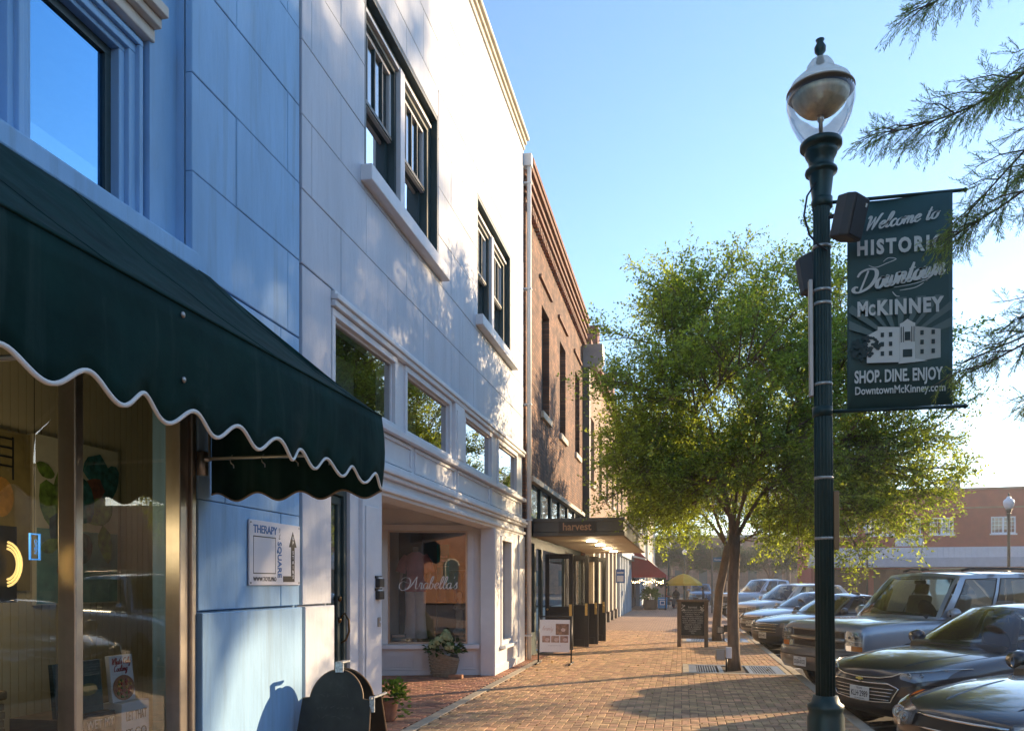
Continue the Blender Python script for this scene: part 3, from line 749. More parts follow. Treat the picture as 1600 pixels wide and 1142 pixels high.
for k in range(4):
    y = 18.9 + k * 2.1
    MB().lathe([(.0, 0), (.11, 0), (.13, .012), (.13, .03), (0, .031)], 20, at=(-2.1, y, 2.587)).build('downlight', emis('lamp_glow', (1, .86, .6), 3.5), cano, smooth=True)
    l = bpy.data.lights.new('downlight_lamp', 'POINT'); l.energy = 6; l.color = (1, .75, .45); l.shadow_soft_size = .1
    lo = bpy.data.objects.new('downlight_lamp', l); COL.objects.link(lo); lo.location = (-2.1, y, 2.5); lo.parent = cano; lo.matrix_parent_inverse = Matrix.Translation(-Vector(C.location))
M('sign_board', (.085, .075, .06), .6, var=.2)
sb = MB().box(-2.62, -1.83, 17.14, 17.168, 2.70, 2.945).build('name_board', 'sign_board', cano)
text('lettering', 'harvest', .23, M('wood_letter', (.50, .30, .17), .6, var=.25, vscale=30), sb, frame((-2.225, 17.135, 2.825), (1, 0, 0), (0, 0, 1)), bold=.004, width=.62)
# grey metal box and pipe on the wall
gb = thing('wall_duct_box', 'grey metal box with dark pipe projecting high on the brick wall', 'duct', (-3.0, 26.5, 3.2))
MB().prism([(-3.2, 8.75), (-2.75, 8.75), (-2.55, 8.95), (-2.55, 9.5), (-3.2, 9.5)], .7, Matrix(((1, 0, 0, 0), (0, 0, 1, 26.2), (0, 1, 0, 0), (0, 0, 0, 1)))).build('box', M('box_grey', (.30, .29, .28), .5, var=.1), gb, bevel=.015)
MB().box(-3.2, -2.98, 26.25, 26.5, 3.1, 8.749).build('pipe', M('pipe_dark', (.10, .10, .085), .5, var=.2), gb, bevel=.02)

# ================================================================== buildings farther along the left side
D = thing('cream_pilaster_building', 'tan brick building with cream shop pilasters beyond the flat canopy', 'building', (-3.2, 37, 0))
DW = [(28.6 + k * 2.9, 29.7 + k * 2.9, 5.2, 7.6) for k in range(6)]
wall(D, 'tan_brick', -3.2, .4, 26.92, 47.6, 3.35, 9.9, DW)
for a, b, c, d in DW:
    o = casing(-3.38, a, b, c, d, .09, .08).build('window', 'white_trim', D)
    pane('pane', 'window_glass', o, -3.42, a + .09, b - .09, c + .09, d - .09)
    MB().box(-3.3, -3.1, a - .1, b + .1, c - .15, c - .002).build('sill', 'cap_stone', D)
for x, z0, z1 in ((-3.1, 9.4, 9.55), (-3.0, 9.7, 9.9)): MB().box(-3.5, x, 26.92, 47.6, z0, z1).build('corbel_band', 'dark_brick', D)
for y in (29.2, 36.0): MB().box(-3.6, -3.02, y, y + .8, 9.9, 11.1).build('chimney', 'red_brick', D, bevel=.02)
M('cream', (.62, .56, .44), .6, var=.06); M('pale_blue', (.45, .53, .58), .6, var=.06)
wall(D, 'dark_room', -3.6, .1, 26.95, 47.5, 0, 3.3, name='shop_dark')
for k in range(6):
    y = 27.15 + k * 1.9
    MB().box(-3.4, -2.95, y, y + .5, .42, 3.0).build('pilaster', 'cream', D, bevel=.02)
    MB().box(-3.4, -2.90, y - .05, y + .55, 0, .419).build('plinth', M('plinth_dark', (.09, .075, .06), .7), D, bevel=.015)
    pane('shop_pane', 'transom_glass', D, -3.3, y + .5, y + 1.9, .5, 2.9)
MB().box(-3.45, -2.92, 26.95, 37.9, 3.001, 3.32).build('entablature', 'cream', D, bevel=.02)
for k in range(8):
    y = 38.0 + k * 1.2
    MB().box(-3.3, -2.86, y, y + .34, 0, 2.9).build('pilaster', 'pale_blue', D, bevel=.02)
    MB().box(-3.3, -2.98, y + .341, y + 1.199, 0, .6).build('stall_riser', 'pale_blue', D, bevel=.01)
    pane('shop_pane', 'transom_glass', D, -3.1, y + .34, y + 1.2, .6, 2.9)
MB().box(-3.3, -2.75, 37.95, 47.6, 2.901, 3.34).build('entablature', 'pale_blue', D, bevel=.02)
MB().prism([(-2.75, 3.1), (-2.0, 2.95), (-2.0, 3.0), (-2.75, 3.2)], 2.2, Matrix(((1, 0, 0, 0), (0, 0, 1, 45.2), (0, 1, 0, 0), (0, 0, 0, 1)))).build('door_hood', 'white_trim', D)
bs = thing('blue_wall_sign', 'small blue and white notice on the cream pilasters', 'sign', (-2.85, 36.6, 1.7))
MB().box(-2.945, -2.55, 36.6, 36.63, 1.62, 2.25).build('panel', M('sign_blue', (.05, .16, .42), .5), bs)
MB().box(-2.90, -2.60, 36.588, 36.599, 1.68, 1.95).build('notice', M('sign_white', (.75, .76, .78), .5), bs)
MB().box(-2.90, -2.60, 36.588, 36.599, 2.05, 2.12).build('notice', 'sign_white', bs)

E_ = thing('dark_brick_corner_shop', 'dark brick shop behind the red awning down the street', 'building', (-3.2, 52, 0))
wall(E_, 'dark_brick', -3.2, 5, 47.62, 57, 2.9, 8.6, [(49, 50, 5, 7), (51.5, 52.5, 5, 7), (54, 55, 5, 7)])
for y in (49, 51.5, 54): pane('pane', 'window_glass', E_, -3.4, y, y + 1, 5, 7)
wall(E_, M('warm_dark', (.085, .05, .035), .8, var=.2), -3.2, .3, 47.62, 57, 0, 2.9, [(49, 51, .6, 2.4), (53, 55.5, .6, 2.4)], name='shopfront')
MB().box(-4, -3.0, 47.62, 57, 8.601, 8.9).build('parapet_cap', 'cap_stone', E_)
bl = MB(); bl.box(-3.2, -2.3, 48.4, 52.4, 4.55, 4.62)
for k in range(20): bl.box(-2.33, -2.31, 48.4 + k * .2, 48.42 + k * .2, 4.62, 5.4)
bl.box(-2.34, -2.3, 48.4, 52.4, 5.4, 5.44); bl.build('balcony', 'black_paint', E_)
F_ = thing('pale_blue_house', 'pale blue narrow front beyond the red awning', 'building', (-3.2, 62, 0))
wall(F_, 'pale_blue', -2.9, 5, 57.02, 66, 0, 9.4, [(58.2, 59.2, 4.5, 6.7), (60.5, 61.5, 4.5, 6.7), (63, 64, 4.5, 6.7), (58, 65, .6, 2.8)])
for y in (58.2, 60.5, 63): pane('pane', 'window_glass', F_, -3.1, y, y + 1, 4.5, 6.7)
pane('shop_pane', 'transom_glass', F_, -3.1, 58, 65, .6, 2.8)
for z in (3.2, 7.2, 9.1): MB().box(-3.2, -2.7, 57.02, 66, z, z + .22).build('string_course', 'white_trim', F_)
G_ = thing('cream_end_building', 'cream sunlit building at the far end of the sidewalk', 'building', (-3.0, 74, 0))
wall(G_, 'cream', -2.7, 6, 66.02, 84, 0, 8.4, [(67.5 + k * 2.6, 68.7 + k * 2.6, 4.4, 6.6) for k in range(6)] + [(67 + k * 4, 70 + k * 4, .6, 2.7) for k in range(4)])
for k in range(6): pane('pane', 'window_glass', G_, -2.9, 67.5 + k * 2.6, 68.7 + k * 2.6, 4.4, 6.6)
for z in (3.1, 8.2): MB().box(-3.2, -2.45, 66.02, 84, z, z + .25).build('string_course', 'cap_stone', G_)
# ================================================================== green awning
M('awning_cloth', (.006, .029, .024), .85, var=.35, vscale=3.0, bump=.45, bscale=9, spec=.12, dirt=((.03, .055, .048), .58, .5), dscale=4, streak=((.024, .052, .046), .50, .7))
M('piping', (.80, .76, .68), .6); M('galvanised', (.42, .40, .36), .4, metal=.8, var=.15)
aw = thing('shop_awning', 'dark green scalloped shop awning with white piping', 'awning', (-3.2, 4.95, 2.2))
Y0, Y1, XF, ZT, ZV = -5.05, 4.95, -1.94, 3.72, 2.70
ny = 160
rows = []
for i in range(11):
    t = i / 10
    x = -3.2 + (XF + 3.2) * t; z = ZT + (ZV - ZT) * t - .035 * math.sin(math.pi * t)
    rows.append([(x, Y0 + (Y1 - Y0) * j / 120, z + math.sin(math.pi * t) * (.008 * math.sin(j * 1.9 + i * .7) - .022 * abs(math.sin(math.pi * (Y0 + (Y1 - Y0) * j / 120 - 2.5) / 3)) + .006 * math.sin(j * .53 + i * 1.7))) for j in range(121)])
MB().grid(rows).build('canopy', 'awning_cloth', aw, smooth=True, solid=.006)
for j in range(6, 121, 14):
    MB().tube([(r_[j][0], r_[j][1], r_[j][2] + .003) for r_ in rows], .0045, 5).build('seam', 'awning_cloth', aw, smooth=True)
MB().tube([(XF + .004, Y0 + (Y1 - Y0) * j / 40, ZV + .002) for j in range(41)], .006, 5).build('hem', 'awning_cloth', aw, smooth=True)
def scal(y): return 2.262 + .039 * math.sin(2 * math.pi * (y - 4.95) / .313 - 1.2)
ys = [Y0 + (Y1 - Y0) * j / 640 for j in range(641)]
vr = []
for i in range(7):
    t = i / 6
    vr.append([(XF + .018 * math.sin(y * 5.3 + 2 * t) * t + .006 * math.sin(y * 17 + 3 * t) * t + .015 * math.sin(t * 3.1) * (1 if i < 6 else 1) - .008 * math.sin(y * 2 * math.pi / .626) * t, y, ZV + (scal(y) - ZV) * t) for y in ys])
MB().grid(vr).build('valance', 'awning_cloth', aw, smooth=True, solid=.004)
MB().tube([(p[0] + .003, p[1], p[2]) for p in vr[-1]], .009, 6).build('valance_piping', 'piping', aw, smooth=True)
def sc2(x): return 2.195 + .028 * math.sin(2 * math.pi * (x + 3.2) / .313 + .6)
xs = [-3.19 + (XF + 3.19) * j / 80 for j in range(81)]
er = []
for i in range(5):
    t = i / 4
    er.append([(x, Y1 + .004 * math.sin(x * 9) * t, (ZT + (ZV - ZT) * (x + 3.2) / (XF + 3.2) - .02) * (1 - t) + sc2(x) * t) for x in xs])
MB().grid(er).build('end_panel', 'awning_cloth', aw, smooth=True, solid=.005)
MB().tube(er[-1], .007, 6).build('end_piping', M('piping_dark', (.30, .22, .14), .6), aw, smooth=True)
fr = MB()
fr.tube([(-3.12, 4.82, 2.95), (-3.12, 4.82, 2.44), (-1.98, 4.82, 2.44), (-1.98, 4.82, 2.66)], .013, 8)
fr.tube([(-3.18, 4.82, 3.62), (-1.98, 4.82, 2.66)], .012, 8); fr.tube([(-1.98, -5, 2.66), (-1.98, 4.82, 2.66)], .013, 8)
fr.tube([(-3.12, 4.82, 2.44), (-3.19, 4.82, 2.44)], .02, 8); fr.box(-3.2, -3.15, 4.79, 4.85, 2.33, 2.49)
for y in (-3.5, -.5, 2.5): fr.tube([(-3.18, y, 3.62), (-1.98, y, 2.66)], .012, 8); fr.tube([(-3.18, y, 2.44), (-1.98, y, 2.44)], .012, 8)
fr.build('frame', 'galvanised', aw, smooth=True)
for x in (-2.95, -2.72, -2.48, -2.26, -2.1):
    MB().tube([(x, 4.82, 2.46), (x - .012, 4.81, 2.43), (x, 4.80, 2.405), (x + .014, 4.81, 2.39), (x + .004, 4.83, 2.375)], .004, 6).build('hook', 'galvanised', aw, smooth=True)
for y, z in ((2.795, 2.66), (2.80, 2.405), (4.72, 2.40)):
    MB().lathe([(0, 0), (.012, 0), (.012, .004), (.006, .008), (0, .009)], 10, mat=frame((XF + .012, y, z), (0, 1, 0), (0, 0, 1))).build('grommet', 'galvanised', aw, smooth=True)

# ================================================================== wall sign
M('enamel', (.72, .72, .74), .35, var=.05, dirt=((.5, .48, .45), .66, .4), dscale=6); M('print_blue', (.03, .14, .36), .5); M('print_black', (.015, .016, .018), .5); M('print_grey', (.35, .36, .38), .5)
ts = thing('wall_sign', 'white therapy sign with blue letters and upstairs arrow on the blue wall', 'sign', (-3.19, 5.83, 1.58))
MB().box(-3.196, -3.182, 5.43, 6.24, 1.585, 2.085).build('panel', 'enamel', ts, bevel=.003)
pl = lambda y, z, x=-3.181: frame((x, y, z), (0, 1, 0), (0, 0, 1))
text('lettering', 'THERAPY', .085, 'print_blue', ts, pl(5.665, 2.015), bold=.0016, width=.36)
sq = casing(-3.1802, 5.485, 5.825, 1.675, 1.965, .007, .002).build('outline', 'print_black', ts)
text('lettering', 'SQUARE', .085, 'print_blue', ts, frame((-3.181, 5.885, 1.79), (0, 0, -1), (0, 1, 0)), bold=.0016, width=.29)
text('lettering', 'ON THE', .03, 'print_grey', ts, frame((-3.181, 5.885, 2.0), (0, 0, -1), (0, 1, 0)), width=.09)
text('lettering', 'WWW.TOTS.PRO', .045, 'print_black', ts, pl(5.66, 1.632), bold=.0008, width=.35)
ar = MB(); fm = pl(0, 0, -3.1815)
ar.prism([(6.08, 1.66), (6.14, 1.66), (6.14, 1.90), (6.175, 1.90), (6.11, 2.03), (6.045, 1.90), (6.08, 1.90)], .0015, fm)
ar.prism([(5.945, 1.612), (6.14, 1.612), (6.14, 1.659), (5.945, 1.659)], .0015, fm); ar.build('arrow', 'print_black', ts)
for i, ch in enumerate('UP STAIRS'):
    if ch != ' ': text('lettering', ch, .042, 'enamel', ts, pl(6.11, 1.975 - i * .0405, -3.1785), bold=.001, ext=.0006)
for y, z in ((5.45, 2.065), (6.22, 2.065), (5.45, 1.605), (6.22, 1.605)):
    MB().lathe([(0, 0), (.008, 0), (.006, .004), (0, .005)], 10, mat=pl(y, z)).build('screw', 'galvanised', ts, smooth=True)

# ================================================================== shop-window contents (left shop)
def shade_paint(name, c, v=.35, s=18): return M(name, c, .7, var=v, vscale=s)
pt = thing('flower_painting', 'large teal poppy painting leaning inside the shop window', 'painting', (-4.2, 4.1, 1.3))
MB().box(-4.335, -4.305, 4.02, 5.0 - .17, 1.45, 2.62).build('canvas', shade_paint('canvas', (.70, .66, .52), .12, 6), pt)
MB().box(-4.3355, -4.3035, 4.03, 4.82, 1.46, 1.98).build('lower_wash', shade_paint('wash_teal', (.16, .34, .33), .3, 8), pt)
def petal(y, z, ry, rz, a, mat, x, pts=12):
    r2 = random.Random(int(y * 1000 + z * 77)); P = []
    for k in range(pts):
        t = 2 * math.pi * k / pts; q = r2.uniform(.85, 1.1)
        u, v = ry * math.cos(t) * q, rz * math.sin(t) * q
        P.append((y + u * math.cos(a) - v * math.sin(a), z + u * math.sin(a) + v * math.cos(a)))
    return MB().prism(P, .003, frame((x, 0, 0), (0, 1, 0), (0, 0, 1))).build('petal', mat, pt)
pal = [shade_paint('petal_teal', (.03, .17, .18), .7), shade_paint('petal_green', (.16, .27, .04), .7), shade_paint('petal_dark', (.03, .07, .06), .7), shade_paint('petal_rust', (.22, .08, .05), .6)]
k = 0
for y, z, ry, rz, a, c in ((4.16, 2.15, .12, .17, .3, 1), (4.27, 2.30, .09, .13, -.4, 1), (4.10, 2.38, .09, .05, -.5, 1), (4.33, 2.12, .12, .15, .2, 2), (4.26, 1.98, .13, .13, 0, 2), (4.58, 2.45, .13, .12, .2, 0), (4.72, 2.36, .09, .16, -.5, 0), (4.57, 2.30, .10, .09, 0, 3), (4.62, 2.14, .15, .11, .3, 1), (4.46, 2.20, .10, .17, .1, 0), (4.44, 1.86, .10, .12, .3, 2), (4.68, 1.90, .07, .14, .2, 1), (4.14, 1.86, .10, .05, .3, 1), (4.30, 1.72, .09, .12, -.3, 3)):
    k += 1; petal(y, z, ry, rz, a, pal[c], -4.3028 + k * .0004)
p2 = thing('ochre_painting', 'ochre painting with a hanging pot at the left of the shop window', 'painting', (-4.2, 3.5, 1.4))
MB().box(-4.335, -4.31, 3.1, 3.86, 1.55, 2.6).build('canvas', shade_paint('ochre', (.28, .22, .08), .25, 7), p2)
MB().prism([(3.62 + .10 * math.cos(t * .4), 2.16 + .13 * math.sin(t * .4)) for t in range(16)], .004, frame((-4.309, 0, 0), (0, 1, 0), (0, 0, 1))).build('pot', shade_paint('pot_orange', (.50, .26, .06), .3), p2)
MB().prism([(3.60 + .13 * math.cos(t * .4), 1.75 + .15 * math.sin(t * .4)) for t in range(16)], .004, frame((-4.309, 0, 0), (0, 1, 0), (0, 0, 1))).build('bowl', 'petal_dark', p2)
la = MB()
for z in (2.36, 2.42, 2.48, 2.54): la.box(-4.309, -4.304, 3.60, 3.72, z, z + .01)
la.box(-4.3088, -4.3035, 3.60, 3.61, 2.28, 2.56); la.box(-4.3088, -4.3035, 3.71, 3.72, 2.28, 2.56); la.build('ladder', 'print_black', p2)
pt.location.y += .59; p2.location.y += .71
oc = thing('neon_ring_sign', 'curved gold ring sign lit at the left edge of the shop window', 'sign', (-3.4, 3.1, 1.5))
for r_, c in ((.10, 'neon_gold'), (.085, 'neon_gold'), (.07, 'neon_gold')):
    MB().tube([(-3.42, 3.47 + r_ * math.cos(t), 1.70 + 1.15 * r_ * math.sin(t)) for t in [(-1.45 + .29 * q) for q in range(11)]], .006, 6).build('tube', emis('neon_gold', (1, .66, .22), .35), oc, smooth=True)
MB().box(-3.47, -3.45, 3.2, 3.57, 1.50, 1.90).build('backing', 'print_black', oc)
nl = bpy.data.lights.new('shop_fill_light', 'POINT'); nl.energy = 1.9; nl.color = (1, .78, .45); nl.shadow_soft_size = .2  # added fill light that brightens the shop display, set apart from the ring
nlo = bpy.data.objects.new('shop_fill_light', nl); COL.objects.link(nlo); nlo.parent = oc; nlo.location = Vector((-3.75, 3.9, 1.9)) - Vector(oc.location)
ob = thing('blue_lit_sign', 'tiny blue framed sign hanging inside the shop window', 'sign', (-3.8, 3.8, 1.6))
casing(-3.8, 4.03, 4.11, 1.74, 1.90, .008, .012).build('frame', emis('neon_blue', (.06, .3, .9), .16), ob)
text('lettering', 'OPEN', .035, 'neon_blue', ob, frame((-3.8, 4.07, 1.82), (0, 0, -1), (0, 1, 0)))
MB().tube([(-3.81, 4.07, 1.9), (-3.81, 4.07, 3.15)], .002, 5).build('cord', 'print_black', ob)
# books and boxes low in the window
def book(name, label, y0, y1, z0, z1, x, mat, depth=.03, lean=.03):
    t = thing(name, label, 'book' if 'book' in name else 'box', (x, (y0 + y1) / 2, z0))
    P = [(x, z0), (x - lean, z1), (x - lean - depth, z1), (x - depth, z0)]
    MB().prism(P, y1 - y0, Matrix(((1, 0, 0, 0), (0, 0, 1, y0), (0, 1, 0, 0), (0, 0, 0, 1)))).build('cover', mat, t, bevel=.002)
    return t, frame((x + .0016, (y0 + y1) / 2, z0), (0, 1, 0), (-lean, 0, z1 - z0))
M('book_white', (.66, .66, .70), .4); M('book_teal', (.03, .07, .075), .35, var=.4, vscale=30); M('book_dark', (.05, .055, .06), .45); M('box_white', (.60, .63, .70), .5, var=.05); M('print_red', (.33, .03, .035), .5)
b1, f1 = book('cookery_book', 'white cookbook with red script title and a salad on its cover', 4.31, 4.52, .985, 1.275, -3.46, 'book_white')
brush('lettering', "What's Gaby".replace('G', 'G'), .02, 'print_red', b1, f1 @ Matrix.Translation((0, .235, .001)), width=.17, thin=.12, thick=.28)
brush('lettering', 'Cooking', .02, 'print_red', b1, f1 @ Matrix.Translation((-.01, .19, .001)), width=.12, thin=.12, thick=.28)
MB().lathe([(0, 0), (.085, 0), (.098, .001), (.098, .002), (.085, .0022)], 28, mat=f1 @ Matrix.Translation((0, .085, .0005)) @ Matrix.Diagonal((1, .82, 1, 1))).build('plate', M('plate_cream', (.62, .55, .45), .4), b1)
MB().lathe([(.092, 0), (.098, .002), (.095, .003), (.088, .002)], 28, mat=f1 @ Matrix.Translation((0, .085, .0015)) @ Matrix.Diagonal((1, .82, 1, 1))).build('plate_rim', M('crust', (.32, .14, .07), .6), b1)
for k in range(46):
    a, rr = rnd.uniform(0, 6.28), .075 * math.sqrt(rnd.random())
    MB().lathe([(0, 0), (.011, .001), (.008, .006), (0, .007)], 7, mat=f1 @ Matrix.Translation((rr * math.cos(a), .085 + .78 * rr * math.sin(a), .0025))).build('salad_piece', M('food%d' % (k % 4), ((.42, .06, .04), (.10, .16, .03), (.55, .30, .06), (.35, .12, .10))[k % 4], .5), b1)
b2, f2 = book('dark_cookbook', 'dark teal cookbook half hidden by the window mullion', 3.90, 4.28, .95, 1.262, -3.50, 'book_teal')
MB().lathe([(0, 0), (.07, .0), (.075, .002), (0, .0025)], 24, mat=f2 @ Matrix.Translation((.07, .14, .001)) @ Matrix.Diagonal((1, .5, 1, 1))).build('bowl_picture', M('bowl_olive', (.20, .18, .06), .5, var=.4, vscale=40), b2)
b3, f3 = book('letter_box_dark', 'dark grey gift box with white lettering in the shop window', 4.02, 4.315, .62, .945, -3.45, 'book_dark', depth=.12, lean=.0)
text('lettering', 'WET MY', .075, 'book_white', b3, f3 @ Matrix.Translation((.02, .26, .001)), width=.23)
text('lettering', 'PLANTS', .075, 'book_white', b3, f3 @ Matrix.Translation((.02, .165, .001)), width=.24)
b4, f4 = book('letter_box_white', 'white gift box with dark lettering below the cookbook', 4.325, 4.585, .62, .98, -3.41, 'box_white', depth=.14, lean=.0)
text('lettering', 'LET THAT', .085, 'book_dark', b4, f4 @ Matrix.Translation((.005, .27, .001)), width=.19)
text('lettering', 'IT GO', .085, 'book_dark', b4, f4 @ Matrix.Translation((.005, .16, .001)), width=.19)
st = thing('display_stand', 'low wooden display stand carrying the books and boxes', 'stand', (-3.55, 4.25, .4))
MB().box(-3.85, -3.37, 3.84, 4.63, .6, .619).build('top', 'shop_brown', st); MB().box(-3.80, -3.42, 3.88, 4.6, .4, .599).build('body', 'shop_brown', st)
MB().box(-3.80, -3.48, 3.88, 4.3, .6195, .949).build('riser', 'shop_brown', st)
MB().box(-3.80, -3.56, 4.33, 4.58, .6195, .984).build('riser', 'shop_brown', st)
for t_ in (b1, b2, b3, b4, st): t_.location.z -= .13
wk = thing('wicker_chest', 'wicker chest standing low in the shop window', 'chest', (-3.75, 3.3, .4))
wv = MB()
for r_ in range(12):
    for j in range(22):
        wv.box(-3.60, -3.585 + .006 * ((r_ + j) % 2), 2.75 + j * .04, 2.785 + j * .04, .42 + r_ * .045, .455 + r_ * .045)
wv.build('weave', M('wicker', (.33, .23, .12), .7, var=.3, vscale=25), wk, kind='stuff')
MB().box(-4.0, -3.601, 2.75, 3.62, .4, .95).build('body', 'wicker', wk, bevel=.01); MB().box(-4.02, -3.575, 2.73, 3.64, .97, 1.02).build('lid', 'wicker', wk, bevel=.01)

# ================================================================== chalkboard A-frame near the green door
M('chalkboard', (.020, .024, .022), .55, var=.4, vscale=7, dirt=((.10, .105, .10), .58, .35), dscale=7); M('wood_edge', (.26, .17, .09), .6, var=.2, vscale=20)
cb = thing('chalkboard_sign', 'arched black chalkboard sandwich sign by the green door', 'sign', (-2.77, 6.3, 0))
def arch_board(w, h, sh, r_):
    P = [(-w / 2 - .03, 0), (w / 2 + .03, 0), (w / 2, sh)]
    P += [(r_ * math.cos(t), sh - .03 + (h - sh + .03) * math.sin(t)) for t in [math.pi * k / 22 for k in range(1, 22)]]
    P += [(-w / 2, sh)]
    return P
for (yb, sgn, nm) in ((5.93, 1, 'front_board'), (6.52, -1, 'rear_board')):
    f = frame((-2.79, yb, 0.0), (1, 0, 0), (0, sgn * .23, .86))
    o = MB().prism(arch_board(.60, .91, .665, .235), .016 * -sgn, f).build(nm, 'chalkboard', cb)
    MB().tube([f @ Vector((p[0], p[1], -.008 * sgn)) for p in arch_board(.605, .915, .668, .238)[1:]] , .007, 6).build('edge', 'wood_edge', o)
for y in (6.16, 6.29):
    pass
MB().box(-2.815, -2.745, 6.14, 6.16, .86, .95).build('clip', M('clip_metal', (.45, .5, .55), .35, metal=.7, var=.5, vscale=60), cb, bevel=.004)
MB().box(-2.805, -2.755, 6.13, 6.31, .935, .95).build('hinge', 'clip_metal', cb)
for x in (-2.47,):
    MB().box(x - .008, x + .012, 6.05, 6.40, .66, .675).build('brace', 'clip_metal', cb); MB().box(x - .02, x + .02, 6.09, 6.105, .55, .68).build('latch', 'clip_metal', cb)
ch = MB(); fch = frame((-2.79, 5.93, 0.0), (1, 0, 0), (0, .23, .86))
for ry, wd in ((.70, .26), (.60, .34), (.52, .30), (.40, .36), (.30, .22)):
    x = -wd / 2
    while x < wd / 2:
        pts = [Vector((x + rnd.uniform(-.01, .02) + q * .012, ry + rnd.uniform(-.02, .02), 0)) for q in range(3)]
        ribbon(ch, catmull([(p.x, p.y) for p in pts], 3), .003, .004, fch, .0175); x += .045
ch.build('chalk_writing', M('chalk', (.075, .08, .078), .9), cb)

# ================================================================== door post fittings
for z, w in ((1.56, 'upper'), (1.43, 'lower')):
    t = thing('mail_box', 'small black slotted mail holder, %s of two on the white post' % w, 'mailbox', (-3.15, 7.95, z), 'mail holders on the white post')
    MB().box(-3.149, -3.10, 7.86, 8.0, z, z + .09).build('tray', 'black_paint', t, bevel=.006)
    MB().box(-3.148, -3.135, 7.84, 8.02, z + .091, z + .12).build('back', 'black_paint', t, bevel=.004)
    MB().box(-3.13, -3.115, 7.88, 7.985, z + .05, z + .105).build('envelope', 'sign_white', t)
bell = thing('door_bell', 'small pale doorbell plate on the white post', 'doorbell', (-3.15, 7.95, 1.15))
MB().box(-3.149, -3.138, 7.92, 7.99, 1.14, 1.24).build('plate', 'galvanised', bell, bevel=.004); MB().box(-3.1385, -3.13, 7.945, 7.965, 1.18, 1.2).build('button', 'sign_white', bell)

# ================================================================== things at the recessed shop
M('basket', (.30, .235, .16), .8, var=.3, vscale=22, bump=.5, bscale=50); M('leaf_dark', (.03, .075, .025), .5, var=.4, vscale=30); M('bloom', (.44, .48, .24), .7, var=.15, vscale=60)
def cluster(mb, c, n, r, s, seed, flat=.7):
    q = random.Random(seed)
    for _ in range(n):
        a, b = q.uniform(0, 6.28), q.uniform(-.3, 1.2)
        d = Vector((math.cos(a) * math.cos(b), math.sin(a) * math.cos(b), math.sin(b) * flat)) * r * q.uniform(.45, 1)
        p = Vector(c) + d; u = (d + Vector((q.uniform(-.3, .3), q.uniform(-.3, .3), q.uniform(-.2, .4))) * r).normalized(); w = u.cross(Vector((q.random(), q.random(), 1))).normalized(); l = s * q.uniform(.7, 1.3)
        mid = p + u * l * .5 + Vector((0, 0, l * .12))
        mb.add([p, mid + w * l * .34, p + u * l - Vector((0, 0, l * .1)), mid - w * l * .34], [(0, 1, 2, 3)])
bk = thing('flower_basket', 'woven slanted basket of cream hydrangeas below the display window', 'planter', (-4.0, 13.1, 0))
prof = [(.19, 0), (.205, .04), (.235, .2), (.265, .36), (.275, .42), (.255, .425), (.23, .3)]
rows = []
for i, (r_, z) in enumerate(prof):
    rows.append([(-4.02 + r_ * math.cos(t) * (1 + .012 * ((j + i) % 2)), 13.14 + r_ * math.sin(t) * .8, z * (1 - .24 * math.cos(t) if z > .1 else 1) + .002) for j, t in enumerate([2 * math.pi * k / 40 for k in range(40)])])
MB().grid(rows, closed=True).build('basket_body', 'basket', bk, smooth=True)
for q in range(8):
    z = .06 + q * .043
    rr = .205 + .07 * (z / .4)
    MB().tube([(-4.02 + (rr + .006) * math.cos(t), 13.14 + (rr + .006) * .8 * math.sin(t), z * (1 - .24 * math.cos(t) if z > .1 else 1)) for t in [2 * math.pi * k / 30 for k in range(31)]], .012, 5).build('weave_band', 'basket', bk, smooth=True)
mb = MB(); cluster(mb, (-3.98, 13.1, .44), 260, .33, .09, 3, .6); mb.build('leaves', leafmat('shrub_leaf', (.035, .085, .03), (.1, .2, .03), .5, .3), bk)
for i, (x, y, z, r_) in enumerate(((-4.02, 12.98, .62, .10), (-3.92, 13.0, .66, .10), (-4.14, 12.98, .54, .09), (-3.86, 12.94, .52, .08), (-3.96, 13.1, .72, .08))):
    mb = MB(); q = random.Random(i)
    for _ in range(150):
        a, b = q.uniform(0, 6.28), math.asin(q.uniform(-.5, 1)); d = Vector((math.cos(a) * math.cos(b), math.sin(a) * math.cos(b), math.sin(b)))
        p = Vector((x, y, z)) + d * r_ * q.uniform(.8, 1.12); d = (d + Vector((q.gauss(0, .35), q.gauss(0, .35), q.gauss(0, .35)))).normalized(); u = d.orthogonal().normalized(); w = d.cross(u); l = .02 * q.uniform(.7, 1.2)
        mb.add([p + u * l, p + w * l, p - u * l, p - w * l], [(0, 1, 2, 3)])
    MB().lathe([(0, -r_ * .6), (r_ * .7, -.02), (r_ * .6, r_ * .5), (0, r_ * .7)], 10, at=(x, y, z)).build('bloom_core', 'bloom', bk, smooth=True)
    mb.build('bloom', 'bloom', bk)
lb = thing('loose_brick', 'loose red brick lying before the flower basket', 'brick', (-3.75, 12.9, 0))
MB().box(-3.84, -3.60, 12.82, 12.93, .002, .065).build('brick', 'red_paver', lb, bevel=.006)
iv = thing('potted_ivy', 'trailing bright green plant in a pot beside the white post', 'plant', (-3.45, 9.0, 0))
MB().lathe([(.09, 0), (.10, .02), (.13, .22), (.14, .25), (.12, .25), (.11, .2)], 20, at=(-3.36, 8.75, 0)).build('pot', M('terracotta', (.33, .15, .09), .8, var=.2, vscale=14), iv, smooth=True)
mb = MB(); cluster(mb, (-3.32, 8.75, .30), 220, .2, .075, 5, .9)
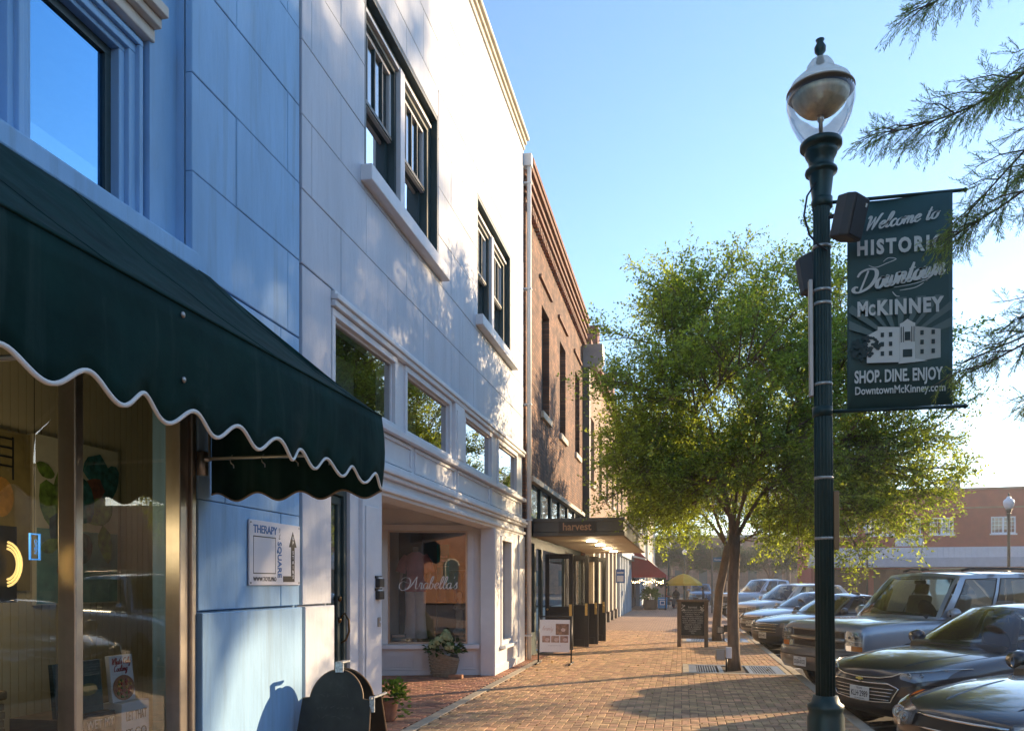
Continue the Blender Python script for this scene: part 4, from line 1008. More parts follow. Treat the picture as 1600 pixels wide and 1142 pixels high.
for k in range(9):
    q = random.Random(k); a = q.uniform(-1.2, 1.2); 
    for s2 in range(9):
        d = Vector((math.cos(a), math.sin(a), 0)); p = Vector((-3.32, 8.75, .3)) + d * (.06 + s2 * .022) + Vector((0, 0, .08 * math.sin(s2 * .35) - s2 * s2 * .004))
        u = Vector((q.uniform(-1, 1), q.uniform(-1, 1), q.uniform(-.2, .5))).normalized(); w = u.orthogonal().normalized()
        mb.add([p, p + u * .03 + w * .02, p + u * .06, p + u * .03 - w * .02], [(0, 1, 2, 3)])
mb.build('leaves', leafmat('bright_leaf', (.10, .19, .03), (.26, .36, .04), .4, .45), iv)
nm = brush('t', "Arabella's", .11, 'sign_white', B, frame((-4.36, 13.535, 1.50), (1, 0, 0), (0, 0, 1)), slant=.18, thin=.06, thick=.17, width=1.0)
nm.name = 'window_lettering'
nm.data.transform(Matrix.Translation(piv) @ Matrix.Rotation(R(16), 4, 'Z') @ Matrix.Translation(-piv))
# mannequin
mq = thing('mannequin', 'headless mannequin in pink blouse and white trousers in the display window', 'mannequin', (-4.78, 14.05, .54))
def loft(rings, k=18):
    return [[(cx + a * math.cos(2 * math.pi * j / k), cy + b * math.sin(2 * math.pi * j / k), z) for j in range(k)] for cx, cy, z, a, b in rings]
M('pink_cloth', (.62, .26, .28), .8, var=.15, vscale=9, bump=.5, bscale=12); M('white_cloth', (.85, .85, .9), .8, var=.08, vscale=9, bump=.5, bscale=10); M('skin_form', (.42, .30, .22), .6)
mx, my = -4.76, 14.05
MB().grid(loft([(mx, my, 1.45, .21, .14), (mx, my, 1.52, .205, .135), (mx, my, 1.68, .17, .11), (mx, my, 1.80, .165, .11), (mx, my, 1.95, .185, .12), (mx, my, 2.06, .20, .11), (mx, my, 2.13, .15, .09), (mx, my, 2.17, .075, .06)]), True).build('blouse', 'pink_cloth', mq, smooth=True)
for s in (-1, 1):
    MB().tube([(mx + s * .16, my, 2.10), (mx + s * .235, my - .01, 1.98), (mx + s * .28, my - .03, 1.80)], [.07, .085, .095], 12).build('sleeve', 'pink_cloth', mq, smooth=True)
    MB().tube([(mx + s * .25, my - .02, 1.9), (mx + s * .275, my - .03, 1.72), (mx + s * .26, my - .08, 1.5)], [.042, .036, .028], 10).build('arm', 'skin_form', mq, smooth=True)
    MB().grid(loft([(mx + s * .10, my, .60, .125, .11), (mx + s * .10, my, .75, .105, .095), (mx + s * .095, my, 1.05, .09, .085), (mx + s * .09, my, 1.30, .105, .10), (mx + s * .085, my, 1.47, .11, .115)]), True).build('trouser_leg', 'white_cloth', mq, smooth=True)
    MB().lathe([(0, 0), (.06, 0), (.06, .04), (.03, .06), (0, .06)], 12, at=(mx + s * .1, my - .05, .54)).build('shoe', 'skin_form', mq, smooth=True)
MB().lathe([(.055, 0), (.05, .05), (.052, .11), (.0, .12)], 14, at=(mx, my, 2.15)).build('neck', 'skin_form', mq, smooth=True)
# statue, green banner, small signs behind the glass
M('statue_stone', (.46, .42, .34), .8, var=.25, vscale=25, bump=.5)
su = thing('cherub_statue', 'weathered stone garden figurine on a pedestal inside the display window', 'statue', (-3.95, 14.0, .54))
MB().lathe([(.10, 0), (.11, .03), (.08, .06), (.07, .12), (.11, .16), (.12, .20), (.09, .24), (.0, .25)], 20, at=(-3.95, 14.0, .54)).build('pedestal', 'statue_stone', su, smooth=True)
MB().grid(loft([(-3.95, 14, .78, .07, .06), (-3.94, 14, .90, .06, .055), (-3.955, 14, 1.02, .072, .06), (-3.95, 14, 1.12, .06, .05), (-3.945, 14, 1.22, .075, .05), (-3.945, 14, 1.28, .045, .035), (-3.945, 14, 1.31, .03, .03), (-3.945, 13.99, 1.35, .045, .045), (-3.945, 13.99, 1.41, .045, .047), (-3.945, 13.99, 1.45, .015, .015)], 14), True).build('figure', 'statue_stone', su, smooth=True)
for s in (-1, 1): MB().tube([(-3.945 + s * .065, 14, 1.23), (-3.945 + s * .10, 13.96, 1.15), (-3.945 + s * .03, 13.93, 1.12)], [.022, .02, .015], 8).build('arm', 'statue_stone', su, smooth=True)
gb2 = thing('green_window_banner', 'teal green hanging banner with white print in the display window', 'banner', (-4.2, 13.95, 1.5))
MB().box(-4.33, -4.10, 13.96, 13.965, 1.62, 2.30).build('cloth', M('teal_cloth', (.02, .22, .17), .7), gb2)
text('lettering', 'Grand', .05, 'sign_white', gb2, frame((-4.2, 13.957, 2.08), (1, 0, 0), (0, 0, 1)), ext=.0005); text('lettering', 'Open', .05, 'sign_white', gb2, frame((-4.2, 13.957, 2.01), (1, 0, 0), (0, 0, 1)), ext=.0005)
MB().box(-4.325, -4.105, 13.955, 13.9595, 1.9, 1.905).build('stripe', 'sign_white', gb2)
MB().tube([(-4.22, 13.962, 2.3), (-4.22, 13.962, 2.88)], .003, 5).build('cord', 'print_black', gb2)
fb = thing('blue_window_notice', 'small blue notice at the foot of the display window', 'sign', (-4.9, 13.63, .55))
MB().box(-5.0, -4.74, 13.62, 13.63, .585, .71).build('panel', M('notice_blue', (.03, .13, .2), .5), fb); MB().box(-4.98, -4.76, 13.612, 13.6195, .655, .695).build('print', 'sign_white', fb)
dl = thing('dark_dress_rail', 'rail of dark blue garments hanging inside the display window', 'clothes', (-4.2, 14.6, .54))
MB().tube([(-4.6, 14.6, .54), (-4.6, 14.6, 1.85), (-3.75, 14.6, 1.85), (-3.75, 14.6, .54)], .012, 8).build('rail', 'galvanised', dl, smooth=True)
for k in range(5): MB().grid(loft([(-4.5 + k * .16, 14.6, 1.25, .075, .2), (-4.5 + k * .16, 14.6, 1.5, .06, .17), (-4.5 + k * .16, 14.6, 1.78, .04, .16), (-4.5 + k * .16, 14.6, 1.83, .01, .05)], 12), True).build('garment', M('garment%d' % (k % 2), ((.03, .06, .13), (.06, .045, .04))[k % 2], .8, var=.2), dl, smooth=True)

for t_, dy in ((mq, -.22), (su, -.1), (gb2, -.2), (dl, .0)): t_.location.y += dy
fb.location.y -= .40; fb.rotation_euler = (0, 0, R(16))
# ================================================================== entrance of the brick building
def leaf(x0, x1, y, label):
    t = thing('open_door', label, 'door', ((x0 + x1) / 2, y, 0), 'black glazed doors standing open')
    d = MB(); d.box(x0, x0 + .1, y, y + .05, .02, 2.3); d.box(x1 - .1, x1, y, y + .05, .02, 2.3); d.box(x0 + .101, x1 - .101, y, y + .05, 2.18, 2.3); d.box(x0 + .101, x1 - .101, y, y + .05, .93, 1.05); d.box(x0 + .101, x1 - .101, y, y + .05, .02, .2)
    o = d.build('door_frame', 'black_paint', t, bevel=.006)
    MB().box(x0 + .1, x1 - .1, y + .012, y + .038, .2, .93).build('lower_panel', 'black_paint', t)
    MB().add([(x0 + .1, y + .025, 1.05), (x1 - .1, y + .025, 1.05), (x1 - .1, y + .025, 2.18), (x0 + .1, y + .025, 2.18)], [(0, 1, 2, 3)]).build('door_pane', 'shop_glass', t)
    MB().box(x1 - .092, x1 - .03, y - .006, y - .0005, .80, 1.1).build('push_plate', M('brass', (.55, .38, .14), .3, metal=.9), t)
    MB().lathe([(0, 0), (.025, 0), (.012, .02), (.012, .035), (.028, .045), (.024, .065), (0, .07)], 14, mat=frame((x1 - .06 if x0 > -3.1 else x0 + .06, y - .006, .98), (1, 0, 0), (0, 0, 1))).build('knob', 'brass', t, smooth=True)
leaf(-3.19, -2.52, 18.72, 'wide black glazed door right behind the white easel sign')
leaf(-2.86, -2.26, 19.7, 'second black glazed door standing open under the flat canopy')
leaf(-2.78, -2.12, 20.6, 'third black glazed door with brass plate under the flat canopy')
leaf(-2.7, -2.02, 21.7, 'farthest black glazed door standing open under the flat canopy')
es = thing('easel_sign', 'white photo easel sign in black metal frame by the entrance', 'sign', (-2.45, 15.55, 0))
e = MB()
for x in (-2.79, -2.13): e.tube([(x, 15.55, .02), (x, 15.62, .95)], .016, 8); e.tube([(x, 15.25, .02), (x, 15.85, .02)], .018, 8)
e.tube([(-2.79, 15.62, .94), (-2.13, 15.62, .94)], .014, 8); e.tube([(-2.79, 15.565, .2), (-2.13, 15.565, .2)], .016, 8)
e.build('frame', 'black_paint', es, smooth=True)
fs = frame((-2.46, 15.565, .56), (1, 0, 0), (0, .07, .93))
def flat(name, mat, u0, u1, v0, v1, d): return MB().obox(fs @ Matrix.Translation(((u0 + u1) / 2, (v0 + v1) / 2, d)), u1 - u0, v1 - v0, .004).build(name, mat, es)
flat('panel', 'enamel', -.30, .30, -.32, .32, .0)
for i, (u0, u1, v0, v1) in enumerate(((.02, .28, .02, .24), (-.25, -.09, -.13, .0), (-.07, .09, -.13, .0), (.11, .27, -.13, .0))):
    flat('photo', M('photo%d' % i, ((.24, .14, .09), (.36, .22, .17), (.40, .26, .2), (.33, .2, .15))[i], .5, var=.6, vscale=14), u0, u1, v0, v1, .004)
    MB().lathe([(0, 0), (.04, 0), (.045, .001), (0, .0015)], 16, mat=fs @ Matrix.Translation(((u0 + u1) / 2 + .02, (v0 + v1) / 2 - .01, .0065)) @ Matrix.Diagonal((1, .8, 1, 1))).build('photo_detail', M('rose', (.55, .42, .38), .6, var=.3, vscale=40), es)
brush('lettering', 'beauty'.replace('u', 'n'), .045, M('print_pink', (.45, .25, .2), .6), es, fs @ Matrix.Translation((-.14, .11, .0035)), width=.22, thin=.06, thick=.1)
text('lettering', 'by appointment only', .03, 'print_grey', es, fs @ Matrix.Translation((0, -.19, .0035)), width=.26, ext=.0004)

# ================================================================== menu board
M('old_wood', (.17, .12, .08), .75, var=.3, vscale=9, bump=.4, bscale=40, stretch=(3, 3, .5))
mn = thing('menu_board', 'freestanding wooden menu board with white chalk menu on the sidewalk', 'sign', (.27, 20.5, 0))
for x0 in (-.11, .555): MB().box(x0, x0 + .10, 20.46, 20.56, 0.0, 1.13).build('post', 'old_wood', mn, bevel=.006)
MB().box(-.12, .665, 20.45, 20.57, 1.132, 1.19).build('top_rail', 'old_wood', mn, bevel=.006); MB().box(-.008, .553, 20.47, 20.55, .21, .29).build('bottom_rail', 'old_wood', mn, bevel=.006)
MB().box(-.009, .554, 20.50, 20.52, .291, 1.131).build('panel', 'chalkboard', mn)
fm = lambda u, v: frame((u, 20.498, v), (1, 0, 0), (0, 0, 1))
M('chalk_white', (.6, .6, .57), .8)
text('lettering', 'harvest', .085, 'chalk_white', mn, fm(.272, 1.0), width=.22, ext=.0005)
mlines = ['SEASONAL KITCHEN', 'TEXAS BEETS & GOAT CHEESE', 'SMOKED TROUT', 'BUTTERMILK CHICKEN', 'RIBEYE  BONE MARROW', 'GULF SNAPPER  CORN', 'DUCK CONFIT HASH', 'GARDEN TOMATO', 'GRITS & GREENS', 'PEACH COBBLER', 'COFFEE', 'TEA']
for i, s in enumerate(mlines): text('lettering', s, .042, 'chalk_white', mn, fm(.272, .92 - i * .052), width=min(.50, .03 * len(s)), ext=.0005)
q = random.Random(4)
for cx in (.04, .50):
    mb = MB()
    for k in range(14):
        u, v = cx + q.uniform(-.04, .04), 1.0 + q.uniform(-.1, .07); mb.prism([(u + .016 * math.cos(t), v + .016 * math.sin(t)) for t in [k2 * .9 for k2 in range(7)]], .0008, frame((0, 20.4975, 0), (1, 0, 0), (0, 0, 1)))
    mb.build('grape_drawing', 'chalk_white', mn)
MB().box(-.009, .554, 20.4975, 20.4985, .955, .958).build('rule', 'chalk_white', mn)

# ================================================================== tree grates and flood lights
M('cast_iron', (.30, .30, .31), .45, metal=.6, var=.2, vscale=8)
def grate(x0, x1, y0, y1, label):
    t = thing('tree_grate', label, 'tree grate', ((x0 + x1) / 2, (y0 + y1) / 2, 0), 'cast iron grates round the street trees')
    cx, cy = (x0 + x1) / 2, (y0 + y1) / 2
    f = MB()
    for a, b, c, d in ((x0, x1, y0, y0 + .09), (x0, x1, y1 - .09, y1), (x0, x0 + .14, y0 + .091, y1 - .091), (x1 - .14, x1, y0 + .091, y1 - .091), (cx - .30, cx - .22, y0 + .091, y1 - .091), (cx + .22, cx + .30, y0 + .091, y1 - .091)): f.box(a, b, c, d, -.03, .003)
    f.build('rim', 'cast_iron', t, bevel=.004)
    k_ = MB()
    for a, b, c, d in ((x0 - .11, x1 + .09, y0 - .11, y0 - .001), (x0 - .11, x1 + .09, y1 + .001, y1 + .11), (x0 - .11, x0 - .001, y0, y1), (x1 + .001, x1 + .09, y0, y1)): k_.box(a, b, c, d, -.03, .006)
    k_.build('collar', 'concrete', t, bevel=.004)
    for s, (a, b) in enumerate(((x0 + .14, cx - .30), (cx + .30, x1 - .14))):
        sl = MB(); x = a + .015
        while x < b - .02: sl.box(x, x + .022, y0 + .091, y1 - .091, -.03, .001); x += .045
        sl.build('slats', 'cast_iron', t, kind='stuff')
    MB().box(cx - .22, cx + .22, y0 + .09, y1 - .09, -.06, -.02).build('soil', M('soil', (.05, .035, .025), .95, var=.3, vscale=20), t)
    MB().box(x0, x1, y0, y1, -.07, -.045).build('pit', M('pit_dark', (.03, .025, .02), .95), t)
grate(*GRATES[0], 'slatted iron grate round the nearer street tree'); grate(*GRATES[1], 'slatted iron grate round the second street tree')
def flood(x, y, label, m_):
    t = thing('flood_light', label, 'light', (x, y, 0))
    MB().tube([(x, y, 0), (x, y, .26)], .018, 8).build('stake', 'black_paint', t, smooth=True)
    MB().box(x - .20, x - .02, y - .09, y + .03, .20, .40).build('housing', m_, t, bevel=.02)
    MB().box(x - .012, x + .09, y - .05, y + .05, .24, .44).build('junction_box', 'enamel' if m_ == 'tan_metal' else m_, t, bevel=.008)
    MB().box(x - .18, x - .04, y - .094, y - .0905, .22, .38).build('lens', M('lens', (.35, .33, .3), .15), t)
M('tan_metal', (.38, .30, .21), .45, var=.15)
flood(.80, 14.95, 'tan flood light on a stake before the nearer tree trunk', 'tan_metal'); flood(1.16, 22.95, 'black flood light beside the second tree trunk', 'black_paint')

# ================================================================== lamp post, speakers, banner
M('post_green', (.016, .042, .038), .4, metal=.3, var=.2, vscale=6, bump=.08)
glass('globe_glass', (.97, .97, .96), .7, rough=.1)
def frosted(name):
    m = bpy.data.materials.new(name); N, L = nodes_of(m); N.remove(N['Principled BSDF'])
    a = N.new('ShaderNodeBsdfTransparent'); b = N.new('ShaderNodeBsdfTranslucent'); c = N.new('ShaderNodeBsdfDiffuse'); g_ = N.new('ShaderNodeBsdfGlossy')
    a.inputs[0].default_value = (.96, .94, .9, 1); b.inputs[0].default_value = (.95, .88, .74, 1); c.inputs[0].default_value = (.85, .8, .7, 1); g_.inputs['Roughness'].default_value = .15
    m1 = N.new('ShaderNodeMixShader'); m2 = N.new('ShaderNodeMixShader'); m3 = N.new('ShaderNodeMixShader'); m1.inputs[0].default_value = .5; m2.inputs[0].default_value = .5; m3.inputs[0].default_value = .08
    L.new(b.outputs[0], m1.inputs[1]); L.new(c.outputs[0], m1.inputs[2]); L.new(a.outputs[0], m2.inputs[1]); L.new(m1.outputs[0], m2.inputs[2]); L.new(m2.outputs[0], m3.inputs[1]); L.new(g_.outputs[0], m3.inputs[2]); L.new(m3.outputs[0], N['Material Output'].inputs['Surface'])
    MATS[name] = m
    return m
def acorn(z): return [(.098, z - .03), (.135, z + .02), (.172, z + .10), (.194, z + .19), (.192, z + .26), (.168, z + .315), (.118, z + .36), (.085, z + .38), (.076, z + .42), (.055, z + .45), (.02, z + .465)]
def lamp(x, y, label, group, detail=True, lean=0.0):
    t = thing('street_lamp', label, 'street lamp', (x, y, 0), group, local=True)
    base = [(.17, 0), (.17, .06), (.15, .09), (.135, .12), (.122, .4), (.112, .70), (.105, .72), (.105, .80), (.095, .83), (.103, .85), (.103, .875), (.082, .89), (.07, .93)]
    MB().lathe(base, 40 if detail else 14).build('base', 'post_green', t, smooth=True)
    MB().lathe([(.056, .90), (.053, 2.5), (.048, 3.82), (.052, 3.84), (.052, 3.87)], 96 if detail else 12, flute=16 if detail else 0, depth=.006).build('shaft', 'post_green', t, smooth=True)
    MB().lathe([(.052, 3.85), (.060, 3.88), (.053, 3.90), (.068, 4.03), (.072, 4.043), (.072, 4.045), (.090, 4.052), (.093, 4.063), (.090, 4.075), (.074, 4.082), (.070, 4.10), (.073, 4.13), (.088, 4.158), (.094, 4.175), (.094, 4.183), (.088, 4.186), (.090, 4.195), (.114, 4.203), (.120, 4.21), (.120, 4.232), (.112, 4.24), (.102, 4.246)], 48 if detail else 14, flute=0).build('capital', 'post_green', t, smooth=True)
    g = MB().lathe(acorn(4.28)[:5] if detail else acorn(4.28), 40 if detail else 14).build('globe', 'globe_glass' if detail else M('globe_white', (.75, .77, .8), .3), t, smooth=True)
    if detail: MB().lathe(acorn(4.28)[4:], 40).build('globe_dome', frosted('frosted'), t, smooth=True)
    MB().lathe([(.024, 4.72), (.02, 4.745), (.012, 4.76), (.032, 4.785), (.034, 4.81), (.018, 4.84), (.026, 4.855), (.0, 4.87)], 16).build('finial', 'post_green', t, smooth=True)
    if detail:
        MB().lathe([(.03, 4.40), (.06, 4.405), (.105, 4.43), (.135, 4.46), (.155, 4.49), (.165, 4.52), (.16, 4.525), (.12, 4.545), (.03, 4.55)], 40).build('reflector', M('reflector_bronze', (.62, .54, .38), .45, metal=.3, var=.2, vscale=30, stretch=(1, 1, .05)), t, smooth=True)
        MB().lathe([(.188, 4.538), (.1945, 4.54), (.1945, 4.548), (.188, 4.55)], 40).build('globe_band', M('band_bronze', (.34, .28, .2), .4, metal=.4), t, smooth=True)
        MB().lathe([(.012, 4.28), (.012, 4.36), (.02, 4.37), (.02, 4.4), (0, 4.41)], 12).build('lamp_holder', 'galvanised', t, smooth=True)
    t.rotation_euler = (0, lean, 0)
    return t
lp = lamp(.85, 5.04, 'tall dark green fluted street lamp carrying the welcome banner', 'acorn street lamps', lean=R(-.45))
for z in (3.60, 3.34, 3.26, 2.78, 2.22, 1.86):
    MB().lathe([(.052, z), (.0545, z + .002), (.0545, z + .016), (.052, z + .018)], 32).build('steel_band', 'galvanised', lp, smooth=True)
MB().box(-.078, -.054, -.02, .02, 2.72, 3.42).build('conduit', 'galvanised', lp, bevel=.004)
MB().box(.05, .082, -.025, .025, 1.80, 2.15).build('control_box', M('box_bronze', (.20, .14, .07), .4, metal=.4), lp, bevel=.004)
MB().tube([(-.04, -.05, 3.98), (-.09, -.06, 3.9), (-.11, -.07, 3.78), (-.08, -.075, 3.66), (-.03, -.07, 3.60), (.02, -.07, 3.56)], .006, 6).build('cable', 'print_black', lp, smooth=True)
M('speaker_grey', (.060, .056, .052), .5, var=.1, bump=.15, bscale=200)
def speaker(mtx, label):
    loc = mtx.translation
    t = thing('speaker', label, 'speaker', loc)
    P = [(-.075, -.07), (.075, -.07), (.085, -.02), (.058, .06), (-.058, .06), (-.085, -.02)]
    MB().prism(P, .235, mtx @ Matrix.Translation((0, 0, -.1175))).build('cabinet', 'speaker_grey', t, bevel=.012)
    MB().obox(mtx @ Matrix.Translation((0, -.072, 0)), .13, .006, .215).build('grille', M('grille_cloth', (.035, .034, .033), .7, bump=.5, bscale=400), t, bevel=.003)
    MB().obox(mtx @ Matrix.Translation((.035, -.077, .07)), .016, .004, .02).build('badge', 'galvanised', t)
    MB().tube([mtx @ Vector((0, .05, .0)), mtx @ Vector((0, .09, .02)), mtx @ Vector((0, .12, .02))], .014, 8).build('bracket', 'black_paint', t, smooth=True)
speaker(Matrix.Translation((.935, 4.87, 3.70)) @ Matrix.Rotation(R(50), 4, 'Z') @ Matrix.Rotation(R(14), 4, 'X'), 'dark grey loudspeaker clamped to the lamp post facing the banner')
speaker(Matrix.Translation((.80, 5.17, 3.50)) @ Matrix.Rotation(R(215), 4, 'Z') @ Matrix.Rotation(R(12), 4, 'X'), 'dark loudspeaker behind the lamp post facing away')
MB().tube([(.02, .05, 3.88), (.02, .05, 4.0)], .004, 6).build('antenna', 'print_black', lp)

bn = thing('street_banner', 'green welcome banner with white lettering hung from the lamp post', 'banner', (.95, 5.04, 2.6))
M('banner_green', (.040, .092, .088), .6, var=.18, vscale=2.5); M('banner_ray', (.12, .175, .165), .6); M('banner_print', (.66, .67, .62), .6); M('banner_dark', (.018, .040, .038), .6)
U0, U1, V0, V1 = .965, 1.535, 2.635, 3.865
def bwave(u): return 5.04 + .012 * math.sin((u - U0) * 9) 
rows = [[(U0 + (U1 - U0) * j / 24, bwave(U0 + (U1 - U0) * j / 24), V0 + (V1 - V0) * i / 4) for j in range(25)] for i in range(5)]
MB().grid(rows).build('cloth', 'banner_green', bn, smooth=True, solid=.003)
for z in (3.875, 2.625):
    MB().tube([(.88, 5.04, z), (1.60, 5.04, z)], .011, 8).build('arm', 'post_green', bn, smooth=True); MB().lathe([(0, -.018), (.018, 0), (0, .018)], 10, at=(1.605, 5.04, z)).build('knob', 'post_green', bn, smooth=True)
    MB().lathe([(.052, z - .03), (.058, z - .028), (.058, z + .028), (.052, z + .03)], 24, at=(.825, 5.04, 0)).build('collar', 'post_green', bn, smooth=True)
um = (U0 + U1) / 2
bf = lambda u, v, d=.018: frame((u, 5.04 - d, v), (1, 0, 0), (0, 0, 1))
# rays
for k in range(9):
    a0 = R(14 + k * 17.5); a1 = a0 + R(9); rr = .36
    P = [(um, 3.0)] + [(max(U0 + .006, min(U1 - .006, um + rr * math.cos(a))), 3.0 + min(.275, rr * math.sin(a))) for a in (a0, (a0 + a1) / 2, a1)]
    MB().prism(P, .001, frame((0, 5.025, 0), (1, 0, 0), (0, 0, 1))).build('ray', 'banner_ray', bn)
brush('lettering', 'Welcome to', .042, 'banner_print', bn, bf(um + .02, 3.70), width=.40, slant=.3, thin=.15, thick=.34, rise=.10)
text('lettering', 'HISTORIC', .115, 'banner_print', bn, bf(um, 3.575), bold=.0055, space=1.3, width=.47)
brush('lettering', 'Downtown', .062, 'banner_print', bn, bf(um - .005, 3.355), width=.50, slant=.28, thin=.15, thick=.36, rise=.16)
fl = MB()
for pts in ([(-.17, 3.475), (-.13, 3.46), (-.07, 3.48), (-.02, 3.50), (-.06, 3.51), (-.09, 3.49)], [(-.03, 3.335), (.06, 3.345), (.14, 3.365), (.17, 3.39), (.13, 3.40), (.09, 3.38), (.15, 3.36)], [(0, 3.315), (.08, 3.325), (.13, 3.35)], [(-.04, 3.31), (-.02, 3.285), (.0, 3.28)]):
    ribbon(fl, catmull(pts, 8), .004, .006, frame((um, 5.022, 0), (1, 0, 0), (0, 0, 1)))
fl.build('flourish', 'banner_print', bn)
text('lettering', 'M', .115, 'banner_print', bn, bf(um - .203, 3.215), bold=.0055, width=.058)
text('lettering', 'KINNEY', .115, 'banner_print', bn, bf(um + .052, 3.215), bold=.0055, space=1.2, width=.36)
text('lettering', 'C', .085, 'banner_print', bn, bf(um - .152, 3.207), bold=.004, xs=.62)
# courthouse drawing
cdm = frame((um + .02, 5.024, 0), (1, 0, 0), (0, 0, 1)); cdm2 = frame((um + .02, 5.0215, 0), (1, 0, 0), (0, 0, 1))
def bp(name, mat, P, m): return MB().prism(P, .001, m).build(name, mat, bn)
M('print_pale', (.50, .51, .46), .6)
bp('court_wing', 'banner_print', [(-.20, 2.90), (-.02, 2.895), (-.02, 3.10), (-.14, 3.11), (-.14, 3.09), (-.20, 3.06)], cdm); bp('court_wing', 'print_pale', [(.065, 2.895), (.20, 2.91), (.20, 3.075), (.065, 3.10)], cdm)
bp('court_centre', 'banner_print', [(-.019, 2.89), (.064, 2.89), (.064, 3.12), (.05, 3.125), (.022, 3.145), (-.005, 3.125), (-.019, 3.12)], cdm)
bp('court_steps', 'banner_print', [(-.03, 2.885), (.13, 2.895), (.07, 2.91), (-.01, 2.91)], cdm2)
for u, v, w, h in [(x, y, .018, .026) for x in (-.115, -.07, .10, .16) for y in (2.95, 3.005, 3.06)] + [(.022, 3.045, .03, .05), (.022, 2.945, .05, .045)]:
    bp('court_window', 'banner_dark', [(u - w / 2, v - h / 2), (u + w / 2, v - h / 2), (u + w / 2, v + h / 2), (u - w / 2, v + h / 2)], cdm2)
for u in (-.012, .0, .045, .057): bp('court_column', 'banner_dark', [(u - .002, 3.01), (u + .002, 3.01), (u + .002, 3.1), (u - .002, 3.1)], cdm2)
q = random.Random(9); mb = MB()
for k in range(70):
    a, rr = q.uniform(0, 6.28), .085 * math.sqrt(q.random()); u, v = -.205 + rr * math.cos(a), 2.985 + rr * math.sin(a) * .8
    mb.prism([(u + .012 * math.cos(t), v + .010 * math.sin(t)) for t in (0, 1.2, 2.4, 3.7, 5)], .0006, frame((um + .02, 5.0205 - k * .00001, 0), (1, 0, 0), (0, 0, 1)))
mb.build('tree_drawing', 'banner_dark', bn)
text('lettering', 'SHOP. DINE. ENJOY', .10, 'banner_print', bn, bf(um - .01, 2.815), bold=.003, width=.48)
text('lettering', 'DowntownMcKinney.com', .065, 'banner_print', bn, bf(um, 2.735), bold=.0012, width=.49)
# ================================================================== cars
def paint(name, c, metal=.35, rough=.32): return M(name, c, rough, metal=metal, coat=1.0, var=.04, vscale=3)
M('tyre', (.018, .018, .018), .85, var=.2); M('rim_alloy', (.45, .45, .46), .3, metal=.9); M('car_trim', (.012, .012, .012), .5); M('chrome', (.62, .60, .57), .14, metal=1.0)
M('grille_black', (.008, .008, .008), .45); M('seat', (.17, .15, .125), .8); M('lamp_silver', (.55, .55, .55), .12, metal=.9); M('amber', (.55, .17, .02), .2); M('plate_white', (.66, .66, .64), .4); M('gold', (.60, .42, .10), .3, metal=.8)
glass('car_glass', (.72, .78, .72), 1.25); glass('lamp_glass', (.85, .88, .9), 1.4)

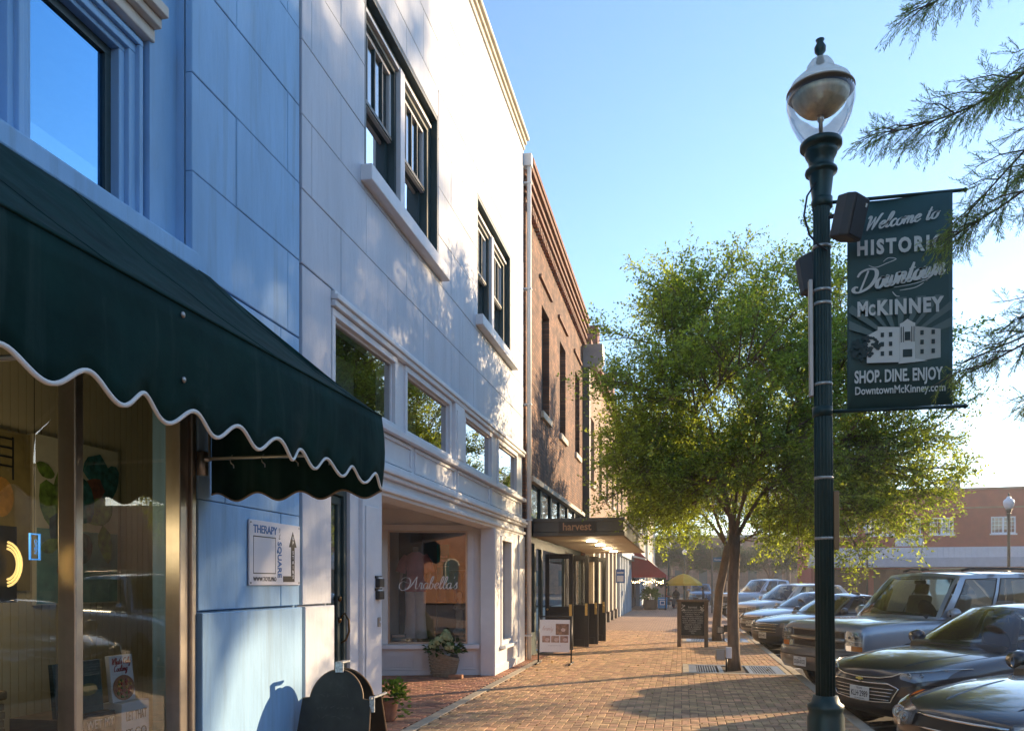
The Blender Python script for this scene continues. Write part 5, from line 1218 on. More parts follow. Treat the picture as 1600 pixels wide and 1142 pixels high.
class Car:
    def __init__(s, name, label, loc, ang, L, W, col, stations, cabin, boxy=False, wheel=.34, axles=None, clear=.2):
        s.root = thing(name, label, 'truck' if 'pickup' in name else 'car', loc, 'cars parked nose in along the kerb', local=True)
        s.root.rotation_euler = (0, 0, ang)
        s.W = W; s.L = L; s.paint = col
        mb = MB(); rings = []
        for x, w, zb, zs, zc, sw in stations:
            h = zs - zb; hw = W / 2 * w
            sec = [(0, zb), (.62 * hw, zb), (.92 * hw, zb + .05 * h), (.995 * hw, zb + .26 * h), (hw, zb + .55 * h), (.985 * hw, zb + .83 * h), (.945 * hw, zs - .01 * h), (.80 * hw, zs + .55 * (zc - zs)), (.42 * hw, zs + .92 * (zc - zs)), (0, zc)]
            ring = [(y, z) for y, z in sec] + [(-y, z) for y, z in sec[-2:0:-1]]
            rings.append([(x - sw * (abs(y) / (W / 2)) ** 2.1, y, z) for y, z in ring])
        mb.grid(rings, closed=True)
        k = len(rings[0])
        def cap(ring):
            n = k // 2                                              # 0 bottom centre, n top centre
            rows = []
            L_ = [ring[i] for i in range(0, n + 1)]; R_ = [ring[(k - i) % k] for i in range(0, n + 1)]
            for a, b in zip(L_, R_):
                rows.append([tuple(a[q] + (b[q] - a[q]) * t for q in range(3)) if True else None for t in (0, .25, .5, .75, 1)])
            # restore the sweep on the inner points
            out = []
            for row in rows:
                yy = [p[1] for p in row]; y0 = max(abs(yy[0]), 1e-6); xe = row[0][0]
                sw_ = ring[0][0] - xe
                out.append([(ring[0][0] - sw_ * (abs(p[1]) / y0) ** 2.1, p[1], p[2]) for p in row])
            return out
        mb.grid(cap(rings[0])); mb.grid(cap(rings[-1]))
        o = mb.build('body', col, s.root, smooth=True, subsurf=2)
        bm = bmesh.new(); bm.from_mesh(o.data); bmesh.ops.remove_doubles(bm, verts=bm.verts, dist=.004); bmesh.ops.recalc_face_normals(bm, faces=bm.faces); bm.to_mesh(o.data); bm.free()
        dg = bpy.context.evaluated_depsgraph_get(); dg.update()
        ev = o.evaluated_get(dg); s.bvh = None
        me = ev.to_mesh(); s.bvh = BVHTree.FromPolygons([v.co.copy() for v in me.vertices], [tuple(p.vertices) for p in me.polygons]); ev.to_mesh_clear()
        s.body = o
        s.cabin(**cabin)
        xw, yb, zw, xb, xr0 = cabin['xw'], cabin['yb'], cabin['zw'], cabin['xb'], cabin['xr0']
        for sd in (-1, 1):                                            # shut lines, handles
            pts = [s.hitdown(xw + .10 - t * (xw + .24) / 9, sd * (yb * .93 - .12 * (t / 9) ** 2), off=-.001) for t in range(10)]
            MB().tube(pts, .0045, 5).build('shut_line', 'car_trim', s.root)
            span = (xw - .12) - (xb + .35)
            for f_ in (0.02, .47, .88):
                x = xw - .12 - span * f_
                ln = [s.hitside(x - .03 * (k_ == 0), sd, .30 + (zw - .36) * k_ / 7) for k_ in range(8)]
                ln = [p for p in ln if p is not None]
                if len(ln) > 2: MB().tube(ln, .0045, 5).build('shut_line', 'car_trim', s.root)
            for f_ in (.40, .81):
                p = s.hitside(xw - .12 - span * f_, sd, zw - .14)
                if p is not None: MB().box(p.x - .09, p.x + .09, p.y - .012, p.y + .012, p.z - .014, p.z + .014).build('door_handle', 'chrome', s.root, bevel=.006)
        axles = axles or (-.92, -L + 1.02)
        for x in axles:
            for sd in (-1, 1): s.wheel(x, sd, wheel)
    def hit(s, y, z, d=(-1, 0, 0), off=.006):
        d = Vector(d).normalized(); o = Vector((.2, y, z)) - d * 2 if abs(d.x) > .9 else Vector((0, y, z)) - d * 3
        p, n, i, t = s.bvh.ray_cast(Vector((0.0, y, z)) - d * 2.5, d)
        if p is None: return None
        if n.dot(d) > 0: n = -n
        return p + n * off
    def hitside(s, x, sd, z, off=.0):
        p, n, i, t = s.bvh.ray_cast(Vector((x, sd * 3, z)), Vector((0, -sd, 0)))
        return p + Vector((0, sd * off, 0)) if p is not None else None
    def hitdown(s, x, y, off=.004):
        p, n, i, t = s.bvh.ray_cast(Vector((x, y, 4)), Vector((0, 0, -1)))
        return p + Vector((0, 0, off)) if p is not None else Vector((x, y, 1))
    def strip(s, name, mat, top, bot, nv=4, off=.006, nu=16, parent=None):
        def rs(P):
            P = [Vector((a, b, 0)) for a, b in P]; seg = [0]
            for a, b in zip(P, P[1:]): seg.append(seg[-1] + (b - a).length)
            out = []
            for i in range(nu + 1):
                t = seg[-1] * i / nu
                for j in range(len(P) - 1):
                    if t <= seg[j + 1] + 1e-9: out.append(P[j].lerp(P[j + 1], (t - seg[j]) / max(seg[j + 1] - seg[j], 1e-9))); break
            return out
        a, b = rs(top), rs(bot); rows = []
        for v in range(nv + 1):
            row = []
            for p, q in zip(a, b):
                c = p.lerp(q, v / nv); h = s.hit(c.x, c.y, off=off)
                row.append(h if h is not None else (row[-1] if row else Vector((-.3, c.x, c.y))))
            rows.append(row)
        return MB().grid(rows).build(name, mat, parent or s.root, smooth=True)
    def bar(s, name, mat, P, r_=.008, off=.006, parent=None, n=6):
        pts = []
        for a, b in zip(P, P[1:]):
            for t in range(n): pts.append((a[0] + (b[0] - a[0]) * t / n, a[1] + (b[1] - a[1]) * t / n))
        pts.append(P[-1]); q = [h for h in (s.hit(y, z, off=off) for y, z in pts) if h is not None]
        if len(q) > 1: return MB().tube(q, r_, 6).build(name, mat, parent or s.root, smooth=True)
    def patch(s, fn, us, vs, isglass, gname, mat_p, pmb):
        gl = MB()
        for i in range(len(us) - 1):
            for j in range(len(vs) - 1):
                q = [fn(us[i], vs[j]), fn(us[i + 1], vs[j]), fn(us[i + 1], vs[j + 1]), fn(us[i], vs[j + 1])]
                (gl if isglass((us[i] + us[i + 1]) / 2, (vs[j] + vs[j + 1]) / 2) else pmb).add(q, [(0, 1, 2, 3)])
        if gl.f: gl.build(gname, 'car_glass', s.root, smooth=True)
    def cabin(s, xw, zw, xr0, zr, xr1, xb, zb, yb, yr, wins, sweep=.22, crown=.05, trim=None, rear_open=False):
        pm = MB(); lin = lambda a, b, n: [a + (b - a) * i / n for i in range(n + 1)]
        def side_roof_z(t): return zr - .05 + .045 * math.sin(math.pi * min(1, max(0, .15 + .8 * t)))
        def ws(u, v):
            a = Vector((xw - sweep * u * u, yb * u, zw - .02 * u * u)); b = Vector((xr0 - sweep * .45 * u * u, yr * u, side_roof_z(0) + crown * (1 - u * u)))
            return a.lerp(b, v) + Vector((.03, 0, .02)) * math.sin(math.pi * v) * (1 - .4 * u * u)
        us = sorted({*lin(-1, 1, 16), -.94, .94, -.93, .93}); vs = sorted({*lin(0, 1, 8), .05, .93})
        s.patch(ws, us, vs, lambda u, v: abs(u) < .935 and .05 < v < .93, 'windshield', s.paint, pm)
        def rg(u, v):
            a = Vector((xb + sweep * .7 * u * u, yb * .96 * u, zb)); b = Vector((xr1 + sweep * .4 * u * u, yr * u, side_roof_z(1) + crown * (1 - u * u)))
            return a.lerp(b, v) + Vector((-.03, 0, .02)) * math.sin(math.pi * v)
        s.patch(rg, us, vs, lambda u, v: abs(u) < .88 and .12 < v < .9, 'rear_window', s.paint, pm)
        def rf(u, v):
            xa = xr0 - sweep * .45 * u * u; xc = xr1 + sweep * .4 * u * u
            return Vector((xa + (xc - xa) * v, yr * u * (1 + .012 * math.sin(math.pi * v)), side_roof_z(v) + crown * (1 - u * u) * (1 + .3 * math.sin(math.pi * v))))
        pm.grid([[rf(u, v) for u in lin(-1, 1, 14)] for v in lin(0, 1, 12)])
        for sd in (-1, 1):
            xa0, xc0, xa1, xc1 = xw - sweep, xb + sweep * .7, xr0 - sweep * .45, xr1 + sweep * .4
            def sf(u, v):
                a = Vector((xa0 + (xc0 - xa0) * u, sd * yb * (1 - .04 * u), zw - .02 + (zb - zw + .02) * u)); b = Vector((xa1 + (xc1 - xa1) * u, sd * yr * (1 + .012 * math.sin(math.pi * u)), side_roof_z(u)))
                return a.lerp(b, v) + Vector((0, sd * .03, 0)) * math.sin(math.pi * v)
            su_ = sorted({*lin(0, 1, 20), *[w for p in wins for w in p]})
            for wi, (w0, w1) in enumerate(wins):
                s.patch(sf, [q for q in su_ if w0 <= q <= w1], [.06, .3, .6, .9], lambda u, v: True, 'side_window', s.paint, pm)
                fr_ = [sf(u, .06) for u in lin(w0, w1, 6)] + [sf(w1, v) for v in (.3, .6, .9)] + [sf(u, .9) for u in lin(w1, w0, 6)] + [sf(w0, v) for v in (.6, .3, .06)]
                MB().tube([p + Vector((0, sd * .004, 0)) for p in fr_], .009, 5).build('window_trim', trim or 'car_trim', s.root, smooth=True)
            for i in range(len(su_) - 1):
                um_ = (su_[i] + su_[i + 1]) / 2
                inw = any(a < um_ < b for a, b in wins)
                for v0, v1 in ((0, .06), (.06, .3), (.3, .6), (.6, .9), (.9, 1)):
                    if inw and .06 <= v0 and v1 <= .9: continue
                    pm.add([sf(su_[i], v0), sf(su_[i + 1], v0), sf(su_[i + 1], v1), sf(su_[i], v1)], [(0, 1, 2, 3)])
            m = MB()                                                    # door mirror
            bx_, by_ = xw - sweep - .18, sd * (yb + .10)
            m.grid(loft2([(bx_ + .07, by_, zw + .06, .02, .05), (bx_ + .05, by_, zw + .07, .09, .075), (bx_ - .02, by_, zw + .08, .10, .085), (bx_ - .05, by_, zw + .08, .095, .08)]), True)
            mo = m.build('mirror', s.paint, s.root, smooth=True)
            MB().tube([(bx_ - .01, sd * (yb - .05), zw + .02), (bx_ - .01, by_, zw + .05)], .025, 8).build('mirror_arm', 'car_trim', mo, smooth=True)
        pm.build('cabin_shell', s.paint, s.root, smooth=True)
        # interior
        zf = zw - .10
        MB().box(xb + .15, xw - .28, -yb * .86, yb * .86, zf, zf + .02).build('cabin_floor', 'seat', s.root)
        MB().tube([(xw - .22, -yb * .8, zw - .03), (xw - .16, 0, zw), (xw - .22, yb * .8, zw - .03)], .09, 8).build('dashboard', 'car_trim', s.root, smooth=True)
        for sd in (-1, 1):
            xs_ = xr0 - .30
            MB().obox(Matrix.Translation((xs_ - .08, sd * yr * .54, zf + .22)) @ Matrix.Rotation(R(-14), 4, 'Y'), .13, .46, .46).build('seat', 'seat', s.root, bevel=.05)
            MB().obox(Matrix.Translation((xs_ - .16, sd * yr * .54, zf + .55)) @ Matrix.Rotation(R(-14), 4, 'Y'), .09, .27, .19).build('headrest', 'seat', s.root, bevel=.035)
        MB().lathe([(.165, -.012), (.18, 0), (.165, .012)], 24, mat=Matrix.Translation((xw - .48, yr * .54, zf + .22)) @ Matrix.Rotation(R(-65), 4, 'Y')).build('steering_wheel', 'car_trim', s.root, smooth=True)
        for sd in (-1, 1):                                              # wipers lying at the foot of the windshield
            pts = [ws(sd * .12 - .25 + t * .11, .045) + Vector((.02, 0, .018)) for t in range(6)]
            MB().tube(pts, .009, 5).build('wiper', 'car_trim', s.root)
        MB().obox(Matrix.Translation((xr0 - .02, 0, zr - .14)), .04, .22, .06).build('rear_view_mirror', 'car_trim', s.root, bevel=.01)
    def wheel(s, x, sd, r_):
        yo = sd * (s.W / 2 - .06)
        m = Matrix.Translation((x, yo, r_)) @ Matrix.Rotation(R(90) * -sd, 4, 'X')
        w = MB().lathe([(r_ * .62, -.10), (r_ * .92, -.11), (r_, -.07), (r_, .05), (r_ * .94, .085), (r_ * .64, .08)], 32, mat=m).build('tyre', 'tyre', s.root, smooth=True)
        rim = MB().lathe([(0, .03), (.06, .035), (.07, .02), (r_ * .60, .0), (r_ * .66, .075), (r_ * .6, .08)], 32, mat=m)
        for k in range(5):
            a = 2 * math.pi * k / 5
            rim.obox(m @ Matrix.Rotation(a, 4, 'Z') @ Matrix.Translation((r_ * .34, 0, .045)), r_ * .56, .055, .03)
        rim.build('rim', 'rim_alloy', s.root)
        MB().lathe([(r_ * 1.16, -.02), (r_ * 1.17, .0675), (0, .067)], 32, mat=m @ Matrix.Translation((0, 0, -.005))).build('wheel_arch', 'car_trim', s.root)
    def plate(s, z, textstr, tilt=0):
        h = s.hit(0, z, off=.02)
        t = MB().obox(Matrix.Translation(h) @ Matrix.Rotation(R(tilt), 4, 'Y'), .006, .305, .152).build('number_plate', 'plate_white', s.root, bevel=.002)
        f = frame((h.x + .0042, h.y, h.z), (0, 1, 0), (0, 0, 1))
        text('plate_text', textstr, .095, 'print_black', t, f @ Matrix.Translation((0, -.008, 0)), width=.26, bold=.001, ext=.0006)
        text('plate_text', 'TEXAS', .03, 'print_black', t, f @ Matrix.Translation((0, .055, 0)), width=.09, ext=.0006)
        text('plate_text', 'THE LONE STAR STATE', .015, 'print_black', t, f @ Matrix.Translation((0, -.062, 0)), ext=.0004)
    def bowtie(s, y, z, sc, mat='gold'):
        h = s.hit(y, z, off=.014)
        P = [(-1, -.25), (-.4, -.25), (-.28, -.5), (.42, -.5), (.32, -.25), (1.08, -.25), (.9, .25), (.4, .25), (.28, .5), (-.42, .5), (-.32, .25), (-1.1, .25)]
        MB().prism([(a * sc, b * sc * .72) for a, b in P], .01, frame((h.x, h.y, h.z), (0, 1, 0), (-.15, 0, 1))).build('emblem', mat, s.root, bevel=.002)
    def lamp(s, top, bot, proj=(), amber=None, chromeline=None):
        for sd in (-1, 1):
            mt = [(sd * a, b) for a, b in top]; mb_ = [(sd * a, b) for a, b in bot]
            o = s.strip('headlight', 'lamp_black', mt, mb_, off=.005)
            MBs = MB(); s.strip('lens', 'lamp_glass', mt, mb_, off=.03, parent=o)
            for (py, pz, pr_) in proj:
                h = s.hit(sd * py, pz, off=.010)
                m = frame(h, (0, 1, 0), (-.2, 0, 1))
                MB().lathe([(pr_, 0), (pr_ * .98, .012), (pr_ * .7, .006), (pr_ * .55, .004), (pr_ * .4, .012), (0, .02)], 20, mat=m).build('reflector', 'lamp_silver', o, smooth=True)
            if amber:
                s.strip('indicator', 'amber', [(sd * a, b) for a, b in amber[0]], [(sd * a, b) for a, b in amber[1]], off=.014, parent=o)
            if chromeline: s.bar('trim_line', 'chrome', [(sd * a, b) for a, b in chromeline], .007, .008, parent=o)
M('lamp_black', (.42, .42, .43), .22, metal=.7)
def loft2(rings, k=14):
    """rings normal to x: (cx, cy, cz, half width, half height)"""
    return [[(cx, cy + a * math.cos(2 * math.pi * j / k), cz + b * math.sin(2 * math.pi * j / k)) for j in range(k)] for cx, cy, cz, a, b in rings]

SEDAN = [(0.0, .62, .46, .60, .64, .16), (-.02, .80, .30, .70, .74, .22), (-.10, .92, .22, .76, .80, .26), (-.28, .97, .20, .80, .85, .25), (-.7, .995, .19, .86, .93, .16), (-1.2, 1.0, .19, .90, .97, .06), (-1.6, 1.0, .19, .93, .98, .0), (-2.6, 1.0, .19, .95, .97, 0), (-3.6, 1.0, .20, .98, 1.0, 0), (-4.2, .98, .22, .99, 1.03, -.06), (-4.55, .95, .26, .97, 1.02, -.12), (-4.70, .88, .32, .92, .97, -.16), (-4.76, .74, .42, .82, .86, -.16)]
SEDAN_CAB = dict(xw=-1.22, zw=.965, xr0=-2.12, zr=1.43, xr1=-3.15, xb=-4.02, zb=1.02, yb=.80, yr=.58, wins=[(.12, .45), (.49, .74), (.77, .90)], sweep=.32)
SUV = [(0.0, .93, .62, .98, 1.01, .05), (-.02, .955, .50, 1.04, 1.07, .07), (-.07, .97, .44, 1.08, 1.11, .08), (-.16, .985, .40, 1.10, 1.13, .08), (-.5, .99, .38, 1.13, 1.17, .05), (-1.0, 1.0, .36, 1.15, 1.19, .02), (-1.45, 1.0, .36, 1.16, 1.20, 0), (-2.6, 1.0, .36, 1.16, 1.18, 0), (-4.0, 1.0, .36, 1.16, 1.18, 0), (-4.9, .99, .38, 1.15, 1.18, -.03), (-5.2, .97, .42, 1.12, 1.15, -.05), (-5.3, .93, .48, 1.05, 1.1, -.05)]
SUV_CAB = dict(xw=-1.36, zw=1.19, xr0=-2.08, zr=1.90, xr1=-4.95, xb=-5.22, zb=1.2, yb=.90, yr=.74, wins=[(.05, .285), (.315, .55), (.58, .93)], sweep=.22, crown=.045)
XOVER = [(0.0, .70, .58, .82, .86, .14), (-.02, .86, .40, .90, .94, .2), (-.10, .94, .30, .97, 1.01, .24), (-.28, .98, .27, 1.01, 1.06, .22), (-.7, 1.0, .26, 1.05, 1.12, .13), (-1.1, 1.0, .26, 1.08, 1.15, .05), (-1.5, 1.0, .26, 1.09, 1.14, 0), (-3.0, 1.0, .27, 1.1, 1.12, 0), (-4.2, .98, .3, 1.1, 1.13, -.06), (-4.6, .94, .36, 1.05, 1.08, -.1), (-4.72, .86, .44, .95, .98, -.12)]
XOVER_CAB = dict(xw=-1.12, zw=1.12, xr0=-1.95, zr=1.69, xr1=-4.0, xb=-4.5, zb=1.14, yb=.85, yr=.66, wins=[(.10, .40), (.44, .70), (.73, .90)], sweep=.3)
PICKUP = [(0.0, .93, .66, 1.06, 1.09, .06), (-.02, .96, .54, 1.14, 1.17, .08), (-.08, .975, .46, 1.19, 1.22, .09), (-.2, .99, .42, 1.22, 1.25, .07), (-.7, 1.0, .4, 1.24, 1.28, .03), (-1.4, 1.0, .4, 1.25, 1.29, 0), (-3.4, 1.0, .4, 1.25, 1.27, 0), (-5.5, 1.0, .42, 1.25, 1.25, 0), (-5.8, .98, .5, 1.2, 1.2, -.03), (-5.86, .95, .55, 1.12, 1.14, -.03)]
PICKUP_CAB = dict(xw=-1.42, zw=1.28, xr0=-2.1, zr=1.93, xr1=-3.5, xb=-3.72, zb=1.27, yb=.92, yr=.76, wins=[(.10, .46), (.52, .86)], sweep=.2, crown=.04)
ANG = R(210)

# -- black sedan with bow-tie grille
c = Car('black_sedan', 'black sedan with chrome split grille right behind the lamp post', (2.03, 9.85, -.14), ANG, 4.76, 1.85, paint('paint_black', (.011, .011, .017)), SEDAN, SEDAN_CAB)
c.strip('grille', 'grille_black', [(-.50, .735), (-.30, .705), (0, .695), (.30, .705), (.50, .735)], [(-.44, .70), (-.28, .675), (0, .665), (.28, .675), (.44, .70)], off=.006)
c.bar('grille_trim', 'chrome', [(-.80, .79), (-.50, .735), (-.42, .70), (-.28, .672), (0, .660), (.28, .672), (.42, .70), (.50, .735), (.80, .79)], .010, .010)
c.strip('grille', 'grille_black', [(-.50, .59), (-.4, .615), (0, .60), (.4, .615), (.50, .59)], [(-.50, .555), (-.40, .42), (0, .39), (.40, .42), (.50, .555)], off=.007, nv=6)
c.bar('grille_trim', 'chrome', [(0, .605), (.40, .618), (.52, .575), (.42, .42), (.2, .40), (0, .393), (-.2, .40), (-.42, .42), (-.52, .575), (-.40, .618), (0, .605)], .010, .011)
for z in (.56, .52, .48, .44): c.bar('grille_slat', 'chrome', [(-.47 + (.58 - z) * .5, z), (0, z - .01), (.47 - (.58 - z) * .5, z)], .006, .012)
c.lamp([(.48, .735), (.64, .77), (.84, .81)], [(.52, .68), (.66, .655), (.84, .71)], [(.60, .715, .032), (.70, .73, .026)], chromeline=[(.50, .738), (.66, .77), (.86, .806)])
c.strip('lower_grille', 'grille_black', [(-.62, .30), (0, .33), (.62, .30)], [(-.55, .25), (0, .24), (.55, .25)], off=.005)
for sd in (-1, 1):
    MB().tube([c.hitdown(-.14 - t * .12, sd * (.40 + .022 * t), off=-.010) for t in range(9)], [.003] + [.016] * 7 + [.003], 8).build('bonnet_crease', c.paint, c.root, smooth=True)
    c.strip('fog_lamp', 'lamp_silver', [(sd * .64, .40), (sd * .78, .41)], [(sd * .65, .365), (sd * .78, .375)], off=.006)
    c.bar('bumper_trim', 'chrome', [(sd * .58, .335), (sd * .80, .345)], .006, .008)
    c.bar('bumper_seam', 'car_trim', [(sd * .54, .60), (sd * .70, .62), (sd * .86, .66)], .004, .002)
c.plate(.475, 'KLH·2989'); c.bowtie(0, .642, .052)

# -- silver blue large wagon
cs = Car('large_suv', 'big silver blue wagon with roof rack and three bar grille', (2.15, 13.6, -.14), ANG, 5.3, 2.0, paint('paint_steel', (.33, .36, .41), .5, .3), SUV, SUV_CAB, wheel=.38)
cs.strip('grille', 'grille_black', [(-.60, .985), (.60, .985)], [(-.60, .70), (.60, .70)], off=.006, nv=6)
for z, r_ in ((.99, .016), (.845, .04), (.70, .018)): cs.bar('grille_bar', M('bronze_trim', (.34, .30, .25), .3, metal=.7), [(-.62, z), (.62, z)], r_, .012)
cs.lamp([(.64, 1.0), (.93, .985)], [(.64, .86), (.93, .85)], [(.73, .93, .05), (.84, .93, .045)])
cs.lamp([(.64, .845), (.93, .835)], [(.64, .79), (.93, .785)], [(.75, .815, .024)])
for sd in (-1, 1):
    cs.strip('indicator', 'amber', [(sd * .74, .78), (sd * .93, .775)], [(sd * .74, .70), (sd * .93, .70)], off=.008)
    cs.strip('parking_light', 'lamp_silver', [(sd * .63, .78), (sd * .735, .78)], [(sd * .63, .70), (sd * .735, .70)], off=.008)
cs.bowtie(0, .845, .085, 'brass')
bmp = MB(); bp_ = [(.05, -.40), (.06, 0), (.05, .40)]
rows = []
for t in range(25):
    y = -1.0 + t / 12; x = .10 - .16 * abs(y) ** 2.4
    rows.append([(x - .12, y, .68), (x - .02, y, .69), (x + .0, y, .66), (x + .02, y, .58), (x + .02, y, .50), (x - .0, y, .42), (x - .06, y, .33), (x - .2, y, .30)])
bo = MB().grid(rows).build('bumper', M('bumper_bronze', (.17, .165, .165), .35, metal=.5, coat=.6), cs.root, smooth=True, solid=.01)
MB().tube([(.10 - .16 * abs(-.98 + t * .0817) ** 2.4 + .022, -.98 + t * .0817, .56) for t in range(25)], .012, 6).build('bumper_strip', 'car_trim', bo, smooth=True)
pm_ = MB().obox(Matrix.Translation((.125, -.28, .46)), .006, .305, .152).build('number_plate', 'plate_white', cs.root, bevel=.002)
text('plate_text', 'DLB-0132', .095, 'print_black', pm_, frame((.1295, -.28, .452), (0, 1, 0), (0, 0, 1)), width=.26, bold=.001, ext=.0006)
text('plate_text', 'TEXAS', .03, 'print_black', pm_, frame((.1295, -.28, .515), (0, 1, 0), (0, 0, 1)), width=.09, ext=.0006)
for sd in (-1, 1):
    MB().tube([(-2.35, sd * .60, 1.945), (-2.5, sd * .61, 1.985), (-4.7, sd * .61, 1.985), (-4.85, sd * .60, 1.94)], .022, 8).build('roof_rail', 'car_trim', cs.root, smooth=True)
for x in (-2.9, -4.2): MB().tube([(x, -.60, 1.985), (x, .60, 1.985)], .018, 8).build('cross_bar', 'galvanised', cs.root, smooth=True)
MB().box(-2.95, -2.45, -.35, .35, 1.905, 1.925).build('sunroof', 'car_glass', cs.root)

# -- near dark car with creased bonnet
cn_ = Car('dark_crossover', 'near black car with creased bonnet and clear headlight at the lower right', (1.98, 6.45, -.14), ANG, 4.76, 1.86, paint('paint_graphite', (.018, .019, .022)), SEDAN, SEDAN_CAB)
for sd in (-1, 1):
    for y0, y1 in ((.30, .42), (.62, .70)):
        MB().tube([cn_.hitdown(-.18 - t * .11, sd * (y0 + (y1 - y0) * t / 8), off=-.012) for t in range(9)], [.004] + [.02] * 7 + [.004], 8).build('bonnet_crease', cn_.paint, cn_.root, smooth=True)
cn_.lamp([(.42, .735), (.62, .77), (.86, .80)], [(.44, .62), (.64, .58), (.86, .66)], [(.66, .68, .06), (.54, .66, .045)], amber=([(.76, .77), (.87, .79)], [(.76, .66), (.87, .68)]))
cn_.strip('grille', 'grille_black', [(-.38, .70), (.38, .70)], [(-.32, .54), (.32, .54)], off=.006); cn_.bar('grille_trim', 'chrome', [(-.40, .71), (.40, .71)], .012, .01); cn_.bar('grille_trim', 'chrome', [(-.37, .62), (.37, .62)], .009, .01)
# -- nearest dark car, only its bonnet shows
cz = Car('dark_hatchback', 'nearest dark car, only its bonnet edge at the lower right corner', (1.55, 3.35, -.14), ANG, 4.72, 1.86, paint('paint_slate', (.022, .025, .03)), XOVER, XOVER_CAB)
cz.lamp([(.42, .86), (.62, .91), (.84, .95)], [(.46, .76), (.64, .73), (.84, .82)], [(.62, .82, .05)])

# -- cars farther along the kerb
def generic(name, label, x, y, col, stn, cab, L, W, grille=((.50, .72, .50), 'grille_black'), lampz=(.66, .78), pl='BKR 4415', bars=3, wheel=.34):
    g = Car(name, label, (x, y, -.14), ANG, L, W, col, stn, cab, wheel=wheel)
    (gw, gz1, gz0), gm = grille
    g.strip('grille', gm, [(-gw, gz1), (gw, gz1)], [(-gw * .85, gz0), (gw * .85, gz0)], off=.006, nv=5)
    for k in range(bars): z = gz0 + (gz1 - gz0) * (k + .5) / bars; g.bar('grille_bar', 'chrome', [(-gw * .95, z), (gw * .95, z)], .009, .01)
    g.bar('grille_trim', 'chrome', [(-gw, gz1), (gw, gz1)], .014, .012)
    z0, z1 = lampz
    g.lamp([(gw + .04, z1 - .02), (.70, z1), (.86, z1 + .03)], [(gw + .06, z0), (.70, z0 - .01), (.86, z0 + .05)], [(.64, (z0 + z1) / 2, .035), (.74, (z0 + z1) / 2 + .01, .03)])
    g.strip('lower_grille', 'grille_black', [(-.6, gz0 - .07), (.6, gz0 - .07)], [(-.5, gz0 - .2), (.5, gz0 - .2)], off=.006)
    g.plate(gz0 - .06, pl)
    return g
generic('navy_sedan', 'dark navy sedan with its nose beside the big wagon', 2.0, 20.9, paint('paint_navy', (.025, .035, .06)), SEDAN, SEDAN_CAB, 4.76, 1.82)
generic('silver_sedan', 'silver sedan with wide dark grille, second beyond the big wagon', 2.05, 25.6, paint('paint_silver', (.40, .40, .41), .6), SEDAN, SEDAN_CAB, 4.76, 1.85, grille=((.46, .71, .56), 'grille_black'), bars=2)
generic('white_crossover', 'pale crossover with round bright headlights, third beyond the big wagon', 2.05, 29.8, paint('paint_pearl', (.55, .53, .50), .2), XOVER, XOVER_CAB, 4.72, 1.86, grille=((.36, .86, .66), 'grille_black'), lampz=(.78, .92))
generic('grey_sedan', 'bluish silver sedan parked before the pickup', 2.1, 34.6, paint('paint_bluegrey', (.28, .32, .38), .6), SEDAN, SEDAN_CAB, 4.76, 1.85)
generic('pickup', 'tall silver pickup with big chrome grille, farthest in the parked row', 2.1, 42.5, paint('paint_ice', (.42, .47, .54), .5), PICKUP, PICKUP_CAB, 5.86, 2.05, grille=((.62, 1.06, .72), 'grille_black'), lampz=(.84, 1.04), wheel=.40, bars=3)
# car waiting in the far road
fc = generic('blue_suv', 'blue car waiting in the far road beside the yellow umbrella', 1.45, 64.5, paint('paint_blue', (.10, .20, .36), .3), XOVER, XOVER_CAB, 4.72, 1.86, grille=((.36, .86, .66), 'grille_black'), lampz=(.78, .92))
fc.root.rotation_euler = (0, 0, R(-92)); fc.root['group'] = 'cars beyond the crossing'
# ================================================================== trees
def mesh_np(name, V, Fq, mat, parent, smooth=False):
    me = bpy.data.meshes.new(name)
    n, m = len(V), len(Fq)
    me.vertices.add(n); me.vertices.foreach_set('co', np.asarray(V, dtype=np.float32).ravel())
    me.loops.add(m * 4); me.loops.foreach_set('vertex_index', np.asarray(Fq, dtype=np.int32).ravel())
    me.polygons.add(m); me.polygons.foreach_set('loop_start', np.arange(0, m * 4, 4, dtype=np.int32))
    me.polygons.foreach_set('loop_total', np.full(m, 4, dtype=np.int32))
    if smooth: me.polygons.foreach_set('use_smooth', np.ones(m, dtype=bool))
    me.update(calc_edges=True); me.validate()
    me.materials.append(MATS[mat] if isinstance(mat, str) else mat)
    return link(name, me, parent)
M('bark', (.17, .118, .08), .9, var=.35, vscale=14, bump=1.0, bscale=30, stretch=(1, 1, .3)); M('twig', (.16, .13, .10), .9)

def leaves_np(P, D, size, seed, spread=.9, aspect=.5):
    """P base points, D leaf directions -> diamond leaves with a slight fold"""
    g = np.random.default_rng(seed); n = len(P)
    D = D / np.maximum(np.linalg.norm(D, axis=1, keepdims=True), 1e-6)
    N = g.normal(0, .55, (n, 3)) + np.array([0, 0, 1.0]); S = np.cross(D, N); S /= np.maximum(np.linalg.norm(S, axis=1, keepdims=True), 1e-6)
    l = size * g.uniform(.65, 1.3, (n, 1)); w = l * aspect * .5
    up = np.cross(S, D)
    a, c = P, P + D * l
    m = P + D * l * .5 + up * l * .05
    V = np.empty((n, 4, 3), np.float32); V[:, 0] = a; V[:, 1] = m + S * w; V[:, 2] = c; V[:, 3] = m - S * w
    return V.reshape(-1, 3), np.arange(n * 4).reshape(-1, 4)

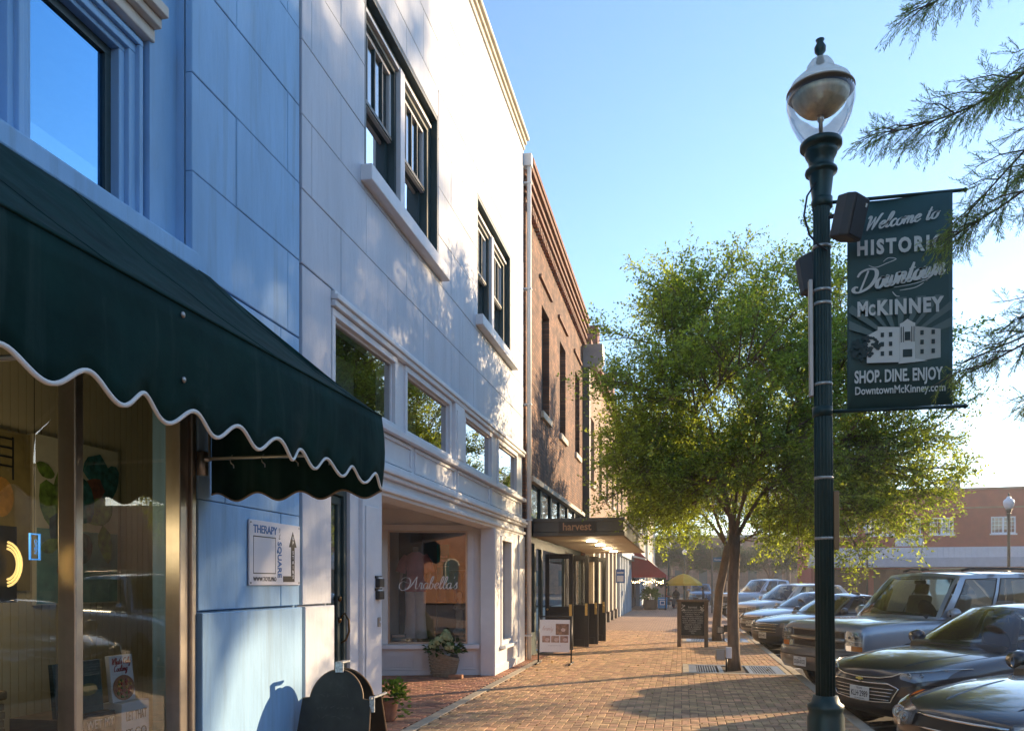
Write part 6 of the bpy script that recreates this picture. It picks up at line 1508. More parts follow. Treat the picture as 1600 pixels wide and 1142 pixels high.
def grow(root, ends, seed, trunk_pts, trunk_r, nb=10, nb2=9, ntw=6, nleaf=12, lsize=.05, leaf='elm_leaf', blen=(.9, 1.7), slen=(.45, .85), tlen=(.22, .42), droop=.12, parts=('trunk', 'branches', 'crown'), upw=.55):
    q = random.Random(seed); g = np.random.default_rng(seed)
    tr = MB(); tr.tube(trunk_pts, trunk_r, 14, cap=True)
    fork = Vector(trunk_pts[-1]); base = Vector(trunk_pts[0])
    br = MB(); prim = []
    TW = []
    ends = sorted(ends, key=lambda e_: (ends.index(e_) * 5) % len(ends))
    for e in ends:
        e = Vector(e); k = 7; rfac = q.choice((.5, .3, .22, .18))
        start = fork + Vector((0, 0, -.12)) + Vector((q.uniform(-.03, .03), q.uniform(-.03, .03), q.uniform(-.25, .1)))
        if len(prim) >= 6:                                          # later limbs leave an older one, not the fork
            cand = min(prim, key=lambda P_: min((P_[i_] - e).length for i_ in (2, 3, 4)))
            start = min((cand[2], cand[3], cand[4]), key=lambda v_: (v_ - e).length).copy(); rfac = .16
        ctrl = start.lerp(e, .45) + Vector((-(e.x - start.x) * .22, -(e.y - start.y) * .22, abs(e.z - start.z) * .10 + .15))
        pts = []
        for i in range(k + 1):
            t = i / k; p = start * (1 - t) ** 2 + ctrl * 2 * t * (1 - t) + e * t * t
            pts.append(p + Vector((q.uniform(-1, 1), q.uniform(-1, 1), q.uniform(-1, 1))) * .05 * (0 < i))
        L = (e - start).length
        if len(prim) < 6: prim.append(pts); rfac = .42
        br.tube(pts, [max(.006, trunk_r[-1] * rfac * (1 - .88 * i / k)) for i in range(k + 1)], 7, cap=False)
        for b in range(nb):
            t = .28 + .72 * (b + q.random()) / nb; i = min(int(t * k), k - 1); p = pts[i].lerp(pts[i + 1], t * k - i)
            ax = (pts[i + 1] - pts[i]).normalized()
            rd = Vector((q.gauss(0, 1), q.gauss(0, 1), q.gauss(0, .6))); rd = (rd - ax * rd.dot(ax)).normalized()
            outw = Vector((p.x - base.x, p.y - base.y, 0)); outw = outw.normalized() * .35 if outw.length > .1 else Vector()
            d = (ax * .75 + rd * .8 + outw + Vector((0, 0, upw * .4))).normalized()
            l = q.uniform(*blen) * (1.15 - .45 * t) * min(1.0, L / 2.6 + .35)
            p1 = p + d * l * .55; p2 = p + d * l + Vector((0, 0, l * q.uniform(-.05, .18) - droop * l))
            bp_ = [p, p1, p2]
            br.tube(bp_, [.016, .010, .005], 5, cap=False)
            for s in range(nb2):
                t2 = .18 + .82 * (s + q.random()) / nb2
                pp = p.lerp(p1, t2 / .55) if t2 < .55 else p1.lerp(p2, (t2 - .55) / .45)
                r2 = Vector((q.gauss(0, 1), q.gauss(0, 1), q.gauss(0, .7))).normalized()
                d2 = (d * .8 + r2 * .75 + Vector((0, 0, upw * .5))).normalized(); l2 = q.uniform(*slen) * (1.1 - .4 * t2)
                e2 = pp + d2 * l2 + Vector((0, 0, -droop * l2))
                br.tube([pp, (pp + e2) / 2 + Vector((0, 0, .02)), e2], [.006, .004, .002], 4, cap=False)
                TW.append((pp.lerp(e2, .15), e2))
                for w in range(ntw):
                    t3 = .15 + .85 * (w + q.random()) / ntw; a = pp.lerp(e2, t3)
                    r3 = Vector((q.gauss(0, 1), q.gauss(0, 1), q.gauss(0, .6))).normalized()
                    d3 = (d2 * .8 + r3 * .8 + Vector((0, 0, upw * .25 - droop))).normalized()
                    TW.append((a, a + d3 * q.uniform(*tlen)))
    tr.build(parts[0], 'bark', root, smooth=True); br.build(parts[1], 'bark', root, smooth=True)
    A = np.array([t[0] for t in TW]); Bv = np.array([t[1] for t in TW]); n = len(A)
    tt = (np.arange(nleaf) + g.uniform(0, 1, (n, nleaf))) / nleaf
    P = (A[:, None] + (Bv - A)[:, None] * tt[..., None]).reshape(-1, 3)
    Dv = np.repeat((Bv - A), nleaf, axis=0); Dv /= np.maximum(np.linalg.norm(Dv, axis=1, keepdims=True), 1e-6)
    side = np.where(np.arange(len(P)) % 2 == 0, 1.0, -1.0)[:, None]
    S = np.cross(Dv, np.array([0, 0, 1.0]) + g.normal(0, .5, Dv.shape)); S /= np.maximum(np.linalg.norm(S, axis=1, keepdims=True), 1e-6)
    LD = Dv * .55 + S * side * .85 + g.normal(0, .3, Dv.shape)
    o_ = np.array(ORG.get(root.name, Vector()))
    V, Fq = leaves_np(P - o_, LD, lsize, seed)
    return mesh_np(parts[2], V, Fq, leaf, root)

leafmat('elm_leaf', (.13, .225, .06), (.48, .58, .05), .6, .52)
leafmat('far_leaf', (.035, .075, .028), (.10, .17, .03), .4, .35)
T1 = (.96, 15.30)
t1 = thing('elm_tree', 'leafy street elm with vase shaped crown on the nearer grate', 'tree', (T1[0], T1[1], 0))
ends = [(-1.8, .3, 5.0), (-1.5, -.6, 6.1), (-1.0, .4, 6.9), (-.4, -.3, 6.9), (.5, .3, 6.6), (1.3, -.2, 7.0), (2.1, .5, 6.6), (2.6, -.4, 6.0), (3.0, .5, 5.1), (3.5, 0, 4.3), (3.1, -.5, 3.5), (2.2, .9, 3.0), (1.5, .2, 2.75), (-1.5, 1.3, 4.1), (-1.2, .1, 3.7), (.3, -2.0, 5.3), (.5, 2.2, 5.6), (-.3, 1.7, 6.6), (.9, -1.6, 4.2), (1.9, -1.4, 5.6), (-1.4, -1.5, 4.9), (1.6, 1.6, 6.2), (.2, .1, 6.2), (-.9, -.2, 5.6), (1.0, .0, 5.4), (-1.1, .6, 3.25), (-.6, -.8, 3.4), (.8, .6, 3.3), (1.2, -.8, 3.2), (2.4, 0, 3.7), (-.2, .9, 3.9), (.4, -.9, 4.0), (1.8, .8, 4.2), (-1.8, 0, 4.3), (2.9, .6, 3.0), (1.9, -.3, 2.7), (-.6, .2, 3.2), (-1.6, -.8, 3.6)]
grow(t1, [(T1[0] + a, T1[1] + b, c) for a, b, c in ends], 11, [(T1[0], T1[1], -.05), (T1[0] - .01, T1[1], .3), (T1[0] - .03, T1[1] + .01, 1.3), (T1[0] + .01, T1[1], 2.1), (T1[0] + .0, T1[1], 2.5)], [.135, .112, .10, .095, .10], nleaf=9, lsize=.066, nb=11)
T2 = (.98, 23.1)
t2 = thing('elm_tree', 'second street elm with slanting trunk behind the menu board', 'tree', (T2[0], T2[1], 0))
ends2 = [(-2.2, .4, 4.6), (-1.8, -.5, 6.0), (-.8, .3, 6.9), (.2, -.3, 7.4), (1.2, .4, 7.2), (2.2, -.2, 6.2), (2.7, .4, 5.0), (2.9, 0, 3.9), (2.4, -.6, 3.3), (-1.9, 1.0, 3.6), (-1.6, -1.0, 3.3), (.3, -2.0, 4.6), (.5, 2.1, 5.0), (1.2, .8, 3.0), (-.7, -1.7, 5.5), (1.7, -1.4, 5.2), (-1.0, .2, 3.1), (.3, .2, 5.2)]
grow(t2, [(T2[0] + a, T2[1] + b, c) for a, b, c in ends2], 23, [(T2[0], T2[1], -.05), (T2[0] - .02, T2[1], .3), (T2[0] + .06, T2[1], 1.4), (T2[0] + .24, T2[1], 2.3), (T2[0] + .33, T2[1], 2.7)], [.15, .125, .115, .115, .13], nb=8, nb2=8, nleaf=9, lsize=.08)
# big trees of the square across the road: reflected in the transoms, they shade the left fronts
t3 = thing('lawn_tree', 'tall shade tree across the road that shades the blue front', 'tree', (15.5, 22.5, -.14), 'tall trees of the square across the road')
e3 = [(a * 1.0, b * 1.0, 5.5 + c * .64) for a, b, c in ((-2.8, 0, 5.5), (-2.2, -2.2, 7.5), (0, -2.9, 6), (2.4, -2, 6.6), (3, .3, 5.6), (2, 2.4, 7.6), (-.4, 3, 6.2), (-2.3, 2, 6.4), (-1.6, -.6, 10.2), (.2, -1.4, 11.0), (1.6, .2, 11.2), (-.3, 1.4, 10.6), (.2, .2, 12.2), (-1.2, .5, 8.2), (1.3, -.9, 8.6), (.6, 1.2, 8.4), (-2.6, .4, 8.8), (2.5, .4, 9.0), (-1.8, -1.8, 9.4), (-2.5, 1.4, 9.8), (1.6, 1.9, 9.8), (1.5, -2.0, 9.8))]
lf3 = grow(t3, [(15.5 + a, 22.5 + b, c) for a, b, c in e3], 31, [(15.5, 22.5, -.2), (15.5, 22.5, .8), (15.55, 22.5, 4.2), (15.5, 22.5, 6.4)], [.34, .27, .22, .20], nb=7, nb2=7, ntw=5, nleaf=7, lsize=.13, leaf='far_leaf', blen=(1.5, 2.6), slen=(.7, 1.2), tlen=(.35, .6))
def tree_copy(x, y, rz, sc, label, src=t3, group='tall trees of the square across the road'):
    c_ = copy_tree(src); c_.location = (x, y, -.14); c_.rotation_euler = (0, 0, rz); c_.scale = (sc, sc, sc); c_['label'] = label; c_['group'] = group
    return c_
tree_copy(23, 29.2, 1.3, 1.35, 'broad shade tree farther across the road behind the tall one')
tree_copy(17, 16.5, 2.4, .95, 'shade tree across the road nearest the viewer')
tree_copy(12.5, 17.0, 4.0, .8, 'smaller shade tree at the near edge of the square')
FT = 'trees closing the far end of the street'
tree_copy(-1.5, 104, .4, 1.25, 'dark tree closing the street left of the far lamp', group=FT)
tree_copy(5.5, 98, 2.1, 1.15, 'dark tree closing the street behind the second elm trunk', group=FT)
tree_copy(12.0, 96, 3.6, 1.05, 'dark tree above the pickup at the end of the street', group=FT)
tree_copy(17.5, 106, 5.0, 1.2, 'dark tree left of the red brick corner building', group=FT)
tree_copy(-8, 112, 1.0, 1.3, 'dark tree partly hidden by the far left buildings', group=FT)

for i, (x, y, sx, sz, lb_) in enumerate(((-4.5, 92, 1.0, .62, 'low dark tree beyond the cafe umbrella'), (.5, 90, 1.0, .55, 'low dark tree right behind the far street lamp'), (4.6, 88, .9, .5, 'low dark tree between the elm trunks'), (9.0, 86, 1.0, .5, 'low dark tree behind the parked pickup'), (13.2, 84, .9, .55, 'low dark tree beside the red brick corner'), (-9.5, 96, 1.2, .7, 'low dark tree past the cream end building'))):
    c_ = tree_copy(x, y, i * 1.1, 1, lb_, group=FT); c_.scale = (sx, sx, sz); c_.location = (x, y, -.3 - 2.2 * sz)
# ------------------------------------------------------------------ feathery cypress at the upper right
leafmat('cypress_leaf', (.10, .19, .075), (.45, .52, .08), .6, .55)
TX, TY = 1.62, 1.55
cy = thing('cypress_tree', 'feathery cypress whose branches hang in at the upper right', 'tree', (TX, TY, 0))
MB().tube([(TX, TY, -.02), (TX, TY, .6), (TX + .03, TY + .02, 3), (TX + .02, TY, 6), (TX, TY, 8.5)], [.17, .13, .11, .07, .02], 14).build('trunk', 'bark', cy, smooth=True)
q = random.Random(77); g = np.random.default_rng(77)
bm_ = MB(); NP = []; ND = []; NL = []
def spray(a, b, w, n):
    """a flat feather: shoots along a-b, each with two ranks of needles"""
    a, b = Vector(a), Vector(b); ax = (b - a); L = ax.length
    bm_.tube([a, a.lerp(b, .5) + Vector((0, 0, .02)), b], [.0045, .003, .0015], 5, cap=False)
    for i in range(n):
        t = (i + q.random()) / n
        p = a.lerp(b, t); sd = 1 if i % 2 else -1
        pr = Vector((-ax.y, ax.x, 0)).normalized() * sd
        d = (ax.normalized() * q.uniform(.2, .9) + pr * q.uniform(.1, .9) + Vector((0, 0, q.choice((q.uniform(-1.2, -.2), q.uniform(-.3, .8)))))).normalized()
        l = w * q.uniform(.5, 1.15) * (1.1 - .5 * t)
        e = p + d * l + Vector((0, 0, -.10 * l))
        bm_.tube([p, p.lerp(e, .5) + Vector((0, 0, .006)), e], [.0011, .0009, .0005], 4, cap=False)
        m = int(l / .0052)
        for k in range(m):
            tt = .1 + .9 * k / max(m, 1); c_ = p.lerp(e, tt); s2 = Vector((0, 0, 1)).cross(d).normalized() * (1 if k % 2 else -1)
            dd = d * .8 + s2 * .55 + Vector((q.gauss(0, .2), q.gauss(0, .2), q.gauss(-.05, .2)))
            NP.append(c_); ND.append(dd); NL.append(.015 + .016 * math.sin(math.pi * min(tt, .93)))
def limb(pts, subs, w=.22, n=12, r0=.008):
    subs = int(subs * 1.45); w *= 1.25; n = int(n * 1.25)
    pts = [Vector(p) for p in pts]
    cm = []
    for i in range(len(pts) - 1):
        A_, B_, C_, D_ = pts[max(i - 1, 0)], pts[i], pts[i + 1], pts[min(i + 2, len(pts) - 1)]
        for k in range(6):
            t = k / 6; cm.append(0.5 * ((2 * B_) + (C_ - A_) * t + (2 * A_ - 5 * B_ + 4 * C_ - D_) * t * t + (3 * B_ - A_ - 3 * C_ + D_) * t ** 3))
    cm.append(pts[-1]); N_ = len(cm)
    bm_.tube(cm, [r0 * (1 - .8 * i / (N_ - 1)) + .002 for i in range(N_)], 7, cap=False)
    for s in range(subs):
        t = .30 + .70 * (s + q.random() * .8) / subs; i = min(int(t * (N_ - 1)), N_ - 2); p = cm[i]
        ax = (cm[i + 1] - cm[i]).normalized(); sd = 1 if s % 2 else -1
        pr = Vector((-ax.y, ax.x, 0)).normalized() * sd
        d = (ax * .8 + pr * q.uniform(.3, .8) + Vector((0, 0, q.uniform(-.45, .35)))).normalized()
        spray(p, p + d * q.uniform(.18, .38) * (1.15 - .5 * t), w * .62, n)
    spray(cm[-4], cm[-1] + (cm[-1] - cm[-4]) * .4, w * .5, n)
# limbs reach forward from the trunk over the kerb
limb([(TX, TY, 4.0), (1.78, 2.6, 4.05), (1.72, 3.5, 4.0), (1.42, 4.05, 3.86), (.98, 4.15, 3.78)], 18, w=.22, n=13)
limb([(TX, TY, 4.6), (1.85, 2.5, 4.75), (1.75, 3.4, 4.62), (1.50, 3.95, 4.50), (1.14, 4.15, 4.36)], 14, w=.22, n=12)
limb([(TX, TY, 3.6), (1.88, 2.6, 3.58), (1.78, 3.5, 3.52), (1.55, 4.1, 3.42), (1.30, 4.25, 3.30)], 14, w=.2, n=12)
limb([(TX, TY, 3.0), (1.92, 2.5, 2.92), (1.85, 3.4, 2.86), (1.64, 4.1, 2.76), (1.42, 4.4, 2.66)], 12, w=.18, n=11)
limb([(TX, TY, 4.2), (1.95, 2.5, 4.25), (1.90, 3.4, 4.2), (1.72, 4.0, 4.08), (1.50, 4.3, 3.98)], 14, w=.22, n=13)
limb([(TX, TY, 3.8), (2.0, 2.6, 3.85), (2.0, 3.5, 3.8), (1.86, 4.1, 3.7), (1.66, 4.4, 3.62)], 14, w=.22, n=13)
limb([(TX, TY, 4.9), (1.98, 2.5, 5.0), (2.0, 3.4, 4.95), (1.86, 4.0, 4.8), (1.62, 4.3, 4.66)], 14, w=.22, n=13)
limb([(TX, TY, 3.2), (2.02, 2.6, 3.15), (2.0, 3.5, 3.12), (1.86, 4.2, 3.02), (1.68, 4.5, 2.94)], 12, w=.2, n=12)
limb([(TX, TY, 2.8), (2.02, 2.6, 2.75), (2.02, 3.5, 2.7), (1.90, 4.2, 2.6), (1.74, 4.6, 2.52)], 12, w=.2, n=12)
limb([(TX, TY, 3.9), (1.9, 2.6, 3.9), (1.8, 3.5, 3.8), (1.6, 4.2, 3.66), (1.42, 4.5, 3.48)], 12, w=.2, n=13)
limb([(TX, TY, 2.9), (1.95, 2.6, 2.85), (1.88, 3.5, 2.84), (1.7, 4.2, 2.82), (1.5, 4.55, 2.78)], 10, w=.18, n=12)
limb([(TX, TY, 5.2), (1.3, 2.4, 5.6), (1.2, 3.2, 5.9)], 8, w=.2, n=10)
for k in range(10):
    a = k * 2.4; limb([(TX, TY, 3.6 + k * .45), (TX + .6 * math.cos(a), TY - .2 + .6 * min(0, math.sin(a)), 3.8 + k * .45), (TX + 1.2 * math.cos(a), TY - .5 + 1.1 * min(0, math.sin(a)), 3.8 + k * .43)], 5, w=.2, n=7)
bm_.build('branches', 'twig', cy, smooth=True)
NPa = np.array(NP) - np.array((TX, TY, 0)); NDa = np.array(ND); NLa = np.array(NL)[:, None]
NDa /= np.linalg.norm(NDa, axis=1, keepdims=True)
Sx = np.cross(NDa, g.normal(0, .5, NDa.shape) + np.array([0, 0, 1.0])); Sx /= np.linalg.norm(Sx, axis=1, keepdims=True)
V = np.empty((len(NPa), 4, 3), np.float32); V[:, 0] = NPa; V[:, 1] = NPa + NDa * NLa * .5 + Sx * .0017; V[:, 2] = NPa + NDa * NLa; V[:, 3] = NPa + NDa * NLa * .5 - Sx * .0017
mesh_np('foliage', V.reshape(-1, 3), np.arange(len(NPa) * 4).reshape(-1, 4), 'cypress_leaf', cy)

# ================================================================== far end of the sidewalk
M('red_canvas', (.24, .025, .03), .75, var=.15, vscale=3); M('yellow_canvas', (.72, .42, .02), .7, var=.08); emis('bulb', (1, .66, .3), 6)
ra = thing('red_awning', 'deep red awning with string lights down the street', 'awning', (-3.2, 50, 2))
ry0, ry1 = 48.4, 56
MB().grid([[(-3.2 + 2.3 * t, y, 4.1 - 2.0 * t - .08 * math.sin(math.pi * t)) for y in (ry0, (ry0 + ry1) / 2, ry1)] for t in [i / 6 for i in range(7)]]).build('canvas', 'red_canvas', ra, smooth=True, solid=.02)
MB().add([(-3.19, ry0, 4.08), (-.92, ry0, 2.10), (-.92, ry0, 1.95), (-3.19, ry0, 1.95)], [(0, 1, 2, 3)]).build('end_panel', 'red_canvas', ra, solid=.015)
MB().box(-.92, -.90, ry0, ry1, 1.86, 2.1).build('valance', 'red_canvas', ra)
for x in (-3.1, -.95): MB().tube([(x, ry0 + .05, 0), (x, ry0 + .05, 2.0)], .03, 8).build('post', 'black_paint', ra)
for k in range(34):
    t = (k % 17) / 17; x = -3.1 + 2.15 * t; z = 1.84 - .16 * math.sin(math.pi * ((t * 3) % 1)) - (.22 if k > 16 else 0) * q.random()
    MB().lathe([(0, -.03), (.03, 0), (0, .03)], 6, at=(x, ry0 - .04 - .5 * (k > 16) + .0, z)).build('bulb', 'bulb', ra)
MB().tube([(-3.1 + 2.15 * i / 24, ry0 - .04, 1.87 - .16 * math.sin(math.pi * ((i / 8) % 1))) for i in range(25)], .006, 4).build('string', 'print_black', ra)
ys_ = thing('market_umbrella', 'open yellow market umbrella over the far cafe tables', 'umbrella', (.12, 52, 0))
k8 = 8
um_r = [(0, 2.22), (.35, 2.12), (.8, 1.86), (1.16, 1.58), (1.17, 1.46)]
MB().lathe([(r_, z) for r_, z in reversed(um_r)], k8, at=(.12, 52, 0)).build('canopy', 'yellow_canvas', ys_, solid=.01)
MB().tube([(.12, 52, 0), (.12, 52, 2.26)], .025, 8).build('pole', 'old_wood', ys_); MB().lathe([(.25, 0), (.25, .06), (.05, .1), (0, .1)], 16, at=(.12, 52, 0)).build('base', 'black_paint', ys_)
for k in range(8):
    a = 2 * math.pi * k / 8; MB().tube([(.12, 52, 2.1), (.12 + 1.0 * math.cos(a), 52 + 1.0 * math.sin(a), 1.66)], .01, 4).build('rib', 'old_wood', ys_)
nb = thing('newspaper_box', 'bright blue newspaper box standing by the far planter', 'newspaper box', (-1.14, 49.2, 0))
MB().box(-1.42, -.86, 49.2, 49.6, .08, .74).build('case', M('box_blue', (.02, .22, .50), .45), nb, bevel=.02); MB().box(-1.29, -.99, 49.19, 49.1995, .28, .55).build('label', 'sign_white', nb)
MB().box(-1.24, -1.04, 49.183, 49.1895, .33, .50).build('print', 'print_blue', nb); MB().box(-1.36, -.92, 49.188, 49.1995, .62, .66).build('print', 'sign_white', nb); MB().box(-1.38, -.90, 49.24, 49.56, 0, .079).build('foot', 'black_paint', nb)
pb = thing('barrel_planter', 'wooden barrel planter with bushy green plant under the red awning', 'planter', (-1.9, 49.6, 0))
MB().lathe([(.36, 0), (.40, .1), (.43, .3), (.41, .55), (.38, .6), (.34, .6)], 18, at=(-1.9, 49.6, 0)).build('barrel', 'old_wood', pb, smooth=True)
mb = MB(); cluster(mb, (-1.9, 49.6, .75), 420, .55, .2, 8, 1.0); mb.build('leaves', 'bright_leaf', pb)
hb = thing('hanging_basket', 'hanging basket of dark leaves below the red awning', 'plant', (-1.3, 50.5, 1.4))
mb = MB(); cluster(mb, (-1.25, 50.5, 1.55), 200, .32, .16, 12, 1.2); mb.build('leaves', 'leaf_dark', hb); MB().lathe([(0, -.15), (.2, 0), (.22, .1)], 12, at=(-1.25, 50.5, 1.45)).build('bowl', 'black_paint', hb); MB().tube([(-1.25, 50.5, 1.5), (-1.25, 50.5, 2.3)], .008, 4).build('chain', 'black_paint', hb)
lamp(-.95, 60.5, 'far street lamp beside the red awning', 'acorn street lamps', False)
lamp(.25, 75, 'distant street lamp above the yellow umbrella', 'acorn street lamps', False)
lamp(9.6, 45, 'street lamp across the road before the red brick building', 'acorn street lamps', False)
lamp(14.0, 38.5, 'street lamp at the right before the dark wall', 'acorn street lamps', False).scale = (1.14, 1.14, 1.14)
sp_ = thing('street_sign_pole', 'tall grey sign pole with blue street sign behind the second elm', 'sign', (1.6, 44, 0))
MB().tube([(1.6, 44, 0), (1.6, 44, 3.9)], .05, 10).build('pole', 'pipe_dark', sp_); MB().box(1.66, 2.3, 43.98, 44.0, 2.75, 3.0).build('blade', 'notice_blue', sp_); text('lettering', 'Kentucky', .14, 'sign_white', sp_, frame((1.98, 43.975, 2.87), (1, 0, 0), (0, 0, 1)), width=.5)
rs_ = thing('hanging_shop_sign', 'small red and white shop sign beyond the red awning', 'sign', (-.4, 63, 2))
MB().box(-.75, .1, 63, 63.05, 1.75, 2.1).build('board', 'red_canvas', rs_); MB().box(-.7, .05, 62.985, 62.9995, 1.82, 2.03).build('print', 'sign_white', rs_); MB().tube([(-2.9, 63.02, 2.15), (.1, 63.02, 2.15)], .02, 6).build('bracket', 'black_paint', rs_)

# cafe tables and seated guests
def cafe_table(x, y, label):
    t = thing('cafe_table', label, 'table', (x, y, 0), 'cafe tables by the umbrella')
    MB().lathe([(0, .71), (.38, .71), (.38, .74), (0, .74)], 20, at=(x, y, 0)).build('top', 'black_paint', t); MB().tube([(x, y, .02), (x, y, .71)], .03, 8).build('pedestal', 'black_paint', t); MB().lathe([(.25, 0), (.24, .02), (0, .03)], 16, at=(x, y, 0)).build('foot', 'black_paint', t)
cafe_table(-.35, 52.3, 'black cafe table left of the umbrella pole'); cafe_table(.75, 51.6, 'black cafe table right of the umbrella pole')
def chair(x, y, a, label):
    t = thing('cafe_chair', label, 'chair', (x, y, 0), 'cafe chairs by the umbrella', local=True); t.rotation_euler = (0, 0, a)
    MB().box(-.2, .2, -.2, .2, .43, .46).build('seat', 'black_paint', t); MB().box(-.2, .2, .18, .21, .55, .88).build('backrest', 'black_paint', t)
    for sx in (-.18, .18):
        for sy in (-.18, .18): MB().tube([(sx, sy, 0), (sx, sy, .43 if sy < 0 else .88)], .014, 6).build('leg', 'black_paint', t)
M('hair_dark', (.02, .015, .012), .7); M('skin', (.36, .21, .15), .6)
def person(x, y, a, shirt, trousers, label):
    t = thing('person', label, 'person', (x, y, 0), 'people seated under the umbrella', local=True); t.rotation_euler = (0, 0, a)
    V_ = {'pel': (0, 0, .55, .15, .12), 'wai': (0, .01, .72, .13, .10), 'che': (0, .0, .92, .155, .11), 'nek': (0, -.02, 1.10, .055, .055), 'hd0': (0, -.04, 1.19, .065, .075), 'hd1': (0, -.05, 1.29, .075, .09), 'hd2': (0, -.04, 1.37, .045, .055)}
    names = list(V_); E = [(i, i + 1) for i in range(len(names) - 1)]; co = [V_[n] for n in names]
    for s in (-1, 1):
        b = len(co); co += [(s * .17, 0, 1.0, .06, .06), (s * .23, -.06, .78, .045, .045), (s * .15, -.30, .74, .032, .032), (s * .13, -.38, .75, .03, .025)]; E += [(2, b), (b, b + 1), (b + 1, b + 2), (b + 2, b + 3)]
        b = len(co); co += [(s * .10, -.05, .53, .09, .09), (s * .12, -.42, .52, .065, .065), (s * .12, -.44, .10, .042, .042), (s * .12, -.58, .04, .035, .03)]; E += [(0, b), (b, b + 1), (b + 1, b + 2), (b + 2, b + 3)]
    me = bpy.data.meshes.new('body'); me.from_pydata([c_[:3] for c_ in co], E, []); o = link('body', me, t)
    o.modifiers.new('sk', 'SKIN'); sv = me.skin_vertices[0].data
    for i, c_ in enumerate(co): sv[i].radius = c_[3:]; sv[i].use_root = (i == 0)
    o.modifiers['sk'].use_smooth_shade = True
    ss = o.modifiers.new('su', 'SUBSURF'); ss.levels = ss.render_levels = 1
    me.materials.append(MATS[shirt])
    MB().grid(loft([(0, -.03, 1.27, .085, .095), (0, -.02, 1.34, .09, .10), (0, -.02, 1.40, .06, .07), (0, -.02, 1.42, .01, .01)], 12), True).build('hair', 'hair_dark', t, smooth=True)
    for s in (-1, 1): MB().tube([(s * .09, .02, .54), (s * .12, -.42, .53), (s * .12, -.45, .12)], [.10, .075, .055], 10).build('trouser_leg', trousers, t, smooth=True)
    MB().grid(loft([(0, -.075, 1.17, .05, .05), (0, -.08, 1.24, .062, .062), (0, -.085, 1.31, .058, .055), (0, -.06, 1.35, .02, .02)], 12), True).build('face', 'skin', t, smooth=True)
M('shirt_dark', (.03, .03, .04), .8); M('shirt_red', (.30, .05, .04), .8); M('jeans', (.05, .07, .12), .8)
for x, y, a, sh, lb_, lc in ((-1.0, 52.3, R(90), 'shirt_red', 'person in red top seated left of the umbrella pole', 'cafe chair under the person in red'), (1.35, 51.7, R(-90), 'shirt_dark', 'person in dark clothes seated at the right under the umbrella', 'cafe chair under the person at the right'), (-.35, 53.0, R(0), 'shirt_dark', 'person in dark top seated behind the left cafe table', 'cafe chair behind the left cafe table')):
    chair(x, y, a, lc); person(x, y, a, sh, 'jeans', lb_)

FH = thing('added_far_hall', 'long dark brick hall added behind the far trees to hide the bright horizon', 'building', (0, 124, 0))  # added backdrop that blocks the bright horizon behind the trees
MB().box(-60, 60, 124, 134, 0, 8.5).build('wall', 'dark_brick', FH); MB().box(-60.2, 60.2, 123.8, 134.2, 8.501, 8.9).build('parapet_cap', 'cap_stone', FH)
for k in range(30): MB().box(-55 + k * 3.6, -53.8 + k * 3.6, 123.94, 123.999, 1.2, 3.6).build('window', 'green_paint', FH)
SH = thing('added_reflection_hall', 'unseen hall added across the square to fill the shop window reflections', 'building', (44, 20, 0))  # unseen hall, put in to cover bright horizon sky in the glass reflections
MB().box(44, 54, -50, 62, -.14, 10.6).build('wall', 'tan_brick', SH); MB().box(43.8, 54.2, -50.2, 62.2, 10.601, 11.1).build('parapet_cap', 'cream', SH)
for k in range(28):
    for z in (1.0, 6.0): MB().box(43.94, 43.999, -47 + k * 3.9, -45.4 + k * 3.9, z, z + 3).build('window', 'green_paint', SH)
# ================================================================== red brick corner building at the right
RB = thing('red_brick_corner_building', 'red brick corner building with white windows at the right', 'building', (16, 60, 0), local=True)
RB.location = (9.2, 60.5, 0); RB.rotation_euler = (0, 0, R(-3))
def rb(x0, x1, y0, y1, z0, z1, name, mat, bevel=0): return MB().box(x0, x1, y0, y1, z0, z1).build(name, mat, RB, bevel=bevel)
wins_ = [(1.6, 3.0), (3.9, 5.5), (6.2, 7.15), (7.7, 9.2), (11.5, 13.0), (14.5, 16.0)]
mb = MB()
for a, b, c_, d in cells(0, 34, 2.6, 8.0, [(p, r_, 5.0, 6.15) for p, r_ in wins_]): mb.box(a, b, 0, 10, c_, d) if d - c_ < 0 else mb.box(a, b, 0, .4, c_, d)
mb.build('wall', M('red_wall', (.27, .05, .035), .85, var=.2, vscale=1.5, bump=.2), RB)
rb(0, 34, .41, 12, 0, 7.9, 'rear_mass', 'red_wall'); rb(-.1, 34, -.08, .5, 8.001, 8.16, 'parapet_cap', 'dark_brick'); rb(-.02, 34, -.06, -.001, 6.75, 6.85, 'string_course', 'dark_brick')
for p, r_ in wins_:
    f = MB(); wd = r_ - p
    for a, b, c_, d in ((p, r_, 5.0, 5.08), (p, r_, 6.07, 6.15), (p, p + .07, 5.081, 6.069), (r_ - .07, r_, 5.081, 6.069)): f.box(a, b, .02, .10, c_, d)
    if wd > 1.2: f.box((p + r_) / 2 - .05, (p + r_) / 2 + .05, .03, .10, 5.081, 6.069)
    o = f.build('window', 'sign_white', RB)
    for k in range(1, 4): MB().box(p + .071, r_ - .071, .06, .08, 5.08 + k * .25 - .012, 5.08 + k * .25 + .012).build('muntin', 'sign_white', o)
    nx = 6 if wd > 1.2 else 3
    for k in range(1, nx): MB().box(p + wd * k / nx - .012, p + wd * k / nx + .012, .062, .078, 5.081, 6.069).build('muntin', 'sign_white', o)
    MB().add([(p, .09, 5.0), (r_, .09, 5.0), (r_, .09, 6.15), (p, .09, 6.15)], [(0, 1, 2, 3)]).build('pane', 'window_glass', o)
    MB().box(p - .08, r_ + .08, -.05, .02, 4.9, 4.999).build('sill', 'sign_white', o)
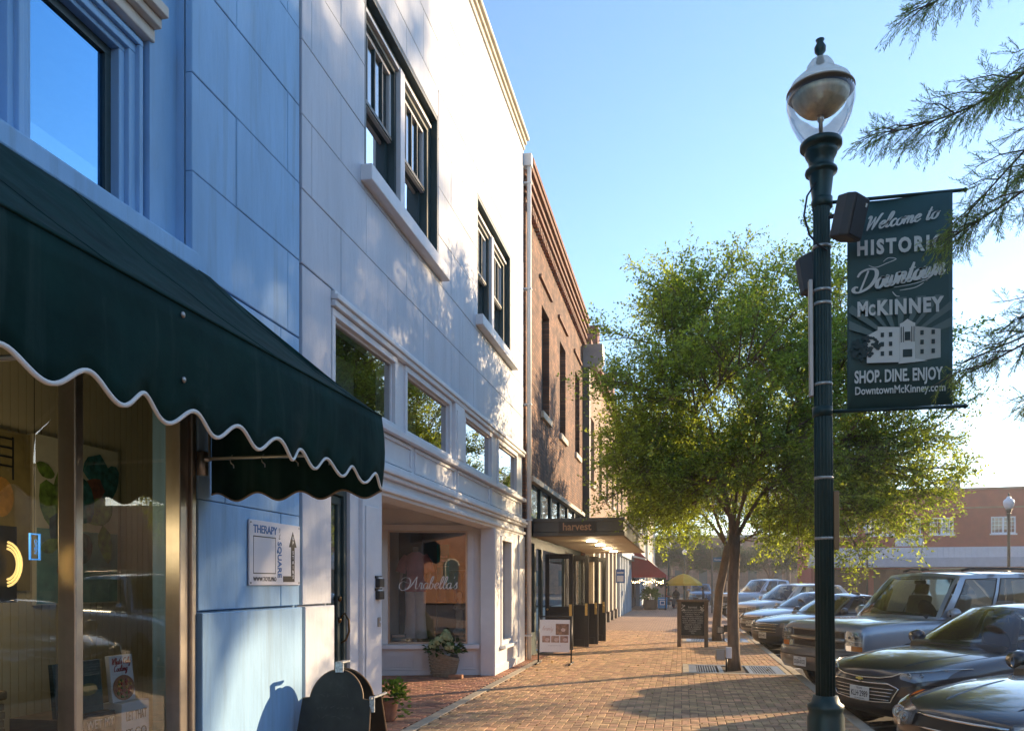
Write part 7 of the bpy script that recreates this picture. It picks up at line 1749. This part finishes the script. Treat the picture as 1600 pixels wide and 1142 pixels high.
M('white_metal', (.60, .62, .66), .5, var=.06)
for k in range(60): rb(-.3 + k * .34, -.3 + k * .34 + .33, -1.5, -1.44, 3.35, 4.05, 'canopy_rib', 'white_metal')
rb(-.3, 20.1, -1.6, .0, 2.72, 3.349, 'canopy_slab', M('canopy_grey', (.42, .45, .50), .6, var=.1)); rb(-.3, 20.1, -1.43, -.001, 3.35, 3.4, 'canopy_top', 'white_metal')
rb(.2, 33, .38, .4, 0, 2.6, 'shopfront', 'warm_dark')
for k in range(9): rb(.1 + k * 3.6, .5 + k * 3.6, 0, .375, 0, 2.6, 'shop_pier', 'red_wall')
sgn = rb(5.5, 7.3, -.06, -.002, 4.2, 4.82, 'name_board', 'white_metal'); text('lettering', 'LANDON', .36, 'print_grey', sgn, frame((6.4, -.065, 4.5), (1, 0, 0), (0, 0, 1)), width=1.3)
# orange brick building behind the viewer, seen in the display glass
OB = thing('orange_brick_building', 'orange brick building with arched windows reflected in the display window', 'building', (-2, -42, 0), local=True)
OB.location = (8, -34, 0); OB.rotation_euler = (0, 0, R(180))
mbx = MB(); mbx.box(-26, 8, 0, 6, 0, 11.5); mbx.build('wall', 'orange_brick', OB)
for k in range(11):
    x = -24.5 + k * 2.9
    for z0 in (1.2, 6.0):
        P = [(x - .5, z0), (x + .5, z0), (x + .5, z0 + 1.8)] + [(x + .5 * math.cos(t), z0 + 1.8 + .5 * math.sin(t)) for t in [math.pi * q_ / 10 for q_ in range(1, 10)]] + [(x - .5, z0 + 1.8)]
        w_ = MB().prism([(a * 1.0, b) for a, b in P], .05, frame((0, -.03, 0), (1, 0, 0), (0, 0, 1))).build('window', 'green_paint', OB)
        MB().tube([frame((0, -.06, 0), (1, 0, 0), (0, 0, 1)) @ Vector((a, b, 0)) for a, b in P[1:]], .07, 5).build('arch_trim', 'cream', w_)
MB().box(-26.2, 8.2, -.3, 0, 10.8, 11.6).build('cornice', 'cap_stone', OB)

# ================================================================== roof things on the corner building and the evening haze
for x_, w_ in ((4, 1.2), (9.5, .9), (15, 1.5)): rb(x_, x_ + w_, 3, 3 + w_, 7.9, 8.9 + .2 * w_, 'roof_unit', 'box_grey', .03)
rb(6.9, 6.96, 1, 1.06, 7.9, 9.2, 'roof_mast', 'galvanised')
hz = MB().box(-335, 335, -255, 425, -1.7, 18.5).build('haze', None); hz['kind'] = 'stuff'
hm = bpy.data.materials.new('haze_air'); hm.use_nodes = True; hn = hm.node_tree.nodes; hn.remove(hn['Principled BSDF'])
pv = hn.new('ShaderNodeVolumePrincipled'); pv.inputs['Color'].default_value = (.95, .95, .97, 1); pv.inputs['Density'].default_value = 0.0013; pv.inputs['Anisotropy'].default_value = .45
hm.node_tree.links.new(pv.outputs[0], hn['Material Output'].inputs['Volume']); hz.data.materials.append(hm)

lq = np.random.default_rng(5); nl_ = 260
Pl = np.stack([lq.uniform(-2.8, 1.85, nl_), lq.uniform(8, 27, nl_) , np.full(nl_, .007)], 1); Dl = np.stack([lq.normal(0, 1, nl_), lq.normal(0, 1, nl_), lq.uniform(-.05, .25, nl_)], 1)
Vl, Fl = leaves_np(Pl, Dl, .045, 5); lv = mesh_np('fallen_leaves', Vl, Fl, leafmat('dry_leaf', (.22, .15, .05), (.3, .2, .05), .5, .3), walk); lv['kind'] = 'stuff'
